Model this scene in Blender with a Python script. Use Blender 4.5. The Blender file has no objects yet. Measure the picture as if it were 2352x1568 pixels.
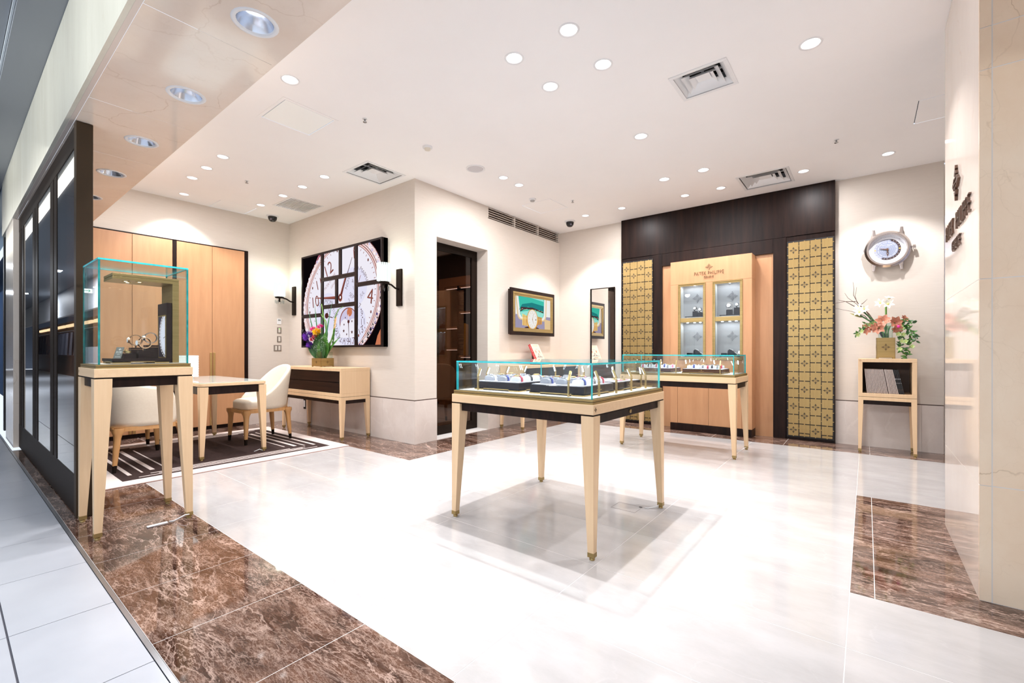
import bpy, bmesh, math, random
from mathutils import Vector, Matrix

random.seed(7)
SC = bpy.context.scene
COL = SC.collection
PI = math.pi

# ------------------------------------------------------------------ camera, world, exposure
cam_d = bpy.data.cameras.new('camera')
cam_d.sensor_width = 36.0
cam_d.lens = 36.0 * 1033.0 / 2352.0
cam_d.shift_y = 23.0 / 2352.0
cam_d.clip_start = 0.02
cam = bpy.data.objects.new('camera', cam_d)
cam.location = (0, 0, 1.10)
cam.rotation_euler = (PI / 2, 0, math.radians(38.23))
COL.objects.link(cam)
SC.camera = cam

SC.view_settings.view_transform = 'Standard'
SC.view_settings.look = 'None'
SC.view_settings.exposure = 0.25
SC.view_settings.gamma = 1.0
SC.view_settings.use_curve_mapping = False
SC.cycles.use_denoising = True
SC.cycles.max_bounces = 9
SC.cycles.diffuse_bounces = 5
SC.cycles.glossy_bounces = 4
SC.cycles.use_adaptive_sampling = True
SC.cycles.adaptive_threshold = 0.04
SC.cycles.adaptive_min_samples = 16
SC.cycles.transmission_bounces = 6
SC.cycles.transparent_max_bounces = 24
SC.cycles.sample_clamp_indirect = 6.0
SC.cycles.use_light_tree = True
SC.cycles.blur_glossy = 1.0
SC.cycles.caustics_reflective = True
SC.cycles.caustics_refractive = False

W = bpy.data.worlds.new('world')
SC.world = W
W.use_nodes = True
W.node_tree.nodes['Background'].inputs[0].default_value = (0.80, 0.88, 1.0, 1)
W.node_tree.nodes['Background'].inputs[1].default_value = 0.95

SPOT_W = 11.0          # shop downlights: tight beam
GLOW_W = 13.5           # shop downlights: wide glow of the frosted lens
WASH_W = 92.0          # wall washers
SOFFIT_W = 42.0        # entrance soffit downlights
MALL_W = 30.0          # cool fill lamps added over the mall corridor
WARM = (1.0, 0.985, 1.0)
COOL = (0.86, 0.92, 1.0)


def add_light(name, kind, loc, energy, color, parent=None, size=0.05, spot=None, blend=0.4, rot=(0, 0, 0), size_y=None):
    d = bpy.data.lights.new(name, kind)
    d.energy = energy
    d.color = color
    if kind == 'SPOT':
        d.spot_size = math.radians(spot)
        d.spot_blend = blend
        d.shadow_soft_size = size
    elif kind == 'AREA':
        d.size = size
        if size_y:
            d.shape = 'RECTANGLE'
            d.size_y = size_y
    else:
        d.shadow_soft_size = size
    o = bpy.data.objects.new(name, d)
    COL.objects.link(o)
    if parent is not None:
        o.parent = parent
        o.location = Vector(loc) - Vector(ORG.get(parent.name, (0, 0, 0)))
    else:
        o.location = loc
    o.rotation_euler = rot
    return o


ORG = {}


# ------------------------------------------------------------------ materials
MATS = {}


def lin(r, g, b):
    def f(c):
        c /= 255.0
        return c / 12.92 if c <= 0.04045 else ((c + 0.055) / 1.055) ** 2.4
    return (f(r), f(g), f(b), 1.0)


def mat(name, col, rough=0.5, metal=0.0, col2=None, scale=(4, 4, 4), detail=4.0, lo=0.35, hi=0.65, bump=0.0,
        coat=0.0, spec=0.5, distort=0.0, coord='Object', sheen=0.0, ior=1.5):
    if name in MATS:
        return MATS[name]
    m = bpy.data.materials.new(name)
    m.use_nodes = True
    nt = m.node_tree
    b = nt.nodes['Principled BSDF']
    b.inputs['Roughness'].default_value = rough
    b.inputs['Metallic'].default_value = metal
    b.inputs['IOR'].default_value = ior
    b.inputs['Coat Weight'].default_value = coat
    b.inputs['Coat Roughness'].default_value = 0.05
    b.inputs['Specular IOR Level'].default_value = spec
    b.inputs['Sheen Weight'].default_value = sheen
    b.inputs['Base Color'].default_value = col
    if col2 is not None or bump:
        tc = nt.nodes.new('ShaderNodeTexCoord')
        mp = nt.nodes.new('ShaderNodeMapping')
        mp.inputs['Scale'].default_value = scale
        nt.links.new(tc.outputs[coord], mp.inputs['Vector'])
        nz = nt.nodes.new('ShaderNodeTexNoise')
        nz.inputs['Scale'].default_value = 1.0
        nz.inputs['Detail'].default_value = detail
        nz.inputs['Roughness'].default_value = 0.62
        nz.inputs['Distortion'].default_value = distort
        nt.links.new(mp.outputs[0], nz.inputs['Vector'])
        if col2 is not None:
            rp = nt.nodes.new('ShaderNodeValToRGB')
            rp.color_ramp.elements[0].position = lo
            rp.color_ramp.elements[1].position = hi
            rp.color_ramp.elements[0].color = col
            rp.color_ramp.elements[1].color = col2
            nt.links.new(nz.outputs['Fac'], rp.inputs['Fac'])
            nt.links.new(rp.outputs['Color'], b.inputs['Base Color'])
        if bump:
            bp = nt.nodes.new('ShaderNodeBump')
            bp.inputs['Strength'].default_value = bump
            bp.inputs['Distance'].default_value = 0.002
            nt.links.new(nz.outputs['Fac'], bp.inputs['Height'])
            nt.links.new(bp.outputs[0], b.inputs['Normal'])
    MATS[name] = m
    return m


def emit(name, col, strength):
    if name in MATS:
        return MATS[name]
    m = bpy.data.materials.new(name)
    m.use_nodes = True
    nt = m.node_tree
    nt.nodes.remove(nt.nodes['Principled BSDF'])
    e = nt.nodes.new('ShaderNodeEmission')
    e.inputs[0].default_value = col
    e.inputs[1].default_value = strength
    nt.links.new(e.outputs[0], nt.nodes['Material Output'].inputs[0])
    MATS[name] = m
    return m


def glass(name, tint, ior=1.5, gain=1.0):
    """clear sheet glass: sees through with a slight tint and mirrors by Fresnel"""
    m = bpy.data.materials.new(name)
    m.use_nodes = True
    nt = m.node_tree
    nt.nodes.remove(nt.nodes['Principled BSDF'])
    t = nt.nodes.new('ShaderNodeBsdfTransparent')
    t.inputs[0].default_value = tint
    g = nt.nodes.new('ShaderNodeBsdfGlossy')
    g.inputs['Roughness'].default_value = 0.0
    fr = nt.nodes.new('ShaderNodeFresnel')
    ge = nt.nodes.new('ShaderNodeNewGeometry')
    mr = nt.nodes.new('ShaderNodeMapRange')      # same Fresnel from both sides of the sheet
    mr.inputs['To Min'].default_value = ior
    mr.inputs['To Max'].default_value = 1.0 / ior
    nt.links.new(ge.outputs['Backfacing'], mr.inputs['Value'])
    nt.links.new(mr.outputs[0], fr.inputs[0])
    mx = nt.nodes.new('ShaderNodeMixShader')
    if gain != 1.0:
        ml = nt.nodes.new('ShaderNodeMath')
        ml.operation = 'MULTIPLY'
        ml.use_clamp = True
        ml.inputs[1].default_value = gain
        nt.links.new(fr.outputs[0], ml.inputs[0])
        nt.links.new(ml.outputs[0], mx.inputs[0])
    else:
        nt.links.new(fr.outputs[0], mx.inputs[0])
    nt.links.new(t.outputs[0], mx.inputs[1])
    nt.links.new(g.outputs[0], mx.inputs[2])
    nt.links.new(mx.outputs[0], nt.nodes['Material Output'].inputs[0])
    MATS[name] = m
    return m


def marble(name, base, base2, vein, rough, vscale=3.0, vwidth=0.03, stretch=(1, 1, 1), fine=1.0, coat=0.0, spec=0.5, vmix=0.9):
    """clouded stone crossed by thin irregular veins"""
    m = bpy.data.materials.new(name)
    m.use_nodes = True
    nt = m.node_tree
    N, L = nt.nodes, nt.links
    b = N['Principled BSDF']
    b.inputs['Roughness'].default_value = rough
    b.inputs['Coat Weight'].default_value = coat
    b.inputs['Specular IOR Level'].default_value = spec
    geo = N.new('ShaderNodeNewGeometry')
    mp = N.new('ShaderNodeMapping')
    mp.inputs['Scale'].default_value = stretch
    L.new(geo.outputs['Position'], mp.inputs['Vector'])
    n1 = N.new('ShaderNodeTexNoise')
    n1.inputs['Scale'].default_value = vscale * 0.9
    n1.inputs['Detail'].default_value = 7
    n1.inputs['Roughness'].default_value = 0.65
    L.new(mp.outputs[0], n1.inputs['Vector'])
    r1 = N.new('ShaderNodeValToRGB')
    r1.color_ramp.elements[0].position = 0.3
    r1.color_ramp.elements[1].position = 0.72
    r1.color_ramp.elements[0].color = base
    r1.color_ramp.elements[1].color = base2
    L.new(n1.outputs['Fac'], r1.inputs['Fac'])
    # distorted coordinates for the veins
    n2 = N.new('ShaderNodeTexNoise')
    n2.inputs['Scale'].default_value = vscale * 1.6
    n2.inputs['Detail'].default_value = 5
    L.new(mp.outputs[0], n2.inputs['Vector'])
    mixv = N.new('ShaderNodeVectorMath')
    mixv.operation = 'MULTIPLY_ADD'
    mixv.inputs[1].default_value = (0.35 / vscale * 2, 0.35 / vscale * 2, 0.35 / vscale * 2)
    L.new(n2.outputs['Color'], mixv.inputs[0])
    L.new(mp.outputs[0], mixv.inputs[2])
    cur = r1.outputs['Color']
    for k, (sc, wd, amt) in enumerate(((vscale, vwidth, vmix), (vscale * 2.7, vwidth * 1.1, vmix * 0.65 * fine), (vscale * 7.5, vwidth * 1.3, vmix * 0.45 * fine))):
        v = N.new('ShaderNodeTexVoronoi')
        v.feature = 'DISTANCE_TO_EDGE'
        v.inputs['Scale'].default_value = sc
        L.new(mixv.outputs[0], v.inputs['Vector'])
        rr = N.new('ShaderNodeMapRange')
        rr.inputs['From Min'].default_value = 0.0
        rr.inputs['From Max'].default_value = wd * (1 + 0.4 * k)
        rr.inputs['To Min'].default_value = amt
        rr.inputs['To Max'].default_value = 0.0
        L.new(v.outputs['Distance'], rr.inputs['Value'])
        nm = N.new('ShaderNodeTexNoise')
        nm.inputs['Scale'].default_value = sc * 0.8
        nm.inputs['Detail'].default_value = 4
        L.new(mp.outputs[0], nm.inputs['Vector'])
        rm = N.new('ShaderNodeMapRange')
        rm.inputs['From Min'].default_value = 0.42
        rm.inputs['From Max'].default_value = 0.62
        L.new(nm.outputs['Fac'], rm.inputs['Value'])
        mu = N.new('ShaderNodeMath')
        mu.operation = 'MULTIPLY'
        L.new(rr.outputs[0], mu.inputs[0])
        L.new(rm.outputs[0], mu.inputs[1])
        mx = N.new('ShaderNodeMix')
        mx.data_type = 'RGBA'
        L.new(mu.outputs[0], mx.inputs[0])
        L.new(cur, mx.inputs[6])
        mx.inputs[7].default_value = vein
        cur = mx.outputs[2]
    L.new(cur, b.inputs['Base Color'])
    MATS[name] = m
    return m


def brown_marble(name):
    """mottled brown stone full of fine pale streaks"""
    m = bpy.data.materials.new(name)
    m.use_nodes = True
    nt = m.node_tree
    N, L = nt.nodes, nt.links
    b = N['Principled BSDF']
    b.inputs['Roughness'].default_value = 0.045
    geo = N.new('ShaderNodeNewGeometry')
    mp = N.new('ShaderNodeMapping')
    mp.inputs['Scale'].default_value = (0.70, 2.3, 1.4)
    mp.inputs['Rotation'].default_value = (0, 0, 0.12)
    L.new(geo.outputs['Position'], mp.inputs['Vector'])

    def noise(scale, detail, dist, rough=0.6):
        n = N.new('ShaderNodeTexNoise')
        n.inputs['Scale'].default_value = scale
        n.inputs['Detail'].default_value = detail
        n.inputs['Distortion'].default_value = dist
        n.inputs['Roughness'].default_value = rough
        L.new(mp.outputs[0], n.inputs['Vector'])
        return n.outputs['Fac']

    def ramp(fac, stops):
        r = N.new('ShaderNodeValToRGB')
        while len(r.color_ramp.elements) < len(stops):
            r.color_ramp.elements.new(0.5)
        for e, (p, c) in zip(r.color_ramp.elements, stops):
            e.position = p
            e.color = c if len(c) == 4 else (c[0], c[0], c[0], 1)
        L.new(fac, r.inputs['Fac'])
        return r.outputs['Color']
    cur = ramp(noise(5.0, 8, 0.6, 0.7), [(0.28, (0.018, 0.008, 0.006, 1)), (0.45, (0.060, 0.026, 0.016, 1)), (0.62, (0.125, 0.060, 0.037, 1)), (0.78, (0.24, 0.135, 0.092, 1))])
    for sc, det, dist, w, amt, msc in ((1.5, 9, 0.5, 0.010, 0.95, 1.1), (3.4, 8, 0.5, 0.013, 0.80, 1.6), (8.0, 6, 0.4, 0.022, 0.60, 2.4), (19.0, 5, 0.3, 0.035, 0.48, 3.0), (42.0, 3, 0.2, 0.06, 0.34, 5.0)):
        v = ramp(noise(sc, det, dist), [(0.5 - w, (0.0,)), (0.5, (1.0,)), (0.5 + w, (0.0,))])
        k = ramp(noise(msc, 3, 0.5), [(0.42, (0.0,)), (0.60, (1.0,))])
        mu = N.new('ShaderNodeMath')
        mu.operation = 'MULTIPLY'
        L.new(v, mu.inputs[0])
        L.new(k, mu.inputs[1])
        m2 = N.new('ShaderNodeMath')
        m2.operation = 'MULTIPLY'
        m2.inputs[1].default_value = amt
        L.new(mu.outputs[0], m2.inputs[0])
        mx = N.new('ShaderNodeMix')
        mx.data_type = 'RGBA'
        L.new(m2.outputs[0], mx.inputs[0])
        L.new(cur, mx.inputs[6])
        mx.inputs[7].default_value = (0.56, 0.40, 0.33, 1)
        cur = mx.outputs[2]
    L.new(cur, b.inputs['Base Color'])
    MATS[name] = m
    return m


def wood(name, c1, c2, axis='z', rough=0.4, fine=38.0, coat=0.0, spec=0.4):
    s = {'x': (1.6, fine, fine), 'y': (fine, 1.6, fine), 'z': (fine, fine, 1.6)}[axis]
    return mat(name, c1, rough, 0, c2, s, 5.0, 0.3, 0.7, 0.0, coat, spec, 0.3)


MAPLE = ((0.74, 0.51, 0.30, 1), (0.80, 0.575, 0.355, 1))
maple = wood('pale maple', *MAPLE, 'z')
maple_x = wood('pale maple along x', *MAPLE, 'x')
maple_y = wood('pale maple along y', *MAPLE, 'y')
cabin = wood('warm maple veneer', (0.50, 0.255, 0.125, 1), (0.57, 0.305, 0.155, 1), 'z', 0.38, 16.0)
chairw = wood('honey beech', (0.58, 0.30, 0.11, 1), (0.66, 0.36, 0.15, 1), 'z', 0.4)
ebony = wood('dark macassar veneer', (0.006, 0.0025, 0.002, 1), (0.022, 0.009, 0.006, 1), 'z', 0.42, 22.0, 0.0, 0.18)
ebony_x = wood('dark macassar along x', (0.009, 0.004, 0.003, 1), (0.03, 0.012, 0.008, 1), 'x', 0.42, 30.0, 0.0, 0.18)
gloss_dark = mat('dark lacquer', (0.012, 0.006, 0.008, 1), 0.12, 0, (0.020, 0.011, 0.012, 1), (3, 3, 60), spec=0.3)
red_dark = mat('reddish dark lacquer', (0.060, 0.024, 0.018, 1), 0.15, 0, (0.10, 0.042, 0.032, 1), (3, 3, 60), spec=0.3)
brass = mat('aged brass', (0.34, 0.235, 0.085, 1), 0.36, 0.6, (0.42, 0.295, 0.12, 1), (3, 3, 90))
brass_b = mat('bright brass', (0.66, 0.47, 0.20, 1), 0.3, 0.9)
gold_sheet = mat('brushed gold sheet', (0.37, 0.25, 0.098, 1), 0.38, 0.7, (0.43, 0.30, 0.12, 1), (160, 3, 3))
bronze = mat('dark bronze metal', (0.016, 0.010, 0.007, 1), 0.5, 0.0, spec=0.08)
post_m = mat('brown bronze post', (0.045, 0.029, 0.017, 1), 0.5, 0.0, spec=0.12)
black = mat('matt black', (0.012, 0.010, 0.010, 1), 0.5)
blackg = mat('gloss black', (0.01, 0.01, 0.012, 1), 0.08)
steel = mat('polished steel', (0.78, 0.77, 0.79, 1), 0.08, 1.0)
rose_steel = mat('polished pinkish steel', (0.90, 0.85, 0.84, 1), 0.16, 1.0)
white_paint = mat('white metal paint', (0.82, 0.82, 0.83, 1), 0.4)
ceil_m = mat('white ceiling paint', (0.915, 0.895, 0.89, 1), 0.9, 0, (0.93, 0.91, 0.905, 1), (2, 2, 2))
wall_m = mat('cream wall covering', (0.66, 0.59, 0.52, 1), 0.8, 0, (0.70, 0.63, 0.56, 1), (6, 6, 220), bump=0.25)
wains = marble('beige wall stone', (0.63, 0.55, 0.50, 1), (0.76, 0.69, 0.64, 1), (0.82, 0.76, 0.71, 1), 0.25, 2.2, 0.02, fine=0.3, vmix=0.3)
cream_tile = marble('polished cream tile', (0.435, 0.417, 0.41, 1), (0.54, 0.523, 0.52, 1), (0.59, 0.578, 0.576, 1), 0.10, 2.4, 0.02, (1, 2.2, 1), fine=0.3, vmix=0.3)
emper = brown_marble('polished brown marble')
soffit_st = marble('polished beige marble', (0.80, 0.67, 0.56, 1), (0.88, 0.775, 0.675, 1), (0.56, 0.40, 0.28, 1), 0.09, 1.7, 0.008, (1, 1, 1), fine=0.25, vmix=0.5)
fascia_st = marble('pale fascia marble', (0.66, 0.63, 0.53, 1), (0.78, 0.75, 0.64, 1), (0.62, 0.55, 0.42, 1), 0.15, 1.4, 0.01, (2.2, 2.2, 0.5), fine=0.3, vmix=0.4)
pillar_st = marble('tan marble', (0.80, 0.60, 0.42, 1), (0.89, 0.735, 0.56, 1), (0.40, 0.25, 0.13, 1), 0.16, 2.2, 0.007, (1, 1, 0.7), fine=0.35, vmix=0.6)
pillar_in = marble('polished pale marble', (0.74, 0.64, 0.56, 1), (0.84, 0.76, 0.69, 1), (0.70, 0.55, 0.46, 1), 0.06, 1.6, 0.008, (1, 1, 0.5), fine=0.3, vmix=0.4)
mall_tile = mat('grey mall tile', (0.50, 0.52, 0.565, 1), 0.28, 0, (0.56, 0.58, 0.625, 1), (1.5, 1.5, 1.5))
joint_light = mat('pale grout', (0.74, 0.72, 0.70, 1), 0.5)
joint_dark = mat('dark grout', (0.10, 0.10, 0.12, 1), 0.8)
mall_ceil = mat('grey mall ceiling panel', (0.20, 0.215, 0.24, 1), 0.5)
leather = mat('cream leather', (0.80, 0.70, 0.565, 1), 0.5, 0, (0.83, 0.735, 0.60, 1), (60, 60, 60), bump=0.15)
felt = mat('grey beige felt', (0.44, 0.40, 0.355, 1), 0.9, 0, (0.50, 0.455, 0.41, 1), (90, 90, 90))
cushion_m = mat('grey suede', (0.33, 0.33, 0.37, 1), 0.9)
pale_cushion = mat('pale suede', (0.68, 0.67, 0.70, 1), 0.9)
rug_brown = mat('chocolate wool', (0.022, 0.008, 0.0065, 1), 0.95, 0, (0.040, 0.017, 0.014, 1), (40, 40, 40), bump=0.4, sheen=0.0)
rug_cream = mat('cream wool', (0.70, 0.61, 0.575, 1), 0.95, 0, (0.78, 0.69, 0.65, 1), (120, 120, 120), bump=0.4)
teal_edge = mat('blue green glass edge', (0.02, 0.50, 0.55, 1), 0.12, 0, (0.06, 0.72, 0.76, 1), (14, 14, 14))
teal_deep = mat('deep green glass edge', (0.008, 0.16, 0.155, 1), 0.12, 0, (0.03, 0.33, 0.32, 1), (14, 14, 14))
pane_m = glass('clear showcase glass', (0.955, 0.985, 0.985, 1), 1.5)
shop_glass = glass('smoky shopfront glass', (0.36, 0.35, 0.36, 1), 1.55, 1.15)
door_glass = glass('tinted door glass', (0.42, 0.34, 0.30, 1), 1.5)
clear_glass = glass('clear vase glass', (0.93, 0.97, 0.95, 1), 1.45)
crystal = mat('frosted crystal', (0.9, 0.95, 0.93, 1), 0.12)
mirror_m = mat('silver mirror', (0.90, 0.88, 0.86, 1), 0.0, 1.0)
lamp_glow = emit('downlight lens', (1.0, 0.97, 0.94, 1), 9.0)
led_glow = emit('cool led strip', (0.86, 0.93, 1.0, 1), 26.0)
dim_led = emit('dim led line', (0.9, 0.95, 1.0, 1), 1.6)
green = mat('leaf green', (0.045, 0.15, 0.022, 1), 0.4, 0, (0.09, 0.24, 0.04, 1), (25, 25, 25))
green_d = mat('dark leaf green', (0.018, 0.075, 0.018, 1), 0.35, 0, (0.04, 0.13, 0.03, 1), (25, 25, 25))
green_y = mat('pale green', (0.42, 0.55, 0.22, 1), 0.6)
twig = mat('brown twig', (0.10, 0.05, 0.03, 1), 0.7)


# ------------------------------------------------------------------ mesh builder
class Fr:
    """a flat frame on a surface: origin o, right u, up v, out n"""
    def __init__(self, o, u, v):
        self.o, self.u, self.v = Vector(o), Vector(u).normalized(), Vector(v).normalized()
        self.n = self.u.cross(self.v)

    def p(self, x, y, d=0.0):
        return self.o + self.u * x + self.v * y + self.n * d


def FY(y):            # wall facing -y : art coordinates are world (x, z)
    return Fr((0, y, 0), (1, 0, 0), (0, 0, 1))


def FX(x):            # wall facing +x : art coordinates are world (y, z)
    return Fr((x, 0, 0), (0, 1, 0), (0, 0, 1))


TEXT_CACHE = {}


def text_mesh(s):
    if s not in TEXT_CACHE:
        cu = bpy.data.curves.new('lettering', 'FONT')
        cu.body = s
        cu.size = 1.0
        cu.resolution_u = 3
        cu.offset = -0.018
        o = bpy.data.objects.new('lettering', cu)
        COL.objects.link(o)
        dg = bpy.context.evaluated_depsgraph_get()
        me = bpy.data.meshes.new_from_object(o.evaluated_get(dg))
        vs = [(v.co.x, v.co.y) for v in me.vertices]
        fs = [tuple(p.vertices) for p in me.polygons]
        bpy.data.objects.remove(o)
        bpy.data.meshes.remove(me)
        bpy.data.curves.remove(cu)
        x0 = min(v[0] for v in vs); x1 = max(v[0] for v in vs)
        y0 = min(v[1] for v in vs); y1 = max(v[1] for v in vs)
        TEXT_CACHE[s] = (vs, fs, x0, x1, y0, y1)
    return TEXT_CACHE[s]


class MB:
    def __init__(self):
        self.v, self.f, self.mi, self.sm = [], [], [], []

    def add(self, vs, fs, mi=0, sm=False):
        n = len(self.v)
        self.v.extend(Vector(x) for x in vs)
        for f in fs:
            self.f.append(tuple(n + i for i in f))
            self.mi.append(mi)
            self.sm.append(sm)
        return self

    def hexa(self, b, t, mi=0):
        return self.add(list(b) + list(t), [(3, 2, 1, 0), (4, 5, 6, 7), (0, 1, 5, 4), (1, 2, 6, 5), (2, 3, 7, 6), (3, 0, 4, 7)], mi)

    def box(self, x0, x1, y0, y1, z0, z1, mi=0):
        b = [(x0, y0, z0), (x1, y0, z0), (x1, y1, z0), (x0, y1, z0)]
        t = [(x0, y0, z1), (x1, y0, z1), (x1, y1, z1), (x0, y1, z1)]
        return self.hexa(b, t, mi)

    def prism(self, fr, pts, d0, d1, mi=0, cap0=True):
        n = len(pts)
        vs = [fr.p(x, y, d0) for x, y in pts] + [fr.p(x, y, d1) for x, y in pts]
        fs = [tuple(range(n, 2 * n))]
        if cap0:
            fs.append(tuple(range(n - 1, -1, -1)))
        fs += [(i, (i + 1) % n, n + (i + 1) % n, n + i) for i in range(n)]
        return self.add(vs, fs, mi)

    def rect(self, fr, x0, x1, y0, y1, d0, d1, mi=0):
        return self.prism(fr, [(x0, y0), (x1, y0), (x1, y1), (x0, y1)], d0, d1, mi)

    def frame(self, fr, x0, x1, y0, y1, w, d0, d1, mi=0):
        self.rect(fr, x0, x1, y0, y0 + w, d0, d1, mi)
        self.rect(fr, x0, x1, y1 - w, y1, d0, d1, mi)
        self.rect(fr, x0, x0 + w, y0 + w, y1 - w, d0, d1, mi)
        return self.rect(fr, x1 - w, x1, y0 + w, y1 - w, d0, d1, mi)

    def ellipse(self, fr, cx, cy, a, b, d0, d1, n=32, mi=0, rot=0.0):
        pts = []
        for i in range(n):
            t = 2 * PI * i / n
            x, y = a * math.cos(t), b * math.sin(t)
            pts.append((cx + x * math.cos(rot) - y * math.sin(rot), cy + x * math.sin(rot) + y * math.cos(rot)))
        return self.prism(fr, pts, d0, d1, mi)

    def ring(self, fr, cx, cy, a1, b1, a0, b0, d0, d1, n=48, mi=0, t0=0.0, t1=2 * PI, d1i=None):
        full = abs(t1 - t0 - 2 * PI) < 1e-6
        m = n if full else n + 1
        vs = []
        di = d1 if d1i is None else d1i
        for i in range(m):
            t = t0 + (t1 - t0) * i / n
            c, s = math.cos(t), math.sin(t)
            vs += [fr.p(cx + a1 * c, cy + b1 * s, d0), fr.p(cx + a1 * c, cy + b1 * s, d1),
                   fr.p(cx + a0 * c, cy + b0 * s, di), fr.p(cx + a0 * c, cy + b0 * s, d0)]
        fs = []
        for i in range(n):
            p, q = 4 * i, 4 * ((i + 1) % m)
            fs += [(p, q, q + 1, p + 1), (p + 1, q + 1, q + 2, p + 2), (p + 2, q + 2, q + 3, p + 3)]
        return self.add(vs, fs, mi, False)

    def line(self, fr, x0, y0, x1, y1, w, d0, d1, mi=0, w1=None):
        w1 = w if w1 is None else w1
        dx, dy = x1 - x0, y1 - y0
        l = math.hypot(dx, dy) or 1
        nx, ny = -dy / l, dx / l
        return self.prism(fr, [(x0 - nx * w / 2, y0 - ny * w / 2), (x1 - nx * w1 / 2, y1 - ny * w1 / 2),
                               (x1 + nx * w1 / 2, y1 + ny * w1 / 2), (x0 + nx * w / 2, y0 + ny * w / 2)], d0, d1, mi)

    def text(self, fr, s, cx, cy, h, d0, d1, mi=0, rot=0.0, width=None, sx=1.0):
        vs, fs, x0, x1, y0, y1 = text_mesh(s)
        k = h / max(1e-6, (y1 - y0)) if width is None else width / (x1 - x0)
        kx = k * sx
        if width is not None and h is not None:
            kx, k = width / (x1 - x0), h / (y1 - y0)
        c, sn = math.cos(rot), math.sin(rot)
        P = []
        for x, y in vs:
            a, b = (x - (x0 + x1) / 2) * kx, (y - (y0 + y1) / 2) * k
            P.append((cx + a * c - b * sn, cy + a * sn + b * c))
        n = len(P)
        self.add([fr.p(x, y, d1) for x, y in P], fs, mi)
        # side walls along boundary edges
        cnt = {}
        for f in fs:
            for i in range(len(f)):
                e = (f[i], f[(i + 1) % len(f)])
                k2 = (min(e), max(e))
                cnt.setdefault(k2, []).append(e)
        vv, ff = [fr.p(x, y, d1) for x, y in P] + [fr.p(x, y, d0) for x, y in P], []
        for es in cnt.values():
            if len(es) == 1:
                a, b = es[0]
                ff.append((b, a, n + a, n + b))
        return self.add(vv, ff, mi)

    def cyl(self, p0, p1, r0, r1=None, n=16, mi=0, sm=True, caps=True):
        r1 = r0 if r1 is None else r1
        p0, p1 = Vector(p0), Vector(p1)
        d = (p1 - p0).normalized()
        a = d.orthogonal().normalized()
        b = d.cross(a)
        vs = []
        for p, r in ((p0, r0), (p1, r1)):
            for i in range(n):
                t = 2 * PI * i / n
                vs.append(p + a * (r * math.cos(t)) + b * (r * math.sin(t)))
        self.add(vs, [(i, (i + 1) % n, n + (i + 1) % n, n + i) for i in range(n)], mi, sm)
        if caps:
            self.add(vs[:n], [tuple(range(n - 1, -1, -1))], mi)
            self.add(vs[n:], [tuple(range(n))], mi)
        return self

    def lathe(self, c, prof, n=24, mi=0, sm=True):
        c = Vector(c)
        vs = []
        for r, z in prof:
            for i in range(n):
                t = 2 * PI * i / n
                vs.append(c + Vector((r * math.cos(t), r * math.sin(t), z)))
        fs = []
        for k in range(len(prof) - 1):
            for i in range(n):
                j = (i + 1) % n
                fs.append((k * n + i, k * n + j, (k + 1) * n + j, (k + 1) * n + i))
        return self.add(vs, fs, mi, sm)

    def tube(self, path, r, n=6, mi=0, r1=None):
        path = [Vector(p) for p in path]
        vs = []
        m = len(path)
        a = None
        for k, p in enumerate(path):
            d = (path[min(k + 1, m - 1)] - path[max(k - 1, 0)]).normalized()
            if a is None:
                a = d.orthogonal().normalized()
            a = (a - d * a.dot(d)).normalized()
            b = d.cross(a)
            rr = r if r1 is None else r + (r1 - r) * k / (m - 1)
            for i in range(n):
                t = 2 * PI * i / n
                vs.append(p + a * (rr * math.cos(t)) + b * (rr * math.sin(t)))
        fs = [(k * n + i, k * n + (i + 1) % n, (k + 1) * n + (i + 1) % n, (k + 1) * n + i) for k in range(m - 1) for i in range(n)]
        fs += [tuple(range(n - 1, -1, -1)), tuple(range((m - 1) * n, m * n))]
        return self.add(vs, fs, mi, True)

    def ball(self, c, rx, ry=None, rz=None, n=12, m=8, mi=0):
        ry = rx if ry is None else ry
        rz = rx if rz is None else rz
        c = Vector(c)
        vs, fs = [], []
        for k in range(m + 1):
            ph = PI * k / m
            for i in range(n):
                t = 2 * PI * i / n
                vs.append(c + Vector((rx * math.sin(ph) * math.cos(t), ry * math.sin(ph) * math.sin(t), rz * math.cos(ph))))
        for k in range(m):
            for i in range(n):
                j = (i + 1) % n
                fs.append(((k + 1) * n + i, (k + 1) * n + j, k * n + j, k * n + i))
        return self.add(vs, fs, mi, True)

    def leaf(self, base, tip, width, up, bend=0.0, n=5, mi=0):
        """a pointed blade with a folded midrib, two faces thick"""
        base, tip, up = Vector(base), Vector(tip), Vector(up).normalized()
        d = tip - base
        s = d.cross(up).normalized()
        vs, fs = [], []
        for k in range(n + 1):
            t = k / n
            w = width * 0.5 * math.sin(PI * min(1, t ** 0.75 * 0.97 + 0.03)) if 0 < k < n else width * 0.02
            c = base + d * t + up * (bend * math.sin(PI * t))
            vs += [c - s * w + up * w * 0.25, c, c + s * w + up * w * 0.25]
        for k in range(n):
            a, b = 3 * k, 3 * k + 3
            fs += [(a, a + 1, b + 1, b), (a + 1, a + 2, b + 2, b + 1)]
        return self.add(vs, fs, mi, True)

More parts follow.
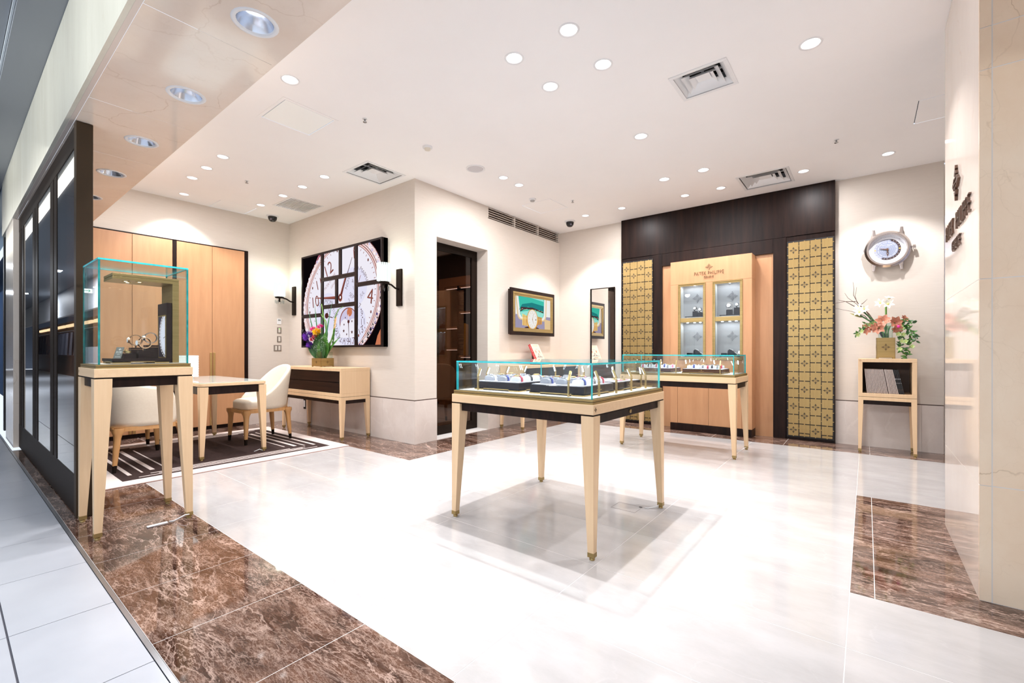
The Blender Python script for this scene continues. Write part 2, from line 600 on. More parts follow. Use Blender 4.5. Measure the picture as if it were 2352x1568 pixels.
    def clip(self, fr, x0, x1, y0, y1):
        """cut away what lies outside a rectangle of a frame"""
        bm = bmesh.new()
        vs = [bm.verts.new(v) for v in self.v]
        lay = bm.faces.layers.int.new('m')
        for f, mi in zip(self.f, self.mi):
            try:
                nf = bm.faces.new([vs[i] for i in f])
                nf[lay] = mi
            except ValueError:
                pass
        for co, no in ((fr.p(x0, 0), -fr.u), (fr.p(x1, 0), fr.u), (fr.p(0, y0), -fr.v), (fr.p(0, y1), fr.v)):
            bmesh.ops.bisect_plane(bm, geom=bm.verts[:] + bm.edges[:] + bm.faces[:], plane_co=co, plane_no=no, clear_outer=True)
        bm.verts.index_update()
        self.v = [v.co.copy() for v in bm.verts]
        self.f = [tuple(v.index for v in f.verts) for f in bm.faces]
        self.mi = [f[lay] for f in bm.faces]
        self.sm = [False] * len(self.f)
        bm.free()
        return self

    def build(self, name, mats, parent=None, bevel=0.0, seg=2, mesh_only=False):
        org = Vector(ORG.get(parent.name, (0, 0, 0))) if parent is not None else Vector((0, 0, 0))
        me = bpy.data.meshes.new(name)
        me.from_pydata([v - org for v in self.v], [], self.f)
        if not isinstance(mats, (list, tuple)):
            mats = [mats]
        for m in mats:
            me.materials.append(m)
        me.polygons.foreach_set('material_index', self.mi)
        me.polygons.foreach_set('use_smooth', self.sm)
        me.update()
        o = bpy.data.objects.new(name, me)
        COL.objects.link(o)
        if parent is not None:
            o.parent = parent
            ORG[o.name] = org
        if bevel:
            b = o.modifiers.new('bevel', 'BEVEL')
            b.width = bevel
            b.segments = seg
            b.limit_method = 'ANGLE'
            b.angle_limit = math.radians(40)
        return o


def tag(o, label, cat, group=None, kind=None):
    o['label'] = label
    o['category'] = cat
    if group:
        o['group'] = group
    if kind:
        o['kind'] = kind
    return o


def thing(name, label, cat, loc=(0, 0, 0), group=None):
    o = bpy.data.objects.new(name, None)
    o.empty_display_size = 0.1
    COL.objects.link(o)
    o.location = loc
    ORG[o.name] = Vector(loc)
    return tag(o, label, cat, group)


def struct(mb, name, m, bevel=0.0):
    o = mb.build(name, m, None, bevel)
    o['kind'] = 'structure'
    return o


def dup(root, loc=None, label=None, rotz=None, group=None, scale=None):
    def cp(o, parent):
        c = o.copy()
        COL.objects.link(c)
        ORG[c.name] = Vector((0, 0, 0))
        if parent is not None:
            c.parent = parent
        for ch in o.children:
            cp(ch, c)
        return c
    r = cp(root, None)
    if loc is not None:
        r.location = loc
        ORG[r.name] = Vector(loc)
    if label:
        r['label'] = label
    if rotz is not None:
        r.rotation_euler = (0, 0, rotz)
    if group:
        r['group'] = group
    if scale:
        r.scale = (scale, scale, scale)
    return r


def share(o, name, parent, loc):
    """another piece that shares the mesh of o"""
    c = o.copy()
    c.name = name
    COL.objects.link(c)
    c.parent = parent
    c.location = loc
    return c


# the four-armed fleuron emblem, as polygons of about unit radius
def emblem_polys():
    half = [(0.0, 1.0), (-0.13, 0.80), (-0.05, 0.72), (-0.20, 0.66), (-0.34, 0.46), (-0.20, 0.48), (-0.09, 0.56), (-0.06, 0.22), (0.0, 0.16)]
    pts = half + [(-x, y) for x, y in half[-2:0:-1]]
    out = []
    for k in range(4):
        c, s = math.cos(k * PI / 2), math.sin(k * PI / 2)
        out.append([(x * c - y * s, x * s + y * c) for x, y in pts])
    for k in range(4):
        a = PI / 4 + k * PI / 2
        out.append([(0.36 * math.cos(a) + 0.09 * math.cos(t), 0.36 * math.sin(a) + 0.09 * math.sin(t)) for t in (0, PI / 2, PI, 3 * PI / 2)])
    out.append([(0.1, 0), (0, 0.1), (-0.1, 0), (0, -0.1)])
    return out


EMB = emblem_polys()


def emblem(mb, fr, cx, cy, r, d0, d1, mi=0, sx=1.0):
    for p in EMB:
        mb.prism(fr, [(cx + x * r * sx, cy + y * r) for x, y in p], d0, d1, mi, cap0=False)
    return mb


def sheet_with_holes(z, x0, x1, y0, y1, circles, rects):
    """a flat ceiling sheet facing down with openings cut for what is let into it"""
    bm = bmesh.new()
    edges = []

    def loop(pts):
        vs = [bm.verts.new((x, y, z)) for x, y in pts]
        for i in range(len(vs)):
            edges.append(bm.edges.new((vs[i], vs[(i + 1) % len(vs)])))
    loop([(x0, y0), (x1, y0), (x1, y1), (x0, y1)])
    for cx, cy, r in circles:
        loop([(cx + r * math.cos(2 * PI * i / 20), cy + r * math.sin(2 * PI * i / 20)) for i in range(20)])
    for a, b, c, d in rects:
        loop([(a, c), (b, c), (b, d), (a, d)])
    bmesh.ops.triangle_fill(bm, edges=edges, use_beauty=True, use_dissolve=False, normal=(0, 0, -1))
    bm.verts.index_update()
    mb = MB()
    fs = []
    for f in bm.faces:
        idx = [v.index for v in f.verts]
        if f.normal.z > 0:
            idx.reverse()
        fs.append(tuple(idx))
    mb.add([v.co.copy() for v in bm.verts], fs)
    bm.free()
    return mb

# ------------------------------------------------------------------ floor
FL = struct(MB().box(-7.45, 2.6, 0.49, 6.8, -0.10, -0.0006), 'floor', joint_light)
G = 0.0016


def tiles(rects, x_lines, y_lines, m, top=0.0, name='tile'):
    for (x0, x1, y0, y1) in rects:
        xs = [x0] + [x for x in x_lines if x0 + 0.03 < x < x1 - 0.03] + [x1]
        ys = [y0] + [y for y in y_lines if y0 + 0.03 < y < y1 - 0.03] + [y1]
        for a, b in zip(xs, xs[1:]):
            for c, d in zip(ys, ys[1:]):
                MB().box(a + G, b - G, c + G, d - G, -0.03, top + random.uniform(-0.00015, 0.0)).build(name, m, FL if top == 0.0 else None)


cream_x = [-4.24 + 1.0475 * k for k in range(-4, 9)]
cream_y = [2.60 + 0.52 * k for k in range(-4, 9)]
tiles([(-6.70, -3.63, 1.06, 2.93), (-3.63, -0.06, 1.06, 6.125), (-0.06, 2.6, 1.06, 2.57), (-0.06, 2.6, 4.34, 6.125)], cream_x, cream_y, cream_tile)
dark_x = [-3.14 + 0.516 * k for k in range(-9, 13)]
tiles([(-7.40, 2.6, 0.49, 1.06)], dark_x, [], emper)
tiles([(-6.70, -3.63, 2.93, 3.47), (-3.63, 2.6, 6.125, 6.67), (-0.06, 2.6, 2.57, 4.34)], [-4.77 + 0.8 * k for k in range(-3, 10)], [3.45], emper)
tiles([(-4.20, -3.63, 3.47, 6.67), (-7.40, -6.70, 1.06, 3.47)], [], [1.55, 2.35, 3.15, 3.95, 4.75, 5.55], emper)
struct(MB().box(-12, 3.0, 0.472, 0.488, -0.02, 0.001), 'trim_1', mat('threshold metal', (0.42, 0.44, 0.48, 1), 0.3, 0.9))

FM = struct(MB().box(-40, 6, -9, 0.47, -0.12, -0.004), 'floor', joint_dark)
mx = [-3.205 + 0.607 * k for k in range(-12, 8)]
for a, b in zip(mx, mx[1:]):
    for c, d in ((0.158, 0.472), (-0.449, 0.158), (-1.056, -0.449)):
        MB().box(a + 0.0022, b - 0.0022, c + 0.003, d - 0.003, -0.03, random.uniform(-0.0002, 0)).build('tile', mall_tile, FM)
MB().box(-40, mx[0] - 0.002, -9, 0.472, -0.03, 0).build('tile', mall_tile, FM)
MB().box(mx[0], 6, -9, -1.059, -0.03, 0).build('tile', mall_tile, FM)
MB().box(mx[-1] + 0.002, 6, -1.056, 0.472, -0.03, 0).build('tile', mall_tile, FM)

# ------------------------------------------------------------------ ceiling lights and fittings: where they sit
CZ, SZ = 3.15, 2.62
LIGHTS = [  # x, y, radius, kind, where (for its label)
    (-1.492, 2.478, 0.056, 'spot', 'rear right lamp of the square of four above the central glass showcase'),
    (-1.935, 2.481, 0.056, 'spot', 'near left lamp of the square of four above the central glass showcase'),
    (-1.478, 2.927, 0.056, 'spot', 'right corner lamp of the square of four above the central glass showcase'),
    (-1.922, 2.920, 0.056, 'spot', 'far corner lamp of the square of four above the central glass showcase'),
    (-3.416, 1.629, 0.056, 'spot', 'single lamp between marble soffit and large access hatch'),
    (-0.291, 3.584, 0.056, 'wash', 'single lamp right of the nearest air diffuser, by the pale pillar'),
    (-1.688, 4.127, 0.056, 'spot', 'single lamp midway between central and rear showcases'),
    (-3.365, 4.106, 0.050, 'spot', 'nearer lamp of the pair by the round ceiling speaker'),
    (-3.363, 4.408, 0.050, 'spot', 'farther lamp of the pair by the round ceiling speaker'),
    (-1.447, 5.330, 0.056, 'spot', 'right lamp of the pair above the rear showcase'),
    (-1.890, 5.330, 0.056, 'spot', 'left lamp of the pair above the rear showcase'),
    (-0.561, 6.070, 0.050, 'spot', 'lamp over the right gold lattice, right of the rear air diffuser'),
    (-1.433, 6.055, 0.050, 'wash', 'right lamp of the pair over the maple watch cabinet'),
    (-1.875, 6.055, 0.050, 'wash', 'left lamp of the pair over the maple watch cabinet'),
    (-2.750, 6.030, 0.050, 'spot', 'lamp over the left gold lattice'),
    (-3.330, 6.020, 0.050, 'wash', 'bright lamp over the tall wall mirror beside the dome camera'),
    (0.178, 6.075, 0.050, 'wash', 'bright lamp over the big wall clock by the pillar'),
    (-5.324, 1.836, 0.050, 'spot', 'nearest lamp of the row of three above the desk'),
    (-5.790, 1.836, 0.050, 'spot', 'middle lamp of the row of three above the desk'),
    (-6.255, 1.836, 0.050, 'spot', 'farthest lamp of the row of three above the desk'),
    (-6.985, 1.960, 0.050, 'wash', 'lamp lighting the cream wall over the wardrobe doors'),
    (-4.995, 2.785, 0.050, 'wash', 'first lamp, by the air diffuser, in the row facing the mural'),
    (-5.516, 2.785, 0.050, 'wash', 'second lamp from the air diffuser in the row facing the mural'),
    (-6.031, 2.785, 0.050, 'wash', 'third lamp from the air diffuser in the row facing the mural'),
    (-6.660, 2.770, 0.050, 'wash', 'last lamp, left of the slatted grille, in the row facing the mural'),
]
SOFFIT_X = [(-2.222, 'nearest and largest'), (-3.169, 'second nearest'), (-4.126, 'third, just beyond the bronze post,'), (-5.060, 'fourth'), (-5.993, 'farthest')]
DIFF = [(-1.172, -0.765, 3.380, 3.768), (-4.70, -4.21, 2.832, 3.350), (-1.214, -0.674, 5.795, 6.345)]
GRILLE = (-6.53, -6.01, 2.87, 3.34)
PANELS = [(-4.15, -3.71, 1.73, 2.16), (-7.29, -6.86, 2.34, 2.80), (-3.80, -3.337, 5.05, 5.514), (0.335, 0.80, 4.95, 5.43)]

holes = [(x, y, r) for x, y, r, _, _ in LIGHTS]
rects = [(a + 0.022, b - 0.022, c + 0.022, d - 0.022) for a, b, c, d in DIFF] + [tuple(GRILLE[i] + (0.012, -0.012, 0.012, -0.012)[i] for i in range(4))] + PANELS
struct(sheet_with_holes(CZ, -7.45, 2.6, 1.10, 6.75, holes, rects), 'ceiling', ceil_m)

SOF = MB().box(-8.7, 2.6, 1.085, 1.10, SZ, 3.30).build('ceiling', soffit_st)
SOF['kind'] = 'structure'
sj = [2.6, 0.35, -1.0, -2.48, -3.65, -4.60, -5.53, -6.50, -7.60, -8.7]
for b, a in zip(sj, sj[1:]):
    hs = [(x, 0.90, 0.082) for x, _ in SOFFIT_X if a < x < b]
    sheet_with_holes(SZ, a + 0.0012, b - 0.0012, 0.545, 1.085, hs, []).build('panel', soffit_st, SOF)
MB().box(-8.7, 2.6, 0.521, 0.5435, SZ - 0.001, SZ + 0.02).build('edge_strip', mat('pale marble edge', (0.74, 0.64, 0.57, 1), 0.15), SOF)
FAS = MB().box(-9.0, 2.6, 0.53, 0.545, SZ + 0.02, 3.32).build('wall_front', fascia_st)
FAS['kind'] = 'structure'
fj = [2.6, 0.2, -1.0, -2.2, -3.4, -5.1, -6.45, -7.78, -9.0]
for b, a in zip(fj, fj[1:]):
    MB().box(a + 0.001, b - 0.001, 0.50, 0.53, SZ, 3.32).build('panel', fascia_st, FAS)

# ------------------------------------------------------------------ walls
trim_m = mat('dark dado groove', (0.06, 0.03, 0.02, 1), 0.5)


def wainscot(wall, fr, spans, z1=0.512):
    for a, b in spans:
        MB().rect(fr, a + 0.0012, b - 0.0012, 0.0, z1, 0.0, 0.008).build('panel', wains, wall)
    lo, hi = spans[0][0], spans[-1][1]


wl = struct(MB().box(-4.45, -4.2, 3.47, 3.817, 0.0, CZ).box(-4.45, -4.2, 4.775, 6.67, 0.0, 2.985).box(-4.45, -4.2, 3.817, 4.775, 2.53, CZ)
            .box(-4.45, -4.2, 6.65, 6.67, 2.985, CZ).box(-4.45, -4.26, 4.775, 6.65, 2.985, CZ), 'wall_left', wall_m)
wainscot(wl, FX(-4.2), [(3.462, 3.817)])
wainscot(wl, FX(-4.2), [(4.775, 5.35), (5.35, 5.95), (5.95, 6.66)])
ww = struct(MB().box(-7.45, -4.45, 3.47, 3.72, 0, CZ), 'wall_center', wall_m)
wainscot(ww, FY(3.47), [(-7.29, -6.65), (-6.65, -6.05), (-6.05, -5.43), (-5.43, -4.82), (-4.82, -4.192)])
wb = struct(MB().box(-4.45, 0.657, 6.67, 6.85, 0, CZ), 'wall_back', wall_m)
wainscot(wb, FY(6.67), [(-4.19, -3.62), (-3.62, -3.02)])
wainscot(wb, FY(6.67), [(-0.292, 0.478), (0.478, 0.655)])
ws = struct(MB().box(-7.55, -7.3, 2.843, 3.47, 0, CZ).box(-7.55, -7.3, 0.62, 2.843, 2.60, CZ).box(-7.55, -7.302, 0.62, 2.843, 0, 2.60), 'wall_side', wall_m)
wainscot(ws, FX(-7.3), [(2.85, 3.462)])
for k, b in enumerate([(-4.2, -4.197, 3.46, 3.817), (-4.2, -4.197, 4.775, 6.665)]):
    struct(MB().box(b[0], b[1] + 0.001, b[2], b[3], 0.512, 0.522), 'trim_%d' % (2 + k), trim_m)
struct(MB().box(-7.29, -4.196, 3.466, 3.47, 0.512, 0.522), 'trim_4', trim_m)
struct(MB().box(-4.19, -3.02, 6.666, 6.67, 0.512, 0.522), 'trim_5', trim_m)
struct(MB().box(-0.292, 0.655, 6.666, 6.67, 0.512, 0.522), 'trim_6', trim_m)
struct(MB().box(-7.3, -7.296, 2.85, 3.466, 0.512, 0.522), 'trim_7', trim_m)
struct(MB().box(0.657, 0.675, 6.60, 6.64, 0.0, 2.55), 'trim_8', mat('blue grey edge', (0.10, 0.12, 0.2, 1), 0.3))
wbx = struct(MB().box(0.657, 2.6, 6.80, 6.9, 0, CZ), 'wall_back', wall_m)
struct(MB().box(2.6, 2.75, 0.5, 6.8, 0, CZ), 'wall_right', wall_m)

# entrance pillar on the right: stone blocks with pale joints
PIL = MB().box(0.3937, 1.75, 2.8457, 3.936, 0, CZ).build('wall_pillar', joint_light)
PIL['kind'] = 'structure'
zs = [0.0, 0.51, 1.42, 2.34, 2.527, CZ]
for a, b in zip(zs, zs[1:]):
    t, g = 0.012, 0.0018
    MB().box(0.393, 0.4305, 2.8435, 2.858, a + g, b - g).build('block', pillar_st, PIL)
    MB().box(0.4345, 1.75, 2.845, 2.858, a + g, b - g).build('block', pillar_st, PIL)
for a, b in ((0.0, 0.51), (0.51, 1.42), (1.42, CZ)):
    MB().box(0.393, 0.406, 2.8595, 3.948, a + 0.001, b - 0.001).build('block', pillar_in, PIL)

# left return pillar of the shopfront
PL = struct(MB().box(-8.60, -7.66, 0.545, 0.85, 0, SZ), 'wall_return', soffit_st)
MB().box(-8.60, -8.14, 0.51, 0.545, 0, SZ).build('panel', soffit_st, PL)
MB().box(-8.137, -7.66, 0.51, 0.545, 0, SZ).build('panel', soffit_st, PL)

# ------------------------------------------------------------------ shopfront partition
pt = thing('glass_partition', 'dark bronze framed glass partition of three panes beside the entrance', 'partition', (-5.8, 0.58, 0))
MB().box(-7.66, -4.16, 0.554, 0.615, 2.47, 2.615).build('top_rail', bronze, pt, 0.003)
MB().box(-7.66, -4.16, 0.554, 0.615, 0.004, 0.27).build('bottom_rail', bronze, pt, 0.003)
MB().box(-4.15, -4.075, 0.548, 0.632, 0.004, 2.617).build('post', post_m, pt, 0.003)
for x0, x1 in ((-5.27, -5.11), (-5.07, -4.93), (-6.42, -6.24), (-6.20, -6.04), (-7.64, -7.42), (-7.38, -7.20)):
    MB().box(x0, x1, 0.554, 0.61, 0.27, 2.47).build('stile', bronze, pt, 0.003)
MB().box(-5.11, -5.07, 0.575, 0.60, 0.27, 2.47).box(-6.24, -6.20, 0.575, 0.60, 0.27, 2.47).build('seal', black, pt)
for x0, x1 in ((-4.93, -4.15), (-6.04, -5.27), (-7.20, -6.42)):
    MB().box(x0, x1, 0.5575, 0.5655, 0.27, 2.47).build('pane', shop_glass, pt)

# ------------------------------------------------------------------ door to the back room
dr = MB().frame(FX(-4.40), 3.817, 4.775, 0.0, 2.53, 0.07, -0.03, 0.0).build('door_1', bronze, None, 0.002)
dr['kind'] = 'structure'
MB().rect(FX(-4.40), 3.887, 4.705, 0.10, 2.43, -0.02, -0.012).build('pane', door_glass, dr)
MB().rect(FX(-4.40), 3.887, 4.705, 2.43, 2.46, -0.03, 0).rect(FX(-4.40), 3.887, 4.705, 0.07, 0.12, -0.03, 0).build('rail', bronze, dr)
MB().rect(FX(-4.40), 4.66, 4.705, 0.12, 2.43, -0.028, 0.004).build('stile', bronze, dr, 0.002)
th = struct(MB().box(-4.40, -4.2, 3.817, 4.775, -0.004, 0.006), 'trim_9', joint_light)

# wall cupboard of maple doors across the seating area
cw = thing('fitted_wardrobe', 'wall of tall maple cupboard doors with dark uprights behind the desk', 'wardrobe', (-7.28, 1.9, 0))
MB().rect(FX(-7.3), 0.63, 2.843, 0.0, 2.60, 0.0, 0.008).build('carcass', ebony, cw)
dj = [0.63, 1.05, 1.49, 1.912, None, 1.956, 2.377, 2.796]
for a, b in ((0.63, 1.066), (1.07, 1.488), (1.492, 1.910), (1.958, 2.375), (2.379, 2.795)):
    MB().rect(FX(-7.3), a, b, 0.055, 2.585, 0.008, 0.028).build('door', cabin, cw, 0.0015)
MB().rect(FX(-7.3), 1.914, 1.953, 0.0, 2.60, 0.008, 0.030).build('upright', ebony, cw)
MB().rect(FX(-7.3), 2.80, 2.843, 0.0, 2.60, 0.008, 0.034).build('upright', ebony, cw)
doors = [o for o in cw.children if o.name.startswith('door')]
for d, y in zip(doors[1:5], (1.470, 1.510, 2.357, 2.397)):
    MB().rect(FX(-7.3), y - 0.012, y + 0.012, 0.06, 1.085, 0.028, 0.045).build('handle', brass_b, d, 0.002)
MB().rect(FX(-7.3), 0.63, 2.843, 2.588, 2.60, 0.008, 0.03).build('top_strip', ebony, cw)


# ------------------------------------------------------------------ downlights
def downlight(x, y, r, z, kind, label, group):
    t = thing('downlight', label, 'ceiling light', (x, y, z), group)
    big = kind == 'soffit'
    MB().lathe((x, y, z), [(r * 0.97, 0.004), (r * 0.99, -0.003), (r * 1.20, -0.004), (r * 1.24, 0.0)], 24).build('trim_ring', white_paint, t)
    if big:
        MB().lathe((x, y, z), [(r * 0.98, 0.002), (r * 0.86, 0.03), (r * 0.62, 0.07), (r * 0.60, 0.10), (0.0001, 0.10)], 24).build('reflector', mat('faceted mirror reflector', (0.80, 0.84, 0.92, 1), 0.18, 0.9), t)
        MB().lathe((x, y, z), [(r * 0.45, 0.096), (r * 0.45, 0.075), (0.0001, 0.070)], 16).build('lamp', emit('dim lamp', (0.9, 0.95, 1, 1), 3.0), t)
        add_light('soffit_lamp', 'SPOT', (x, y, z - 0.03), SOFFIT_W, WARM, t, 0.04, 120, 0.6)
    else:
        MB().lathe((x, y, z), [(r * 0.98, 0.002), (r * 0.93, 0.02), (r * 0.80, 0.035), (r * 0.80, 0.06), (0.0001, 0.06)], 20).build('reflector', white_paint, t)
        MB().lathe((x, y, z), [(r * 0.79, 0.030), (0.0001, 0.026)], 20).build('lamp', lamp_glow, t)
        if kind == 'spot':
            four = 'square of four' in label
            add_light('lamp_glow', 'AREA', (x, y, z - 0.012), GLOW_W * (0.4 if four else 1.0), WARM, t, 0.09)
            add_light('lamp_beam', 'SPOT', (x, y, z - 0.02), SPOT_W * (10.0 if four else 1.0), WARM, t, 0.012 if four else 0.03, 76 if four else 84, 0.7)
        else:
            add_light('lamp_beam', 'SPOT', (x, y, z - 0.02), WASH_W * (0.42 if 'watch cabinet' in label else 0.34 if 'facing the mural' in label else 0.6 if 'wardrobe' in label else 1.0), WARM, t, 0.03, 104, 0.45)
    return t


for x, y, r, k, lab in LIGHTS:
    lab = 'recessed downlight, ' + lab
    downlight(x, y, r, CZ, k, lab, 'recessed downlights in the white ceiling')
for x, lab in SOFFIT_X:
    downlight(x, 0.90, 0.080, SZ, 'soffit', 'round mirrored downlight in the beige marble soffit, %s of five' % lab.rstrip(','), 'downlights in the marble soffit')

# ------------------------------------------------------------------ air diffusers, grilles, access panels and small ceiling fittings
for (x0, x1, y0, y1), lab in zip(DIFF, ('square white air diffuser right of the four lamps over the central showcase',
                                        'square white air diffuser above the corner beside the watch mural',
                                        'square white air diffuser against the dark wood panel over the watch cabinet')):
    cx, cy = (x0 + x1) / 2, (y0 + y1) / 2
    t = thing('air_diffuser', lab, 'air vent', (cx, cy, CZ), 'four-way ceiling diffusers')
    fr = Fr((cx, cy, CZ), (1, 0, 0), (0, -1, 0))       # faces down
    hx, hy = (x1 - x0) / 2, (y1 - y0) / 2
    MB().frame(fr, -hx, hx, -hy, hy, 0.03, 0.0, 0.006).build('frame', white_paint, t, 0.002)
    MB().box(x0 + 0.02, x1 - 0.02, y0 + 0.02, y1 - 0.02, CZ + 0.115, CZ + 0.12).build('duct_top', black, t)
    b = MB()
    b.box(x0 + 0.02, x0 + 0.024, y0 + 0.02, y1 - 0.02, CZ, CZ + 0.12).box(x1 - 0.024, x1 - 0.02, y0 + 0.02, y1 - 0.02, CZ, CZ + 0.12)
    b.box(x0 + 0.024, x1 - 0.024, y0 + 0.02, y0 + 0.024, CZ, CZ + 0.12).box(x0 + 0.024, x1 - 0.024, y1 - 0.024, y1 - 0.02, CZ, CZ + 0.12)
    b.build('duct', mat('grey duct lining', (0.55, 0.56, 0.58, 1), 0.7), t)
    for k, s in enumerate((0.86, 0.64, 0.42)):
        a, bq = hx * s, hy * s
        c, d = a - 0.042, bq - 0.042
        zb, zt = CZ + 0.002, CZ + 0.040
        vs = [(cx - a, cy - bq, zb), (cx + a, cy - bq, zb), (cx + a, cy + bq, zb), (cx - a, cy + bq, zb),
              (cx - c, cy - d, zt), (cx + c, cy - d, zt), (cx + c, cy + d, zt), (cx - c, cy + d, zt)]
        vs2 = [(x * 1.0, y * 1.0, z + 0.003) for x, y, z in vs]
        fs = [(0, 1, 5, 4), (1, 2, 6, 5), (2, 3, 7, 6), (3, 0, 4, 7)]
        MB().add(vs, fs).add(vs2, [f[::-1] for f in fs]).build('louvre', white_paint, t)
    MB().rect(fr, -hx * 0.24, hx * 0.24, -hy * 0.24, hy * 0.24, -0.030, -0.024).build('centre_plate', white_paint, t)
    MB().rect(fr, -0.008, 0.008, -hy + 0.03, hy - 0.03, -0.06, -0.05).rect(fr, -hx + 0.03, hx - 0.03, -0.008, 0.008, -0.06, -0.05).build('cross_bar', white_paint, t)

x0, x1, y0, y1 = GRILLE
t = thing('ceiling_grille', 'slatted rectangular ceiling grille above the left wall sconce', 'air vent', ((x0 + x1) / 2, (y0 + y1) / 2, CZ))
fr = Fr(((x0 + x1) / 2, (y0 + y1) / 2, CZ), (1, 0, 0), (0, -1, 0))
MB().frame(fr, -0.26, 0.26, -0.235, 0.235, 0.018, 0, 0.005).build('frame', white_paint, t)
MB().rect(fr, -0.25, 0.25, -0.225, 0.225, -0.03, -0.026).build('backing', black, t)
sl = None
for k in range(17):
    yy = -0.21 + k * 0.02625
    if sl is None:
        sl = MB().rect(fr, -0.243, 0.243, -0.006, 0.006, -0.012, 0.003).build('slat', white_paint, t)
        sl.location = (0, -yy, 0)
    else:
        share(sl, 'slat', t, (0, -yy, 0))

for (x0, x1, y0, y1), lab in zip(PANELS, ('large framed white access hatch near the marble soffit', 'flush access hatch in the far corner over the wardrobe',
                                          'flush square access hatch before the left dome camera of the rear room', 'flush access hatch partly behind the pale pillar')):
    t = thing('access_panel', lab, 'ceiling hatch', ((x0 + x1) / 2, (y0 + y1) / 2, CZ), 'ceiling access hatches')
    w = 0.007
    big = lab.startswith('large')
    MB().rect(Fr((0, 0, CZ), (1, 0, 0), (0, -1, 0)), x0 + w, x1 - w, -y1 + w, -y0 - w, -0.012, 0.001).build('lid', ceil_m if not big else mat('bright hatch paint', (0.95, 0.96, 0.94, 1), 0.45), t)
    MB().rect(Fr((0, 0, CZ), (1, 0, 0), (0, -1, 0)), x0 - 0.01, x1 + 0.01, -y1 - 0.01, -y0 + 0.01, -0.02, -0.014).build('shadow_gap', black, t)
    if big:
        MB().frame(Fr((0, 0, CZ), (1, 0, 0), (0, -1, 0)), x0 - 0.028, x1 + 0.028, -y1 - 0.028, -y0 + 0.028, 0.027, 0.0, 0.003).build('frame', ceil_m, t)

t = thing('ceiling_speaker', 'round flush pale ceiling speaker before the air diffuser', 'speaker', (-3.442, 3.707, CZ))
MB().lathe((-3.442, 3.707, CZ), [(0.105, 0.0), (0.105, -0.006), (0.092, -0.008), (0.090, -0.004)], 28).build('rim', white_paint, t)
MB().lathe((-3.442, 3.707, CZ), [(0.091, -0.004), (0.0001, -0.006)], 28).build('mesh_cover', mat('speaker mesh', (0.62, 0.60, 0.62, 1), 0.7), t)

for x, y, lab in ((-3.473, 2.312, 'small chrome sprinkler head near the large access hatch'), (-5.845, 2.273, 'small chrome sprinkler head over the desk'),
                  (-0.228, 5.367, 'small chrome sprinkler head near the pillar access hatch'), (-3.131, 5.302, 'small chrome sprinkler head beside the square hatch of the rear room')):
    t = thing('sprinkler', lab, 'sprinkler', (x, y, CZ), 'ceiling sprinklers')
    MB().lathe((x, y, CZ), [(0.022, 0), (0.022, -0.003), (0.010, -0.005)], 14).build('collar', white_paint, t)
    MB().lathe((x, y, CZ), [(0.007, -0.004), (0.007, -0.022), (0.017, -0.026), (0.017, -0.030), (0.0001, -0.030)], 12).build('head', mat('chrome', (0.5, 0.5, 0.5, 1), 0.25, 1.0), t)
for x, y, lab in ((-3.528, 4.923, 'white round smoke detector beside the square hatch'), (-3.453, 3.016, 'faint white ceiling sensor between speaker and large hatch')):
    t = thing('smoke_detector', lab, 'detector', (x, y, CZ), 'round ceiling detectors')
    MB().lathe((x, y, CZ), [(0.05, 0), (0.048, -0.014), (0.032, -0.018)], 20).build('base', white_paint, t)
    MB().lathe((x, y, CZ), [(0.032, -0.016), (0.028, -0.034), (0.0001, -0.036)], 16).build('sensor', mat('ivory plastic', (0.75, 0.7, 0.6, 1), 0.4) if 'faint' in lab else mat('grey plastic', (0.4, 0.38, 0.37, 1), 0.4), t)
for x, y, lab in ((-7.05, 3.10, 'black dome camera on the ceiling over the seating corner'), (-3.666, 6.128, 'black dome camera on the ceiling near the wall mirror')):
    t = thing('dome_camera', lab, 'security camera', (x, y, CZ), 'ceiling dome cameras')
    MB().lathe((x, y, CZ), [(0.085, 0), (0.083, -0.012), (0.062, -0.016)], 24).build('mount', white_paint, t)
    MB().lathe((x, y, CZ), [(0.062, -0.012), (0.062, -0.035), (0.055, -0.060), (0.036, -0.084), (0.0001, -0.093)], 24).build('dome', blackg, t)
    MB().cyl((x + 0.03, y - 0.03, CZ - 0.055), (x + 0.045, y - 0.045, CZ - 0.068), 0.014, 0.014, 12).build('lens', mat('camera lens', (0.16, 0.14, 0.18, 1), 0.1), t)

# air return grille high on the door wall
t = thing('return_air_grille', 'long cream louvred air grille high on the wall beside the doorway', 'air vent', (-4.2, 5.71, 3.06))
fx = FX(-4.2)
MB().rect(fx, 4.78, 6.645, 2.99, 3.145, -0.058, -0.054).build('backing', mat('brown duct', (0.14, 0.10, 0.075, 1), 0.8), t)
for y in (4.782, 5.40, 6.02, 6.634):
    MB().rect(fx, y - 0.009, y + 0.009, 2.99, 3.145, -0.05, 0.002).build('mullion', wall_m, t)
sl = None
for k in range(5):
    z = 3.003 + k * 0.0322
    if sl is None:
        sl = MB().hexa([fx.p(4.785, z - 0.004, 0.001), fx.p(6.635, z - 0.004, 0.001), fx.p(6.635, z + 0.012, -0.045), fx.p(4.785, z + 0.012, -0.045)],
                       [fx.p(4.785, z + 0.004, 0.001), fx.p(6.635, z + 0.004, 0.001), fx.p(6.635, z + 0.018, -0.045), fx.p(4.785, z + 0.018, -0.045)]).build('slat', wall_m, t)
    else:
        share(sl, 'slat', t, (0, 0, k * 0.0322))

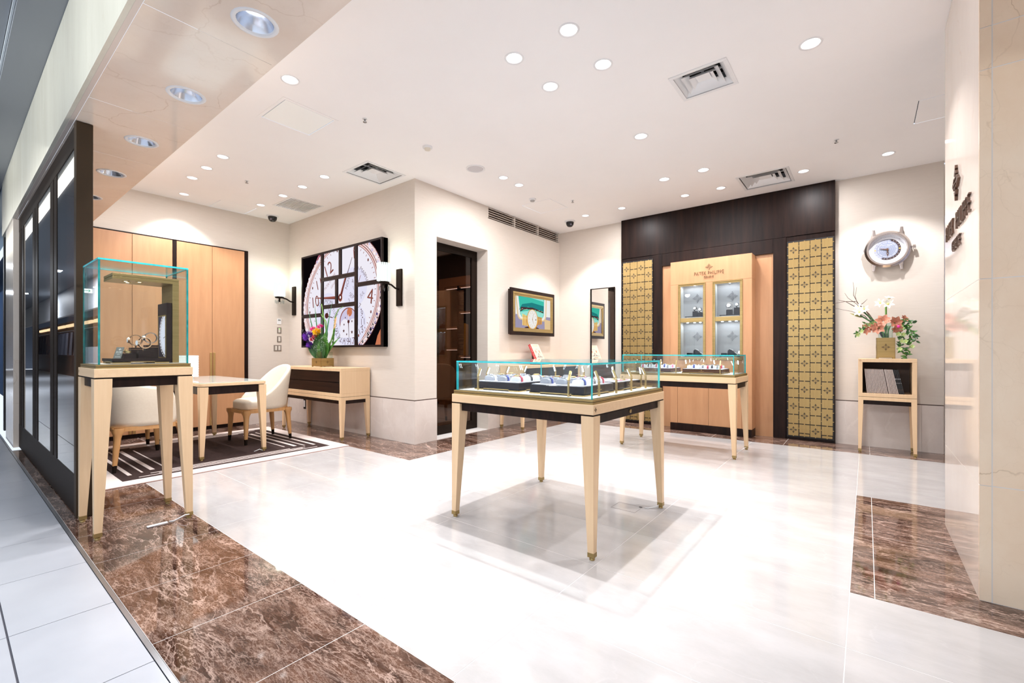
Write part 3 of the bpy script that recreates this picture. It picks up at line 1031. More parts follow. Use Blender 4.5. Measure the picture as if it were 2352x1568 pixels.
# ------------------------------------------------------------------ glass showcases
def tapered_leg(x, y, sx, sy, z1, wt, wb, m, parent, foot_h=0.03, z0=0.0):
    """square leg, straight on its outer corner (x, y) and tapering on the inner sides; sx, sy point inwards"""
    zf = z0 + foot_h
    b = [(x, y, zf), (x + sx * wb, y, zf), (x + sx * wb, y + sy * wb, zf), (x, y + sy * wb, zf)]
    k = z1 - 0.10 * z1
    mid = [(x, y, k), (x + sx * wt * 0.98, y, k), (x + sx * wt * 0.98, y + sy * wt * 0.98, k), (x, y + sy * wt * 0.98, k)]
    t = [(x, y, z1), (x + sx * wt, y, z1), (x + sx * wt, y + sy * wt, z1), (x, y + sy * wt, z1)]
    if sx * sy < 0:
        b, mid, t = [b[i] for i in (0, 3, 2, 1)], [mid[i] for i in (0, 3, 2, 1)], [t[i] for i in (0, 3, 2, 1)]
    mb = MB()
    mb.add(b + mid + t, [(3, 2, 1, 0), (8, 9, 10, 11)] + [(i, (i + 1) % 4, 4 + (i + 1) % 4, 4 + i) for i in range(4)] + [(4 + i, 4 + (i + 1) % 4, 8 + (i + 1) % 4, 8 + i) for i in range(4)])
    leg = mb.build('leg', m, parent, 0.0015)
    e = 0.001
    cx, cy = x + sx * wb / 2, y + sy * wb / 2
    f = MB()
    f.box(min(x, x + sx * wb) - e, max(x, x + sx * wb) + e, min(y, y + sy * wb) - e, max(y, y + sy * wb) + e, z0 + foot_h * 0.55, z0 + foot_h * 1.35)
    f.lathe((cx, cy, z0), [(wb * 0.40, 0.0), (wb * 0.42, foot_h * 0.35), (wb * 0.28, foot_h * 0.4), (wb * 0.28, foot_h * 0.6)], 12)
    f.build('foot', brass, leg)
    return leg


def showcase(label, x0, x1, y0, y1, z_wood0, z_wood1, z_deck, z_glass, wt=0.075, wb=0.035, apron_h=0.055, inset=0.022, gt=0.010, group=None, vedge=None):
    t = thing('glass_showcase', label, 'showcase', ((x0 + x1) / 2, (y0 + y1) / 2, 0), group)
    for x, sx in ((x0, 1), (x1, -1)):
        for y, sy in ((y0, 1), (y1, -1)):
            tapered_leg(x, y, sx, sy, z_wood0 - 0.008, wt, wb, maple, t)
            a, b = min(x, x + sx * wt), max(x, x + sx * wt)
            c, d = min(y, y + sy * wt), max(y, y + sy * wt)
    e = 0.018
    za0, za1 = z_wood0 - apron_h, z_wood0 - 0.0005
    ap = MB()
    ap.box(x0 + wt, x1 - wt, y0 + e, y0 + e + 0.02, za0, za1).box(x0 + wt, x1 - wt, y1 - e - 0.02, y1 - e, za0, za1)
    ap.box(x0 + e, x0 + e + 0.02, y0 + wt, y1 - wt, za0, za1).box(x1 - e - 0.02, x1 - e, y0 + wt, y1 - wt, za0, za1)
    ap.build('apron', ebony, t, 0.001)
    MB().box(x0 + 0.004, x1 - 0.004, y0 + 0.004, y1 - 0.004, z_wood0 - 0.008, z_wood0).build('shadow_line', bronze, t)
    MB().box(x0, x1, y0, y1, z_wood0, z_wood1).build('top', maple_x, t, 0.003)
    i = inset * 0.45
    h = z_deck - z_wood1
    bp = MB()
    bp.box(x0 + i, x1 - i, y0 + i, y1 - i, z_wood1, z_wood1 + h * 0.44).box(x0 + i, x1 - i, y0 + i, y1 - i, z_wood1 + h * 0.56, z_deck)
    p = bp.build('base_plate', brass, t)
    MB().box(x0 + i + 0.004, x1 - i - 0.004, y0 + i + 0.004, y1 - i - 0.004, z_wood1 + h * 0.44, z_wood1 + h * 0.56).build('groove', black, p)
    j = inset + gt + 0.002
    MB().box(x0 + j, x1 - j, y0 + j, y1 - j, z_deck, z_deck + 0.003).build('deck', felt, t)
    gx0, gx1, gy0, gy1 = x0 + inset, x1 - inset, y0 + inset, y1 - inset
    zt = z_glass

    def pane(a, b, c, d, e0, f0, axis):
        m = MB()
        vs = [(a, c, e0), (b, c, e0), (b, d, e0), (a, d, e0), (a, c, f0), (b, c, f0), (b, d, f0), (a, d, f0)]
        fs = [((3, 2, 1, 0), 'z'), ((4, 5, 6, 7), 'z'), ((0, 1, 5, 4), 'y'), ((1, 2, 6, 5), 'x'), ((2, 3, 7, 6), 'y'), ((3, 0, 4, 7), 'x')]
        for f, n in fs:
            m.add([vs[q] for q in f], [(0, 1, 2, 3)], 0 if n == axis else 1)
        m.build('pane', [pane_m, teal_edge if axis == 'z' or vedge is None else vedge], t)
    pane(gx0, gx1, gy0, gy1, zt - gt, zt, 'z')
    pane(gx0, gx1, gy0, gy0 + gt, z_deck, zt - gt - 0.0006, 'y')
    pane(gx0, gx1, gy1 - gt, gy1, z_deck, zt - gt - 0.0006, 'y')
    pane(gx0, gx0 + gt, gy0 + gt + 0.0005, gy1 - gt - 0.0005, z_deck, zt - gt - 0.0006, 'x')
    pane(gx1 - gt, gx1, gy0 + gt + 0.0005, gy1 - gt - 0.0005, z_deck, zt - gt - 0.0006, 'x')
    return t


dark_inlay = mat('dark engraved inlay', (0.10, 0.06, 0.025, 1), 0.5)
main = showcase('large central glass-topped maple showcase holding four trays of watches', -2.176, -1.121, 2.112, 3.157, 0.765, 0.8185, 0.844, 1.0385)
emblem(MB(), FX(-1.121), 2.135, 0.792, 0.014, 0.0, 0.0012).build('emblem', dark_inlay, main)
MB().lathe((0, 0, 0), [(0.012, 0), (0.012, 0.004), (0.006, 0.005), (0.0001, 0.003)], 16).build('lock', brass, main)
lk = [c for c in main.children if c.name.startswith('lock')][0]
lk.data.transform(Matrix.Translation(Vector((-1.139, 2.62, 0.735)) - ORG[main.name]) @ Matrix.Rotation(PI / 2, 4, 'Y') @ Matrix.Translation(ORG[main.name]))
rear = showcase('rear narrow glass-topped maple showcase standing before the watch cabinet', -2.300, -1.040, 4.990, 5.610, 0.772, 0.832, 0.858, 1.064, apron_h=0.06)
emblem(MB(), FY(4.99), -2.268, 0.802, 0.014, 0.0, 0.0012).build('emblem', dark_inlay, rear)
tall = showcase('tall narrow glass showcase on long maple legs beside the partition', -4.000, -3.515, 0.548, 1.036, 0.946, 0.999, 1.022, 1.652, 0.082, 0.036, 0.062, 0.020, 0.010, None, teal_deep)
MB().ellipse(FY(0.548), -3.975, 0.974, 0.004, 0.010, 0, 0.001).build('lock', dark_inlay, tall)


# ------------------------------------------------------------------ trays, cushions, watches and lamps inside
gold_print = mat('gold print', (0.75, 0.50, 0.17, 1), 0.35, 0.4)


def tray(label, x0, x1, y0, y1, z, h, group, face, logo=True, body=None):
    t = thing('watch_tray', label, 'display tray', ((x0 + x1) / 2, (y0 + y1) / 2, z), group)
    bw = 0.012
    b = MB()
    b.box(x0 + 0.004, x1 - 0.004, y0 + 0.004, y1 - 0.004, z + bw * 0.9, z + h - 0.004)
    b.build('body', body or gloss_dark, t, 0.002)
    f = MB()
    for a, bb in ((x0, x0 + 0.08), (x1 - 0.08, x1)):
        for c, d in ((y0, y0 + 0.08), (y1 - 0.08, y1)):
            f.box(a, bb, c, d, z, z + bw)
    f.box(x0, x1, y0, y1, z + bw * 0.55, z + bw)
    f.build('brass_base', brass_b, t)
    MB().box(x0 + 0.012, x1 - 0.012, y0 + 0.012, y1 - 0.012, z + h - 0.004, z + h).build('pad', mat('lilac grey suede', (0.56, 0.54, 0.60, 1), 0.9), t)
    if logo:
        m = MB()
        if face == 'x':
            fr, c = FX(x1 - 0.004), (y0 + y1) / 2
        else:
            fr, c = FY(y0 + 0.004), (x0 + x1) / 2
        zc = z + h * 0.58
        emblem(m, fr, c, zc + h * 0.14, h * 0.13, 0, 0.0008)
        m.text(fr, 'PATEK PHILIPPE', c, zc - h * 0.10, h * 0.10, 0, 0.0008, width=h * 1.05)
        m.text(fr, 'GENEVE', c, zc - h * 0.26, h * 0.07, 0, 0.0008, width=h * 0.42)
        m.build('lettering', gold_print, t)
    return t


STRAP = {
    'black': mat('black strap leather', (0.02, 0.02, 0.025, 1), 0.4), 'red': mat('red strap leather', (0.50, 0.03, 0.07, 1), 0.45),
    'pink': mat('rose pink strap leather', (0.80, 0.20, 0.34, 1), 0.45), 'blue': mat('navy blue strap leather', (0.03, 0.05, 0.26, 1), 0.4),
    'white': mat('white strap leather', (0.80, 0.79, 0.80, 1), 0.45), 'brown': mat('brown strap leather', (0.16, 0.07, 0.03, 1), 0.45),
    'steel': steel, 'gold': brass_b, 'grey': mat('grey strap leather', (0.22, 0.22, 0.25, 1), 0.5)}
DIAL = {'white': mat('white dial', (0.85, 0.85, 0.87, 1), 0.25), 'black': mat('black dial', (0.015, 0.015, 0.02, 1), 0.2), 'blue': mat('blue dial', (0.03, 0.07, 0.3, 1), 0.2)}
CASES = {'steel': steel, 'gold': brass_b}
WCACHE = {}


def loaf(mb, L, Wd, H, mi=0, n=10, m=6):
    """cushion: rounded loaf, length L along x, width Wd along y"""
    pts = []
    for i in range(n + 1):
        t = PI * i / n
        pts.append((-Wd / 2 * math.copysign(abs(math.cos(t)) ** 0.6, math.cos(t)), H * math.sin(t) ** 0.6))
    vs, fs = [], []
    ks = [(-0.5, 0.86), (-0.46, 0.97), (-0.2, 1), (0.2, 1), (0.46, 0.97), (0.5, 0.86)]
    for x, s in ks:
        for y, z in pts:
            vs.append((x * L, y * s, z * s))
    q = n + 1
    for k in range(len(ks) - 1):
        for i in range(n):
            fs.append((k * q + i, k * q + i + 1, (k + 1) * q + i + 1, (k + 1) * q + i))
    fs.append(tuple(range(n, -1, -1)))
    fs.append(tuple((len(ks) - 1) * q + i for i in range(q)))
    return mb.add(vs, fs, mi, True)


def cushion(label, x, y, z, rot, m, group, L=0.05, Wd=0.07, H=0.034):
    k = ('c', m.name, L)
    if k not in WCACHE:
        o = loaf(MB(), L, Wd, H).build('watch_cushion', m)
        WCACHE[k] = o
    else:
        o = WCACHE[k].copy()
        COL.objects.link(o)
    o.location = (x, y, z)
    o.rotation_euler = (0, 0, rot)
    return tag(o, label, 'cushion', group)


def watch(label, x, y, z, rot, strap, case, dial, group, H=0.034, Wd=0.07):
    """wrist watch closed around a cushion"""
    k = ('w', strap, case, dial)
    if k not in WCACHE:
        t = thing('wrist_watch', label, 'watch', (0, 0, 0), group)
        pts = []
        n = 14
        for i in range(n + 1):
            a = PI * i / n
            pts.append((-(Wd / 2 + 0.0015) * math.copysign(abs(math.cos(a)) ** 0.6, math.cos(a)), (H + 0.0015) * math.sin(a) ** 0.6 + 0.0))
        vs, fs = [], []
        for y_, z_ in pts:
            s = 1.0 + 0.09
            vs += [(-0.0085, y_, z_), (0.0085, y_, z_), (0.0085, y_ * s, z_ * s), (-0.0085, y_ * s, z_ * s)]
        for i in range(n):
            for q in range(4):
                fs.append((4 * i + q, 4 * i + (q + 1) % 4, 4 * i + 4 + (q + 1) % 4, 4 * i + 4 + q))
        fs += [(3, 2, 1, 0), tuple(4 * n + q for q in range(4))]
        MB().add(vs, fs).build('strap', STRAP[strap], t)
        b = MB()
        b.lathe((0, 0, H), [(0.014, 0.0), (0.0185, 0.002), (0.0185, 0.007), (0.0165, 0.0095), (0.015, 0.0095)], 20)
        b.box(-0.009, -0.006, -0.023, 0.023, H + 0.001, H + 0.005).box(0.006, 0.009, -0.023, 0.023, H + 0.001, H + 0.005)
        b.cyl((0.018, 0, H + 0.004), (0.022, 0, H + 0.004), 0.0025, n=8)
        c = b.build('case', CASES[case], t)
        d = MB().lathe((0, 0, H), [(0.0155, 0.0085), (0.0001, 0.0085)], 20)
        f = Fr((0, 0, H + 0.0085), (1, 0, 0), (0, 1, 0))
        dl = d.build('dial', DIAL[dial], t)
        hm = MB().line(f, 0, 0, 0.004, 0.010, 0.0012, 0, 0.0006).line(f, 0, 0, -0.008, 0.002, 0.0014, 0, 0.0006)
        for q in range(12):
            a = q * PI / 6
            hm.line(f, 0.012 * math.cos(a), 0.012 * math.sin(a), 0.0142 * math.cos(a), 0.0142 * math.sin(a), 0.001, 0, 0.0004)
        hm.build('hands', CASES['gold'] if dial != 'white' else black, dl)
        WCACHE[k] = t
        o = t
    else:
        o = dup(WCACHE[k], label=label, group=group)
    o.location = (x, y, z)
    o.rotation_euler = (0, 0, rot)
    return o


def flat_watch(label, x, y, z, rot, strap, case, dial, group):
    """wrist watch laid out straight with its strap open"""
    k = ('f', strap, case, dial)
    if k not in WCACHE:
        t = thing('wrist_watch', label, 'watch', (0, 0, 0), group)
        fr = Fr((0, 0, 0.001), (1, 0, 0), (0, 1, 0))
        MB().prism(fr, [(-0.007, -0.095), (0.007, -0.095), (0.009, -0.018), (-0.009, -0.018)], 0, 0.004).prism(fr, [(-0.009, 0.018), (0.009, 0.018), (0.007, 0.08), (-0.007, 0.08)], 0, 0.004).build('strap', STRAP[strap], t, 0.001)
        MB().lathe((0, 0, 0.001), [(0.016, 0.0), (0.0185, 0.002), (0.0185, 0.007), (0.0165, 0.009), (0.015, 0.009)], 18).cyl((0.018, 0, 0.005), (0.022, 0, 0.005), 0.0025, n=8).build('case', CASES[case], t)
        d = MB().lathe((0, 0, 0.001), [(0.0155, 0.008), (0.0001, 0.008)], 18).build('dial', DIAL[dial], t)
        f = Fr((0, 0, 0.009), (1, 0, 0), (0, 1, 0))
        MB().line(f, 0, 0, 0.004, 0.010, 0.0012, 0, 0.0006).line(f, 0, 0, -0.008, 0.002, 0.0014, 0, 0.0006).build('hands', black if dial == 'white' else brass_b, d)
        WCACHE[k] = t
        o = t
    else:
        o = dup(WCACHE[k], label=label, group=group)
    o.location = (x, y, z)
    o.rotation_euler = (0, 0, rot)
    return o


ZD = 0.847
TH = 0.058
trays = {
    'front left': (-2.075, -1.70, 2.225, 2.60), 'front right': (-1.610, -1.235, 2.212, 2.60),
    'back right': (-1.610, -1.240, 2.668, 3.035), 'back left': (-2.075, -1.70, 2.668, 3.035)}
for nm, (a, b, c, d) in trays.items():
    tray('dark lacquered tray with brass base, %s of four in the central showcase' % nm, a, b, c, d, ZD, TH, 'trays in the central showcase', 'x')
STYLES = [('white', 'steel', 'white'), ('blue', 'steel', 'white'), ('red', 'gold', 'white'), ('white', 'gold', 'white'), ('steel', 'steel', 'blue'), ('black', 'steel', 'white'),
          ('pink', 'gold', 'white'), ('red', 'steel', 'white'), ('grey', 'gold', 'white'), ('blue', 'steel', 'blue')]
ROWN, COLN = ['front', 'middle', 'back'], ['left', 'centre', 'right']
q = 0
for nm in ('front left', 'front right'):
    a, b, c, d = trays[nm]
    for r in range(3):
        for k in range(3):
            st = STYLES[q % len(STYLES)]
            q += 1
            x = a + 0.075 + k * (b - a - 0.15) / 2
            y = c + 0.085 + r * (d - c - 0.16) / 2
            hh = 0.034 + 0.004 * (r % 2)
            cushion('watch cushion, %s row %s, on the %s tray, central showcase' % (ROWN[r], COLN[k], nm), x, y, ZD + TH, PI / 2 + 0.05, cushion_m if (q % 3) else pale_cushion, 'watch cushions in the central showcase', 0.062)
            watch('%s watch on %s strap, %s row %s, on the %s central tray' % (st[1], st[0], ROWN[r], COLN[k], nm), x, y, ZD + TH, PI / 2 + 0.05, st[0], st[1], st[2], 'watches on cushions in the central showcase')
for nm in ('back right', 'back left'):
    a, b, c, d = trays[nm]
    for k in range(5):
        st = STYLES[(q * 3) % len(STYLES)]
        q += 1
        x = a + 0.055 + k * (b - a - 0.11) / 4
        flat_watch('flat %s watch, open %s strap, place %s from left, %s central tray' % (st[1], st[0], ('one', 'two', 'three', 'four', 'five')[k], nm), x, (c + d) / 2, ZD + TH, 0.0, st[0], st[1], st[2], 'watches laid flat in the central showcase')


def led_lamp(label, x, y, z, ang, group, tilt=0.42, lit=1.0):
    """slim brass post with a tilted head; its LED strip shines the way ang points"""
    k = 'led'
    if k not in WCACHE:
        t = thing('display_lamp', label, 'display lamp', (0, 0, 0), group)
        w = 0.006
        MB().box(-w, w, -w * 0.75, w * 0.75, 0, 0.085).build('post', brass_b, t, 0.001)
        h = MB()
        fr = Fr((0, 0, 0.087), (0, 1, 0), (math.sin(tilt), 0, math.cos(tilt)))
        h.rect(fr, -w, w, 0, 0.060, -0.007, 0.0045)
        hd = h.build('head', brass_b, t, 0.001)
        MB().rect(fr, -w * 0.75, w * 0.75, 0.012, 0.056, 0.0046, 0.0062).build('led', led_glow, hd)
        WCACHE[k] = t
        o = t
    else:
        o = dup(WCACHE[k], label=label, group=group)
    o.location = (x, y, z)
    o.rotation_euler = (0, 0, ang)
    return o


# fix the lamp so that only its inner face is lit: frame above points n = u x v, towards +x and down
GL = 'display lamps in the central showcase'
lamps = [(-2.005, 2.185, PI / 2, 'front edge, by the left corner'), (-1.313, 2.180, PI / 2, 'front edge, by the near corner'),
         (-1.195, 2.317, PI, 'right edge, first from the near corner'), (-1.195, 2.543, PI, 'right edge, second from the near corner'), (-1.195, 2.766, PI, 'right edge, third from the near corner'), (-1.195, 3.005, PI, 'right edge, by the far corner'),
         (-2.120, 2.40, 0, 'left edge, first from the front'), (-2.120, 2.62, 0, 'left edge, second from the front'), (-2.120, 2.84, 0, 'left edge, third from the front'),
         (-1.98, 3.085, -PI / 2, 'back edge, first from the left'), (-1.72, 3.085, -PI / 2, 'back edge, second from the left'), (-1.47, 3.085, -PI / 2, 'back edge, third from the left'), (-1.26, 3.085, -PI / 2, 'back edge, by the far right corner')]
for x, y, a, lab in lamps:
    led_lamp('slim brass LED lamp in the central showcase, ' + lab, x, y, ZD, a, GL)
for i, (x, y) in enumerate(((-1.88, 2.41), (-1.42, 2.41), (-1.42, 2.85), (-1.88, 2.85))):
    pass

# rear showcase contents
ZR, TR = 0.861, 0.052
for nm, a, b in (('left', -2.13, -1.72), ('right', -1.60, -1.19)):
    tray('reddish dark tray with gold lettering, %s one in the rear showcase' % nm, a, b, 5.06, 5.42, ZR, TR, 'trays in the rear showcase', 'y', True, red_dark)
    for r in range(2):
        for k in range(4):
            st = STYLES[(q * 7 + 1) % len(STYLES)]
            q += 1
            x, y = a + 0.06 + k * (b - a - 0.12) / 3, 5.15 + r * 0.17
            cushion('pale watch cushion, %s row place %s, on the %s rear tray' % (('front', 'back')[r], 'ABCD'[k].replace('A', 'one').replace('B', 'two').replace('C', 'three').replace('D', 'four'), nm), x, y, ZR + TR, 0.1, pale_cushion, 'watch cushions in the rear showcase', 0.05, 0.07, 0.034)
            watch('%s watch on %s strap, %s row place %s, on the %s rear tray' % (st[1], st[0], ('front', 'back')[r], ('one', 'two', 'three', 'four')[k], nm), x, y, ZR + TR, 0.1, *st, 'watches in the rear showcase')
GR = 'display lamps in the rear showcase'
for x, y, a, lab in ((-1.83, 5.035, PI / 2, 'front edge left'), (-1.655, 5.035, PI / 2, 'front edge between the trays'), (-1.20, 5.035, PI / 2, 'front edge right'), (-1.09, 5.15, PI, 'right end'),
                     (-2.0, 5.545, -PI / 2, 'back edge left'), (-1.70, 5.545, -PI / 2, 'back edge second'), (-1.38, 5.545, -PI / 2, 'back edge third'), (-1.12, 5.50, -PI / 2, 'back right corner'), (-2.24, 5.30, 0, 'left end')):
    led_lamp('slim brass LED lamp in the rear showcase, ' + lab, x, y, ZR, a, GR)

# tall showcase contents
zt = 1.025
t = thing('brass_display_frame', 'brass canopy and upright with three small spotlights inside the tall showcase', 'display stand', (-3.76, 0.80, zt))
MB().box(-3.90, -3.66, 0.655, 0.998, 1.553, 1.569).box(-3.90, -3.66, 0.655, 0.998, 1.572, 1.588).box(-3.897, -3.663, 0.658, 0.995, 1.569, 1.572).build('canopy', brass, t, 0.001)
MB().box(-3.90, -3.66, 0.962, 0.998, zt, 1.5525).build('upright', brass, t, 0.001)
for x, y in ((-3.74, 0.735), (-3.80, 0.755), (-3.72, 0.80)):
    MB().lathe((x, y, 1.553), [(0.020, 0.0), (0.020, -0.003), (0.013, -0.004), (0.013, -0.001)], 18).build('spotlight', brass_b, t)
    MB().lathe((x, y, 1.553), [(0.013, -0.002), (0.0001, -0.0025)], 14).build('lens', emit('warm lens', (1, 0.9, 0.68, 1), 14.0), t)
    add_light('canopy_beam', 'SPOT', (x, y, 1.545), 2.2, (1, 0.85, 0.62), t, 0.012, 80, 0.5)
t = thing('display_plinth', 'low dark plinth on a brass base inside the tall showcase', 'display stand', (-3.72, 0.80, zt))
MB().box(-3.86, -3.585, 0.64, 0.93, zt + 0.014, zt + 0.032).build('top', gloss_dark, t, 0.001)
f = MB()
for a, b in ((-3.855, -3.79), (-3.655, -3.59)):
    for c, d in ((0.645, 0.73), (0.85, 0.925)):
        f.box(a, b, c, d, zt, zt + 0.014)
f.box(-3.855, -3.59, 0.645, 0.925, zt + 0.008, zt + 0.014).build('brass_base', brass_b, t)
zp = zt + 0.032


def block(label, x0, x1, y0, y1, h, z=zp):
    t = thing('display_block', label, 'display block', ((x0 + x1) / 2, (y0 + y1) / 2, z), 'dark display blocks in the tall showcase')
    MB().box(x0, x1, y0, y1, z, z + h * 0.84).build('body', gloss_dark, t, 0.001)
    MB().box(x0, x1, y0, y1, z + h * 0.86, z + h).build('cap', gloss_dark, t, 0.001)
    return t


block('low dark block with a gold watch lying on it, nearest the sign', -3.70, -3.63, 0.700, 0.765, 0.033)
block('dark block under the front standing watch', -3.67, -3.60, 0.770, 0.845, 0.050)
block('dark block under the left standing watch', -3.77, -3.71, 0.755, 0.815, 0.068)
block('tallest dark block under the rear standing watch', -3.77, -3.70, 0.830, 0.895, 0.085)


def ring_watch(label, x, y, z, rot, metal):
    t = thing('bracelet_watch', label, 'watch', (x, y, z), 'standing bracelet watches in the tall showcase')
    R = 0.036
    c = Vector((x, y, z + 0.012 + R))
    a = Vector((math.cos(rot), math.sin(rot), 0))
    fr = Fr(c, a, (0, 0, 1))
    MB().ring(fr, 0, 0, R, R, R - 0.005, R - 0.005, -0.009, 0.009, 40).ring(fr, 0, 0, R, R, R - 0.005, R - 0.005, 0.009, -0.009, 40).build('bracelet', metal, t)
    ct = c - a * R
    d = -a
    b = MB().cyl(ct - d * 0.003, ct + d * 0.007, 0.0185, 0.0175, 20)
    b.build('case', metal, t)
    MB().cyl(ct + d * 0.0071, ct + d * 0.0076, 0.015, n=20).build('dial', DIAL['white'], t)
    MB().cyl((x, y, z), (x, y, z + 0.016), 0.004).build('stand', black, t)
    return t


ring_watch('front gold bracelet watch standing on a block in the tall showcase', -3.635, 0.808, zp + 0.050, PI / 2 + 0.2, mat('rose gold', (0.80, 0.58, 0.42, 1), 0.15, 1.0))
ring_watch('left gold bracelet watch standing on a block in the tall showcase', -3.74, 0.785, zp + 0.068, PI / 2, mat('rose gold', (0.80, 0.58, 0.42, 1), 0.15, 1.0))
ring_watch('rear steel bracelet watch standing on the tallest block', -3.735, 0.862, zp + 0.085, PI / 2, steel)
t = thing('coiled_watch', 'small gold watch lying coiled on the low block', 'watch', (-3.665, 0.732, zp + 0.033), None)
MB().ring(Fr((-3.665, 0.732, zp + 0.033), (1, 0, 0), (0, 1, 0)), 0, 0, 0.022, 0.015, 0.019, 0.012, 0, 0.014, 24).build('bracelet', brass_b, t)
MB().cyl((-3.665, 0.720, zp + 0.044), (-3.665, 0.714, zp + 0.049), 0.012, n=16).build('case', brass_b, t)
t = thing('sign_card', 'small dark tilted sign with white lettering beside the gold watch', 'sign', (-3.64, 0.665, zp))
fr = Fr((-3.615, 0.668, zp), (0, 1, 0), (-0.42, 0.30, 0.86))
MB().rect(fr, -0.019, 0.019, 0, 0.082, -0.004, 0).build('card', mat('slate grey card', (0.05, 0.06, 0.055, 1), 0.4), t, 0.001)
m = MB()
wt_ = mat('white print', (0.85, 0.85, 0.83, 1), 0.6)
emblem(m, fr, 0, 0.066, 0.007, 0, 0.0004)
m.text(fr, 'PATEK', 0, 0.049, 0.007, 0, 0.0004, width=0.026).text(fr, 'PHILIPPE', 0, 0.040, 0.006, 0, 0.0004, width=0.026).text(fr, 'GENEVE', 0, 0.028, 0.004, 0, 0.0004, width=0.014).text(fr, 'CALATRAVA', 0, 0.012, 0.005, 0, 0.0004, width=0.024)
m.build('lettering', wt_, t)
t = thing('picture_panel', 'dark upright panel with a framed close-up of a watch dial in the tall showcase', 'display panel', (-3.70, 0.90, zt))
px0, px1 = -3.70, -3.66
MB().box(-3.86, -3.662, 0.930, 0.958, zt, 1.425).build('body', gloss_dark, t, 0.001)
fy = FY(0.930)
MB().frame(fy, -3.845, -3.677, 1.055, 1.345, 0.008, 0, 0.003).build('brass_frame', brass, t)
m = MB()
m.rect(fy, -3.837, -3.685, 1.063, 1.337, 0, 0.0008, 0)
m.ellipse(fy, -3.64, 1.21, 0.18, 0.165, 0.0008, 0.0012, 48, 1)
m.ring(fy, -3.64, 1.21, 0.18, 0.165, 0.155, 0.142, 0.0012, 0.0016, 48, 2)
for k in range(40):
    a = 2 * PI * k / 40
    m.ellipse(fy, -3.64 + 0.167 * math.cos(a), 1.21 + 0.153 * math.sin(a), 0.006, 0.006, 0.0016, 0.002, 6, 1)
for k in range(60):
    a = 2 * PI * k / 60
    m.line(fy, -3.64 + 0.13 * math.cos(a), 1.21 + 0.12 * math.sin(a), -3.64 + 0.138 * math.cos(a), 1.21 + 0.127 * math.sin(a), 0.002, 0.0012, 0.0015, 3)
m.line(fy, -3.64, 1.21, -3.73, 1.19, 0.004, 0.0012, 0.0015, 3)
m.clip(fy, -3.837, -3.685, 1.063, 1.337)
m.build('print', [mat('night blue print', (0.02, 0.02, 0.06, 1), 0.3), emit('backlit pale dial', (0.78, 0.80, 0.92, 1), 0.85), mat('grey bezel print', (0.35, 0.32, 0.36, 1), 0.4), mat('dark marks print', (0.06, 0.05, 0.07, 1), 0.4)], t)
add_light('case_strip', 'AREA', (-3.76, 0.66, 1.545), 0.5, (1, 0.93, 0.8), None, 0.02)


# ------------------------------------------------------------------ cables on the floor
def cable(label, pts, r=0.004, m=None):
    o = MB().tube(pts, r, 6).build('power_cable', m or mat('white cable', (0.8, 0.8, 0.8, 1), 0.4))
    return tag(o, label, 'cable')


cable('short white cable at the foot of the tall showcase', [(-3.50, 1.01, 0.03), (-3.49, 0.985, 0.035), (-3.50, 0.955, 0.02), (-3.515, 0.93, 0.006), (-3.53, 0.91, 0.005)])
cable('thin white cable at the right foot of the central showcase', [(-1.135, 3.14, 0.03), (-1.16, 3.10, 0.012), (-1.20, 3.06, 0.005), (-1.22, 3.05, 0.005)], 0.003)
cable('thin white cable at the right rear foot of the rear showcase', [(-1.05, 5.59, 0.02), (-1.06, 5.55, 0.03), (-1.09, 5.50, 0.006), (-1.14, 5.44, 0.004)], 0.003)
cable('small grey cable loop at the desk foot', [(-5.19, 2.18, 0.018), (-5.20, 2.15, 0.035), (-5.21, 2.12, 0.022), (-5.215, 2.10, 0.016)], 0.004)
for (x0, x1, y0, y1), lab in (((-3.56, -3.49, 0.84, 0.925), 'small white floor outlet strip by the tall showcase foot'),):
    t = thing('floor_outlet', lab, 'outlet', ((x0 + x1) / 2, (y0 + y1) / 2, 0))
    MB().box(x0, x1, y0, y1, 0.0, 0.003).build('plate', mat('outlet plate', (0.12, 0.07, 0.05, 1), 0.3, 0.5), t)
    MB().box(x0 + 0.022, x1 - 0.022, y0 - 0.045, y1 - 0.025, 0.003, 0.008).build('lid', white_paint, t)
t = thing('floor_hatch', 'square floor outlet lid under the right side of the central showcase', 'outlet', (-1.33, 3.0, 0))
MB().frame(Fr((0, 0, 0), (1, 0, 0), (0, 1, 0)), -1.42, -1.24, 2.93, 3.07, 0.003, 0.0, 0.0008).build('rim', mat('thin grey rim', (0.25, 0.23, 0.22, 1), 0.5), t)
MB().box(-1.262, -1.243, 3.052, 3.067, 0, 0.002).build('cable_slot', black, t)

# ------------------------------------------------------------------ rug
RX0, RX1, RY0, RY1 = -6.83, -4.735, 0.785, 2.943
t = thing('area_rug', 'chocolate brown rug with cream border and nested cream stripes under the desk', 'rug', ((RX0 + RX1) / 2, (RY0 + RY1) / 2, 0))
MB().box(RX0, RX1, RY0, RY1, 0.0, 0.010).build('border', rug_cream, t, 0.003)
MB().box(RX0 - 0.006, RX1 + 0.006, RY0 - 0.006, RY1 + 0.006, 0.0, 0.004).build('binding', mat('brown rug binding', (0.30, 0.16, 0.12, 1), 0.9), t)
bx = 0.155
MB().box(RX0 + bx, RX1 - bx, RY0 + bx, RY1 - bx, 0.0, 0.0125).build('field', rug_brown, t)
top = Fr((0, 0, 0.0125), (1, 0, 0), (0, 1, 0))
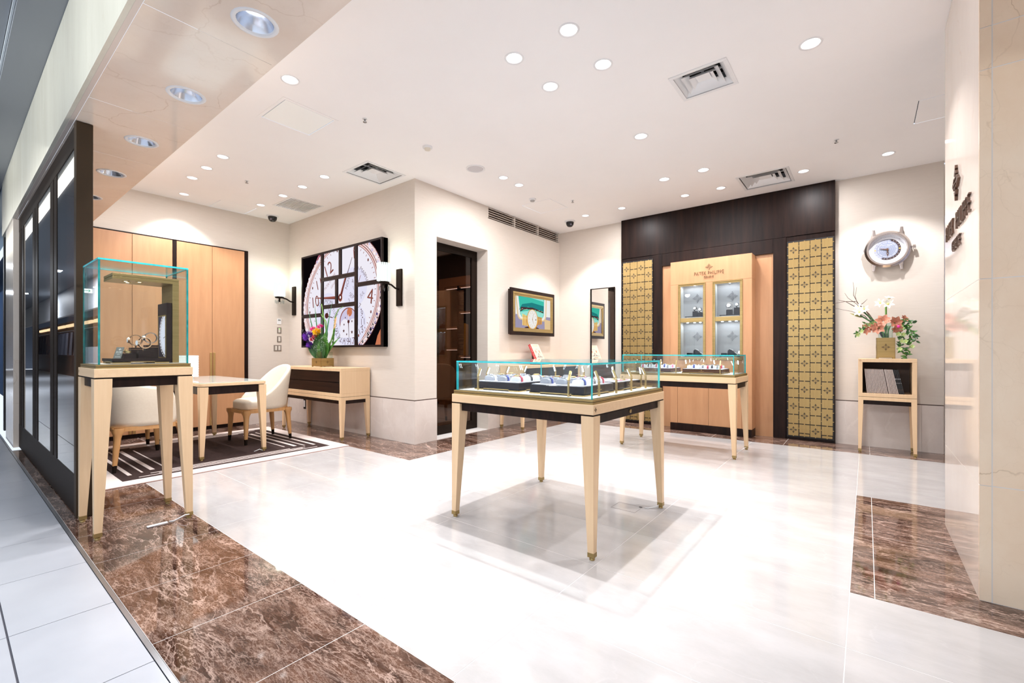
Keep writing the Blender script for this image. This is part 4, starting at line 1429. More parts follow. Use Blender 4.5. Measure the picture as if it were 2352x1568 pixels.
# long stripes along each side, staggered in length; the x sides carry wider bars
for k in range(4):
    d = bx + 0.055 + k * 0.042
    e0 = bx + 0.12 + (k % 2) * 0.10 + k * 0.05
    for yy in (RY0 + d, RY1 - d):
        pass
    for xx in (RX1 - d, RX0 + d):
        MB().rect(top, xx - 0.008, xx + 0.008, RY0 + e0, RY1 - e0, 0, 0.0015).build('stripe', rug_cream, t)
for k, (d, w, e) in enumerate(((0.24, 0.030, 0.36), (0.335, 0.016, 0.40), (0.42, 0.036, 0.45), (0.52, 0.014, 0.50))):
    for yy in (RY0 + d, RY1 - d):
        MB().rect(top, RX0 + e, RX1 - e + 0.02, yy - w / 2, yy + w / 2, 0, 0.0015).build('stripe', rug_cream, t)
ZRUG = 0.0125

# ------------------------------------------------------------------ desk


def round_slab(mb, x0, x1, y0, y1, z0, z1, r=0.04, n=6, mi=0):
    pts = []
    for cx, cy, a in ((x1 - r, y1 - r, 0), (x0 + r, y1 - r, 90), (x0 + r, y0 + r, 180), (x1 - r, y0 + r, 270)):
        for i in range(n + 1):
            t_ = math.radians(a + 90 * i / n)
            pts.append((cx + r * math.cos(t_), cy + r * math.sin(t_)))
    return mb.prism(Fr((0, 0, 0), (1, 0, 0), (0, 1, 0)), pts, z0, z1, mi)


DX0, DX1, DY0, DY1 = -6.66, -5.18, 1.585, 2.212
t = thing('consultation_desk', 'pale maple desk with a glass top standing on the rug', 'desk', ((DX0 + DX1) / 2, (DY0 + DY1) / 2, ZRUG))
for x, sx in ((DX0, 1), (DX1, -1)):
    for y, sy in ((DY0, 1), (DY1, -1)):
        tapered_leg(x, y, sx, sy, 0.742, 0.075, 0.036, maple, t, 0.03, ZRUG)
round_slab(MB(), DX0 - 0.004, DX1 + 0.004, DY0 - 0.004, DY1 + 0.004, 0.748, 0.778).build('top', maple_x, t, 0.003)
round_slab(MB(), DX0 + 0.008, DX1 - 0.008, DY0 + 0.008, DY1 - 0.008, 0.742, 0.748).build('shadow_line', bronze, t)
a = MB()
a.box(DX0 + 0.07, DX1 - 0.07, DY0 + 0.018, DY0 + 0.04, 0.665, 0.742).box(DX0 + 0.07, DX1 - 0.07, DY1 - 0.04, DY1 - 0.018, 0.665, 0.742)
a.box(DX0 + 0.018, DX0 + 0.04, DY0 + 0.07, DY1 - 0.07, 0.665, 0.742).box(DX1 - 0.04, DX1 - 0.018, DY0 + 0.07, DY1 - 0.07, 0.665, 0.742)
a.build('apron', ebony, t, 0.001)
round_slab(MB(), DX0 + 0.01, DX1 - 0.01, DY0 + 0.01, DY1 - 0.01, 0.779, 0.787).build('glass_top', mat('pale backpainted glass', (0.58, 0.64, 0.61, 1), 0.03), t, 0.001)

t = thing('crystal_lamp', 'small glowing white crystal block lamp on the desk behind the tall showcase', 'table lamp', (-6.02, 1.72, 0.787))
cx, cy = -6.02, 1.72
MB().box(cx - 0.05, cx + 0.05, cy - 0.05, cy + 0.05, 0.787, 0.815).build('base', steel, t, 0.003)
sh = MB()
for k in range(9):
    z = 0.815 + k * 0.027
    sh.box(cx - 0.085, cx + 0.085, cy - 0.085, cy + 0.085, z, z + 0.024)
sh.build('crystal_shade', emit('lit crystal', (0.95, 1.0, 0.97, 1), 1.35), t, 0.004)


# ------------------------------------------------------------------ chairs
def chair_proto(label, arms=False):
    t = thing('tub_chair', label, 'chair', (0, 0, 0), 'cream leather tub chairs around the desk')

    def se(tt, a, b, p):
        c, s = math.cos(tt), math.sin(tt)
        return a * math.copysign(abs(s) ** (2 / p), s), b * math.copysign(abs(c) ** (2 / p), c)
    # seat cushion
    vs, fs = [], []
    n = 36
    lay = [(0.40, 0.965), (0.415, 1.0), (0.475, 1.0), (0.500, 0.97), (0.513, 0.88), (0.518, 0.5), (0.519, 0.0)]
    for z, k in lay:
        for i in range(n):
            x, y = se(2 * PI * i / n, 0.232 * k, 0.245 * k, 4.2)
            vs.append((x, y - 0.012, z - (0.012 * (y / 0.245) ** 2 if k < 0.99 and z > 0.45 else 0)))
    for r in range(len(lay) - 1):
        for i in range(n):
            j = (i + 1) % n
            fs.append((r * n + j, r * n + i, (r + 1) * n + i, (r + 1) * n + j))
    fs.append(tuple(range(n)))
    MB().add(vs, fs, 0, True).build('seat', leather, t)
    MB().ring(Fr((0, -0.012, 0.468), (1, 0, 0), (0, 1, 0)), 0, 0, 0.001, 0.001, 0.0005, 0.0005, 0, 0.0005, 6)
    # wrap-around back shell
    vs, fs = [], []
    m, q = 40, None
    T = math.radians(126 if arms else 104)
    for i in range(m + 1):
        tt = -T + 2 * T * i / m
        k = abs(tt) / T
        zt = 0.925 - 0.40 * (k ** 2.2) - 0.03 * k
        if arms:
            zt = 0.90 - 0.215 * k ** 1.3 - 0.16 * max(0.0, (k - 0.88) / 0.12) ** 1.6
        zt = max(zt, 0.50)
        sec = []
        for (z, off) in ((0.398, 0.0), (0.44, 0.006), (0.44 + (zt - 0.44) * 0.5, 0.014), (zt - 0.03, 0.022), (zt - 0.008, 0.016), (zt, 0.0), (zt - 0.008, -0.016), (zt - 0.03, -0.024), (0.44 + (zt - 0.44) * 0.5, -0.034), (0.44, -0.042), (0.398, -0.044)):
            flare = 0.045 * max(0.0, (z - 0.44) / 0.48) * (1 - 0.5 * k)
            x, y = se(tt, 0.268 + off + flare * 0.5, 0.285 + off + flare, 2.7)
            sec.append((x, y - 0.01, z))
        q = len(sec)
        vs += sec
    for i in range(m):
        for r in range(q - 1):
            fs.append((i * q + r, i * q + r + 1, (i + 1) * q + r + 1, (i + 1) * q + r))
        fs.append((i * q + q - 1, i * q, (i + 1) * q, (i + 1) * q + q - 1))
    fs.append(tuple(range(q - 1, -1, -1)))
    fs.append(tuple(m * q + r for r in range(q)))
    MB().add(vs, fs, 0, True).build('backrest', leather, t)
    # wooden rail and legs
    vs, fs = [], []
    for z in (0.362, 0.40):
        for kk in (1.0, 0.84):
            for i in range(n):
                x, y = se(2 * PI * i / n, 0.262 * kk, 0.275 * kk, 4.0)
                vs.append((x, y - 0.004, z))
    for i in range(n):
        j = (i + 1) % n
        A, B, Cc, D = 0, n, 2 * n, 3 * n
        fs += [(A + j, A + i, Cc + i, Cc + j), (B + i, B + j, D + j, D + i), (Cc + j, Cc + i, D + i, D + j), (A + i, A + j, B + j, B + i)]
    MB().add(vs, fs).build('rail', chairw, t)
    for sx in (-1, 1):
        for sy in (-1, 1):
            tx, ty = sx * 0.222, sy * 0.235 - 0.004
            bxx, byy = sx * 0.238, sy * 0.252 + (0.012 if sy > 0 else 0.0)
            prof = [(0.395, 0.046), (0.362, 0.044), (0.335, 0.032), (0.30, 0.0265), (0.20, 0.0235), (0.065, 0.0175)]
            vs, fs = [], []
            N = 12
            for z, r in prof:
                w = 1 - z / 0.395
                cx, cy = tx + (bxx - tx) * w, ty + (byy - ty) * w
                for i in range(N):
                    a_ = 2 * PI * i / N
                    x, y = se(a_, r, r, 3.2)
                    vs.append((cx + x, cy + y, z))
            for r in range(len(prof) - 1):
                for i in range(N):
                    j = (i + 1) % N
                    fs.append((r * N + i, r * N + j, (r + 1) * N + j, (r + 1) * N + i))
            leg = MB().add(vs, fs, 0, True).build('leg', chairw, t)
            MB().cyl((tx + (bxx - tx) * 0.835, ty + (byy - ty) * 0.835, 0.066), (bxx, byy, 0.0), 0.0185, 0.0155, 12).build('leg_tip', bronze, leg)
    return t


ch = chair_proto('cream leather tub chair on honey wood legs beside the watch mural, facing the desk')
ch.location = (-5.895, 2.44, ZRUG)
ORG[ch.name] = Vector(ch.location)
ac = chair_proto('cream leather armchair seen from the side through the legs of the tall showcase', True)
ac.location = (-5.525, 1.215, ZRUG)
ac.rotation_euler = (0, 0, PI + 0.02)
dup(ac, (-6.385, 1.235, ZRUG), 'cream leather armchair mostly hidden, farthest behind the tall showcase', PI - 0.05)


# ------------------------------------------------------------------ sideboards and the small bookcase
def case_on_legs(name, label, cat, face, c0, c1, back, front, z_slab0, z_slab1, z_top, wall_t, m_box, drawers, leg_w=0.06, leg_b=0.034):
    """open fronted maple case on a slab with tapering legs; face 'y' looks to -y, 'x' looks to +x. c0..c1 runs along the front"""
    if face == 'y':
        B = lambda a, b, d0, d1, z0, z1: (a, b, min(d0, d1), max(d0, d1), z0, z1)
        loc = ((c0 + c1) / 2, (front + back) / 2, 0)
    else:
        B = lambda a, b, d0, d1, z0, z1: (min(d0, d1), max(d0, d1), a, b, z0, z1)
        loc = ((front + back) / 2, (c0 + c1) / 2, 0)
    s = 1 if back > front else -1
    t = thing(name, label, cat, loc)
    w = wall_t
    zb = z_slab1 + 0.003
    bx = MB()
    bx.box(*B(c0, c1, front, back, z_top - w, z_top)).box(*B(c0, c1, front, back, zb, zb + w)).box(*B(c0, c0 + w, front, back, zb + w, z_top - w)).box(*B(c1 - w, c1, front, back, zb + w, z_top - w))
    bx.build('case', m_box, t, 0.002)
    MB().box(*B(c0 + w, c1 - w, back - s * 0.015, back, zb + w, z_top - w)).build('back_panel', mat('brown back panel', (0.13, 0.07, 0.04, 1), 0.5), t)
    MB().box(*B(c0 + 0.003, c1 - 0.003, front + s * 0.003, back, z_slab1, zb)).build('shadow_line', bronze, t)
    MB().box(*B(c0, c1, front, back, z_slab0, z_slab1)).build('slab', m_box, t, 0.002)
    a = MB()
    ah = 0.045
    a.box(*B(c0 + leg_w * 0.6, c1 - leg_w * 0.6, front + s * 0.02, front + s * 0.04, z_slab0 - ah, z_slab0)).box(*B(c0 + leg_w * 0.6, c1 - leg_w * 0.6, back - s * 0.04, back - s * 0.02, z_slab0 - ah, z_slab0))
    a.box(*B(c0 + 0.015, c0 + 0.035, front + s * 0.04, back - s * 0.04, z_slab0 - ah, z_slab0)).box(*B(c1 - 0.035, c1 - 0.015, front + s * 0.04, back - s * 0.04, z_slab0 - ah, z_slab0))
    a.build('apron', ebony, t)
    for c, sc in ((c0, 1), (c1, -1)):
        for d, sd in ((front, s), (back, -s)):
            if face == 'y':
                tapered_leg(c, d, sc, sd, z_slab0, leg_w, leg_b, maple, t)
            else:
                tapered_leg(d, c, sd, sc, z_slab0, leg_w, leg_b, maple, t)
    if drawers:
        h = (z_top - w - zb - w) / drawers
        for k in range(drawers):
            z0 = zb + w + k * h
            MB().box(*B(c0 + w + 0.002, c1 - w - 0.002, front + s * 0.012, front + s * 0.035, z0 + 0.003, z0 + h - 0.006)).build('drawer', ebony_x if face == 'y' else ebony, t, 0.001)
        MB().box(*B(c0 + w, c1 - w, front + s * 0.035, back - s * 0.016, zb + w, z_top - w)).build('interior', black, t)
    return t


sb = case_on_legs('sideboard', 'maple sideboard with two dark drawers under the big watch mural', 'sideboard', 'y', -6.62, -5.07, 3.452, 3.045, 0.492, 0.532, 0.892, 0.04, maple, 2)
cs2 = case_on_legs('side_cabinet', 'maple side cabinet with dark drawers under the framed screen, seen through glass', 'sideboard', 'x', 5.03, 6.62, -4.185, -3.77, 0.492, 0.532, 0.900, 0.04, maple, 2)
bc = case_on_legs('open_bookcase', 'small maple cube bookcase on tall legs below the wall clock', 'bookcase', 'y', -0.07, 0.412, 6.62, 6.22, 0.572, 0.608, 1.022, 0.038, maple, 0, 0.045, 0.028)
emblem(MB(), FY(6.22), -0.052, 1.003, 0.012, 0, 0.001).build('emblem', mat('rosy inlay', (0.38, 0.20, 0.12, 1), 0.5), bc)

# the row of books leaning to the left
BZ = 0.650
bw, lean = 0.0108, -0.20
book_cream = mat('ribbed cream spine', (0.62, 0.53, 0.48, 1), 0.5)
book_brown = mat('brown cover', (0.10, 0.05, 0.04, 1), 0.5)
ORD = ['first', 'second', 'third', 'fourth', 'fifth', 'sixth', 'seventh', 'eighth', 'ninth', 'tenth', 'eleventh', 'twelfth', 'thirteenth', 'fourteenth', 'fifteenth', 'sixteenth', 'seventeenth', 'eighteenth', 'nineteenth', 'twentieth', 'twenty-first', 'twenty-second']


def book(label, x, dark, ln, group):
    """thin volume standing in the bookcase, its top leaning left"""
    t = thing('book', label, 'book', (x, 6.32, BZ), group)
    w, h, d0, d1 = bw * (0.94 if not dark else 0.97), 0.262, 6.245, 6.43
    k = math.sin(ln) * h
    hz = math.cos(ln) * h

    def slab(a, b, y0, y1, m, nm, z0=0.0, z1=1.0):
        q0, q1 = k * z0, k * z1
        return MB().hexa([(x + a + q0, y0, BZ + hz * z0), (x + b + q0, y0, BZ + hz * z0), (x + b + q0, y1, BZ + hz * z0), (x + a + q0, y1, BZ + hz * z0)],
                         [(x + a + q1, y0, BZ + hz * z1), (x + b + q1, y0, BZ + hz * z1), (x + b + q1, y1, BZ + hz * z1), (x + a + q1, y1, BZ + hz * z1)]).build(nm, m, t)
    if dark:
        slab(0, w, d0, d1, black, 'cover')
        for z0, z1, c in ((0.60, 0.64, white_paint), (0.44, 0.46, white_paint), (0.68, 0.78, rug_brown), (0.16, 0.20, STRAP['brown'])):
            slab(w * 0.35, w * 0.65, d0 - 0.0006, d0, c, 'lettering', z0, z1)
    else:
        slab(0, w * 0.30, d0 + 0.001, d1, book_brown, 'cover', 0.0, 1.0)
        slab(w * 0.30, w * 0.94, d0, d1 - 0.004, book_cream, 'pages', 0.004, 0.996)
    return t


xb = 0.004
for k in range(22):
    l = -0.085 - 0.105 * k / 21
    book('cream edged book, %s from the left in the bookcase row' % ORD[k], xb + (0.003 if k == 15 else 0), False, l, 'cream edged books in the bookcase')
    xb += bw + (0.0012 if k != 15 else 0.003)
for k in range(4):
    book('black book with small white lettering, %s of four right of the cream books' % ORD[k], xb, True, -0.20, 'black books in the bookcase')
    xb += bw + 0.0012


# ------------------------------------------------------------------ wall pieces: watch mural of nine lightboxes
MY = 3.47
mu = thing('watch_mural', 'wall of nine dark framed lightboxes showing one huge watch dial', 'picture', (-5.705, MY, 1.84))
PAN = [(-6.73, -6.141, 1.625, 2.525), (-6.73, -6.141, 1.158, 1.625), (-6.141, -5.670, 2.127, 2.525), (-5.670, -5.290, 2.127, 2.525), (-6.141, -5.762, 1.733, 2.127),
       (-5.762, -5.290, 1.733, 2.127), (-6.141, -5.290, 1.158, 1.733), (-5.290, -4.715, 1.977, 2.525), (-5.290, -4.715, 1.158, 1.977)]
fy = FY(3.40)
framem = mat('dark brown metal frame', (0.014, 0.008, 0.008, 1), 0.4, 0.0, spec=0.15)
for a, b, c, d in PAN:
    g = 0.0015
    m = MB()
    m.frame(fy, a + g, b - g, c + g, d - g, 0.026, -0.07, 0.020)
    m.rect(fy, a + g, b - g, c + g, d - g, -0.07, -0.006)
    m.build('lightbox_frame', framem, mu, 0.001)
E_ = lambda n, r, g, b, s=0.85: emit(n, lin(r, g, b), s)
art = [E_('backlit white dial', 240, 236, 246, 0.84), E_('backlit lilac', 205, 198, 226), E_('backlit rose gold', 150, 84, 72), E_('backlit dark brown', 84, 42, 40), E_('backlit pale rose', 240, 214, 214),
       E_('backlit black', 14, 9, 13, 0.6), E_('backlit diamond white', 248, 240, 246), E_('backlit diamond violet', 96, 82, 132), E_('backlit strap pink', 186, 106, 126), E_('backlit orange', 200, 120, 86), E_('backlit pale blue lilac', 226, 224, 244)]
DI, LI, RO, BR, PR, BK, DW, DV, PK, OR, BL = range(11)
C0x, C0z = -5.713, 1.88
hx, hz_ = -5.685, 1.841
m = MB()
lv = lambda k: (-0.005 + 0.0004 * k, -0.005 + 0.0004 * (k + 1))
m.rect(fy, -6.73, -4.715, 1.158, 2.525, -0.0058, -0.005, BK)
m.prism(fy, [(-6.62, 2.02), (-6.50, 2.16), (-6.36, 2.40), (-6.22, 2.56), (-6.02, 2.56), (-6.30, 2.22), (-6.52, 1.96)], *lv(0), PK)
m.prism(fy, [(-6.62, 2.02), (-6.56, 2.02), (-6.44, 2.22), (-6.48, 2.24)], *lv(1), PR)
m.prism(fy, [(-4.90, 1.158), (-4.84, 1.30), (-4.78, 1.38), (-4.70, 1.34), (-4.70, 1.158)], *lv(0), OR)
ROT = 0.335


def ept(ea, eb, t_, cx0=-5.705, cz0=1.822):
    x, y = ea * math.cos(t_), eb * math.sin(t_)
    return cx0 + x * math.cos(ROT) - y * math.sin(ROT), cz0 + x * math.sin(ROT) + y * math.cos(ROT)


for k, (ea, eb, c) in enumerate(((1.030, 0.832, BR), (1.018, 0.820, PR), (0.945, 0.768, BR), (0.937, 0.762, PR), (0.915, 0.748, RO), (0.902, 0.738, PR), (0.885, 0.722, RO), (0.876, 0.715, DI))):
    m.ellipse(fy, -5.705, 1.822, ea, eb, *lv(2 + k), 110, c, ROT)
rng = random.Random(3)
n = 74
for k in range(n):
    for row, f_ in ((0, 0.992), (1, 0.962)):
        t_ = 2 * PI * (k + 0.5 * row) / n
        x, z = ept(0.998 * f_ + 0.012, 0.803 * f_ + 0.010, t_)
        dk = -1.75 < math.atan2(z - 1.822, x + 5.705) < 0.15
        c = rng.choice([DW, DV, DV, BK, LI]) if dk else rng.choice([DW, DW, DW, DW, LI, PR])
        r_ = rng.uniform(0.016, 0.026)
        m.ellipse(fy, x, z, r_, r_ * 0.95, *lv(10), 7, c, rng.random())
        if rng.random() < 0.7:
            m.ellipse(fy, x + 0.005, z + 0.004, r_ * 0.45, r_ * 0.45, *lv(11), 5, rng.choice([DW, LI, RO]) if not dk else rng.choice([DW, DW, DV]), 0.4)
for k in range(60):
    t_ = 2 * PI * k / 60 - 0.2
    x, z = ept(0.825, 0.668, t_)
    if k % 5 == 0:
        m.ellipse(fy, x, z, 0.015, 0.020, *lv(10), 10, BR)
        m.ellipse(fy, x, z + 0.003, 0.009, 0.012, *lv(11), 10, RO)
    else:
        x1_, z1_ = ept(0.855, 0.695, t_)
        m.line(fy, x, z, x1_, z1_, 0.008, *lv(10), RO)
# hour numerals of the dial
for s, x, z, h, r in (('12', -5.985, 2.277, 0.17, 0.45), ('11', -6.255, 2.085, 0.135, 0.32), ('10', -6.347, 1.835, 0.155, 0.15), ('4', -4.994, 1.814, 0.19, -0.15), ('1', -5.36, 2.40, 0.12, 0.1)):
    m.text(fy, s, x + 0.008, z - 0.006, h, *lv(10.2), BR, r)
    m.text(fy, s, x, z, h, *lv(11), RO, r)
# month sub-dial to the right, day sub-dial to the left, moon and date at the bottom
m.ellipse(fy, -5.36, 1.96, 0.30, 0.27, *lv(9.6), 48, BL)
m.ellipse(fy, -6.02, 1.66, 0.30, 0.27, *lv(9.6), 48, BL)
m.ellipse(fy, -5.48, 1.47, 0.40, 0.31, *lv(9.6), 56, BL)
for s, x, z, h, r in (('MAR', -5.15, 2.14, 0.055, -0.75), ('APR', -5.31, 2.19, 0.05, 0.2), ('MAY', -5.06, 2.02, 0.05, -1.1), ('NOV', -5.509, 2.03, 0.055, 1.15), ('4', -5.39, 2.04, 0.06, 0.3), ('1', -5.37, 1.95, 0.05, 0.3), ('SEP', -5.41, 1.846, 0.055, -0.55), ('JUL', -5.165, 1.845, 0.062, 0.55),
                      ('MON', -5.985, 1.80, 0.062, -0.15), ('SU', -6.22, 1.79, 0.06, 0.6), ('SAT', -6.33, 1.60, 0.06, 1.2), ('FRI', -6.30, 1.40, 0.06, 2.2), ('TUE', -5.84, 1.65, 0.05, -0.9)):
    m.text(fy, s, x, z, h, *lv(11), BR, r)
m.text(fy, 'PATEK PHILIPPE', -5.955, 2.085, 0.045, *lv(10.2), RO, 0.62, 0.34)
m.text(fy, 'GENEVE', -5.85, 2.05, 0.035, *lv(10.2), RO, 0.62)
for s, x, z, h, r in (('3', -5.473, 1.79, 0.05, 0.5), ('5', -5.33, 1.78, 0.05, 0.2), ('7', -5.228, 1.699, 0.07, -0.5), ('9', -5.176, 1.598, 0.075, -0.25), ('11', -5.151, 1.49, 0.08, 0.05), ('13', -5.193, 1.379, 0.085, 0.5), ('17', -5.39, 1.24, 0.09, 0.12), ('19', -5.528, 1.237, 0.09, 0.0),
                      ('21', -5.65, 1.262, 0.085, -0.45), ('23', -5.751, 1.335, 0.08, -0.85), ('25', -5.80, 1.432, 0.075, -1.25), ('27', -5.828, 1.555, 0.065, -1.6), ('29', -5.755, 1.645, 0.06, 0.7), ('18', -5.99, 1.668, 0.06, 0.5)):
    m.text(fy, s, x, z, h, *lv(11.4), BR, r)
for x, z in ((-5.19, 1.65), (-5.16, 1.545), (-5.165, 1.435), (-5.27, 1.29), (-5.46, 1.235), (-5.59, 1.245), (-5.70, 1.29), (-5.78, 1.38), (-5.82, 1.495), (-5.79, 1.60)):
    m.ellipse(fy, x, z, 0.010, 0.010, *lv(11.4), 8, BR)
# moon window
m.ellipse(fy, -5.49, 1.50, 0.215, 0.195, *lv(12), 48, RO)
m.ellipse(fy, -5.485, 1.495, 0.20, 0.185, *lv(13), 48, LI)
m.ellipse(fy, -5.46, 1.63, 0.062, 0.058, *lv(14), 24, OR)
m.ellipse(fy, -5.575, 1.43, 0.115, 0.11, *lv(15), 32, DI)
m.ellipse(fy, -5.375, 1.43, 0.115, 0.11, *lv(15), 32, DI)
m.rect(fy, -5.69, -5.26, 1.29, 1.42, *lv(15), DI)
for x, z, r in ((-5.60, 1.381, 0.028), (-5.402, 1.36, 0.028), (-5.528, 1.333, 0.02), (-5.592, 1.467, 0.02), (-5.402, 1.505, 0.02), (-5.56, 1.56, 0.016)):
    pts = []
    for k in range(10):
        a = PI / 2 + k * PI / 5
        q = r if k % 2 == 0 else r * 0.42
        pts.append((x + q * math.cos(a), z + q * math.sin(a)))
    m.prism(fy, pts, *lv(16), BR)
m.line(fy, -5.482, 1.50, -5.47, 1.225, 0.016, *lv(17), BR, 0.004)
m.line(fy, -5.482, 1.50, -5.482, 1.60, 0.022, *lv(17), PR, 0.012)
m.ellipse(fy, -5.482, 1.503, 0.026, 0.024, *lv(18), 16, BR)
# sub-dial hands, then the main hands
m.line(fy, -5.27, 1.985, -5.20, 2.10, 0.008, *lv(11), RO)
m.line(fy, -6.02, 1.60, -5.88, 1.575, 0.012, *lv(11), BR)
m.ellipse(fy, -6.04, 1.61, 0.05, 0.04, *lv(12), 20, BR)
m.line(fy, hx, hz_, -5.564, 2.10, 0.055, *lv(12), RO, 0.03)
m.line(fy, hx + 0.003, hz_, -5.40, 2.36, 0.022, *lv(13), BR, 0.008)
m.line(fy, hx, hz_, -6.33, 1.880, 0.05, *lv(12), RO, 0.01)
m.line(fy, hx, hz_ - 0.018, -6.22, 1.862, 0.014, *lv(13), BR, 0.004)
m.ellipse(fy, hx, hz_, 0.05, 0.055, *lv(14), 24, RO)
m.ellipse(fy, hx - 0.004, hz_ + 0.005, 0.036, 0.04, *lv(15), 24, BR)
m.ellipse(fy, hx, hz_ + 0.004, 0.018, 0.020, *lv(16), 16, DW)
m.clip(fy, -6.727, -4.718, 1.161, 2.522)
m.build('dial_print', art, mu)

# ------------------------------------------------------------------ framed screen
tv = thing('framed_screen', 'brown and brass framed lightbox picture of a gold watch beside the doorway', 'picture', (-4.14, 5.745, 1.70))
fx = FX(-4.10)
MB().rect(FX(-4.2), 5.235, 6.26, 1.362, 2.037, 0.0, 0.085).build('back_box', mat('dark brown box', (0.03, 0.016, 0.010, 1), 0.4), tv, 0.002)
MB().frame(fx, 5.161, 6.33, 1.348, 2.045, 0.052, -0.015, 0.014).build('outer_frame', ebony, tv, 0.003)
MB().frame(fx, 5.214, 6.278, 1.401, 1.992, 0.030, -0.015, 0.018).frame(fx, 5.243, 6.249, 1.430, 1.963, 0.018, -0.015, 0.011).frame(fx, 5.260, 6.232, 1.447, 1.946, 0.012, -0.015, 0.007).build('brass_frame', brass, tv, 0.002)
fs_ = FX(-4.098)
scr = [E_('screen teal', 64, 190, 170), E_('screen pale teal', 150, 225, 212), E_('screen dark teal', 36, 130, 130), E_('screen white', 238, 236, 232), E_('screen gold', 228, 168, 66), E_('screen deep gold', 176, 112, 30),
       E_('screen grey lilac', 158, 150, 176), E_('screen brown', 74, 52, 56), E_('screen cream', 226, 196, 150), E_('screen light yellow', 250, 214, 120)]
l2 = lambda k: (0.0004 * k, 0.0004 * (k + 1))
m = MB()
m.rect(fs_, 5.28, 6.26, 1.42, 1.99, -0.0006, 0.0, 3)
m.rect(fs_, 5.28, 6.26, 1.42, 1.66, *l2(0), 6)
m.prism(fs_, [(6.06, 1.42), (6.26, 1.42), (6.26, 1.60), (6.05, 1.62)], *l2(1), 8)
rr = MB()
pts = []
for cx, cz, a in ((5.965, 1.93, 0), (5.43, 1.93, 90), (5.47, 1.70, 180), (5.955, 1.70, 270)):
    for i in range(7):
        t_ = math.radians(a + 15 * i)
        pts.append((cx + 0.075 * math.cos(t_), cz + 0.075 * math.sin(t_)))
big = [(5.70 + (x - 5.70) * 1.22, 1.82 + (z - 1.82) * 1.22) for x, z in pts]
m.prism(fs_, big, *l2(1), 8)
m.prism(fs_, [(5.70 + (x - 5.70) * 1.14, 1.82 + (z - 1.82) * 1.14) for x, z in pts], *l2(2), 3)
m.prism(fs_, pts, *l2(3), 0)
m.prism(fs_, [(5.36, 1.95), (5.36, 1.99), (6.0, 1.99), (6.03, 1.90), (5.7, 1.93)], *l2(4), 1)
m.prism(fs_, [(5.37, 1.73), (5.60, 1.79), (6.03, 1.74), (6.03, 1.83), (5.7, 1.86), (5.45, 1.82)], *l2(4), 2)
m.prism(fs_, [(5.40, 1.70), (5.50, 1.745), (5.75, 1.755), (6.02, 1.715), (6.02, 1.735), (5.72, 1.785), (5.42, 1.775)], *l2(5), 7)
m.prism(fs_, [(5.42, 1.64), (6.0, 1.64), (6.02, 1.71), (5.72, 1.745), (5.40, 1.70)], *l2(5), 1)
for k in range(16):
    m.ellipse(fs_, 5.42 + k * 0.037, 1.74 + 0.01 * math.sin(k * 2.1), 0.008, 0.006, *l2(6), 8, (9, 3, 4)[k % 3])
# the gold watch lying in front of the window
m.ellipse(fs_, 5.70, 1.455, 0.20, 0.035, *l2(7), 24, 7)
for k in range(5):
    m.prism(fs_, [(5.452 + k * 0.028, 1.50 - 0.002 * k), (5.474 + k * 0.028, 1.50 - 0.002 * k), (5.474 + k * 0.028, 1.672 - 0.006 * k), (5.452 + k * 0.028, 1.672 - 0.006 * k)], *l2(8), 4 if k % 2 else 9)
for k in range(6):
    m.prism(fs_, [(5.835 + k * 0.024, 1.515 + 0.004 * k), (5.854 + k * 0.024, 1.515 + 0.004 * k), (5.854 + k * 0.024, 1.655 - 0.002 * k), (5.835 + k * 0.024, 1.655 - 0.002 * k)], *l2(8), 4 if k % 2 else 5)
m.ellipse(fs_, 5.713, 1.592, 0.147, 0.166, *l2(9), 40, 5)
m.ellipse(fs_, 5.713, 1.597, 0.143, 0.160, *l2(10), 40, 4)
m.ellipse(fs_, 5.713, 1.602, 0.128, 0.146, *l2(11), 40, 3)
m.ellipse(fs_, 5.713, 1.600, 0.115, 0.130, *l2(12), 40, 8)
m.ellipse(fs_, 5.713, 1.600, 0.111, 0.126, *l2(13), 40, 3)
for k in range(12):
    a = k * PI / 6
    m.line(fs_, 5.713 + 0.080 * math.cos(a), 1.60 + 0.092 * math.sin(a), 5.713 + 0.098 * math.cos(a), 1.60 + 0.112 * math.sin(a), 0.010, *l2(14), 8)
m.line(fs_, 5.713, 1.60, 5.735, 1.69, 0.008, *l2(15), 5, 0.003).line(fs_, 5.713, 1.60, 5.735, 1.53, 0.010, *l2(15), 5, 0.004).ellipse(fs_, 5.713, 1.60, 0.008, 0.008, *l2(16), 10, 5)
m.rect(fs_, 5.79, 5.812, 1.588, 1.608, *l2(14), 7)
m.clip(fs_, 5.283, 6.258, 1.422, 1.988)
m.build('screen_print', scr, tv)

# book on its stand upon the side cabinet
t = thing('display_book', 'red and cream book leaning on a small dark stand under the framed screen', 'book', (-3.97, 5.72, 0.900))
fr = Fr((-3.905, 5.61, 0.925), (-0.20, 1, 0), (-0.46, -0.11, 1))
bm_ = MB().rect(fr, 0.005, 0.295, 0.004, 0.316, -0.036, -0.004)
bm_.build('pages', mat('paper', (0.80, 0.75, 0.66, 1), 0.8), t)
red = mat('red book cloth', (0.52, 0.025, 0.03, 1), 0.45)
cov = mat('cream book cover', (0.83, 0.66, 0.50, 1), 0.5)
MB().rect(fr, 0, 0.30, 0, 0.32, -0.004, 0.0).build('front_cover', cov, t)
MB().rect(fr, -0.004, 0.30, 0, 0.32, -0.040, -0.036).build('back_cover', red, t)
MB().rect(fr, -0.004, 0.0, 0, 0.32, -0.036, 0.0).build('spine', red, t)
m = MB()
m.text(fr, 'PATEK PHILIPPE', 0.15, 0.292, 0.018, 0, 0.0008, 2, 0, 0.18)
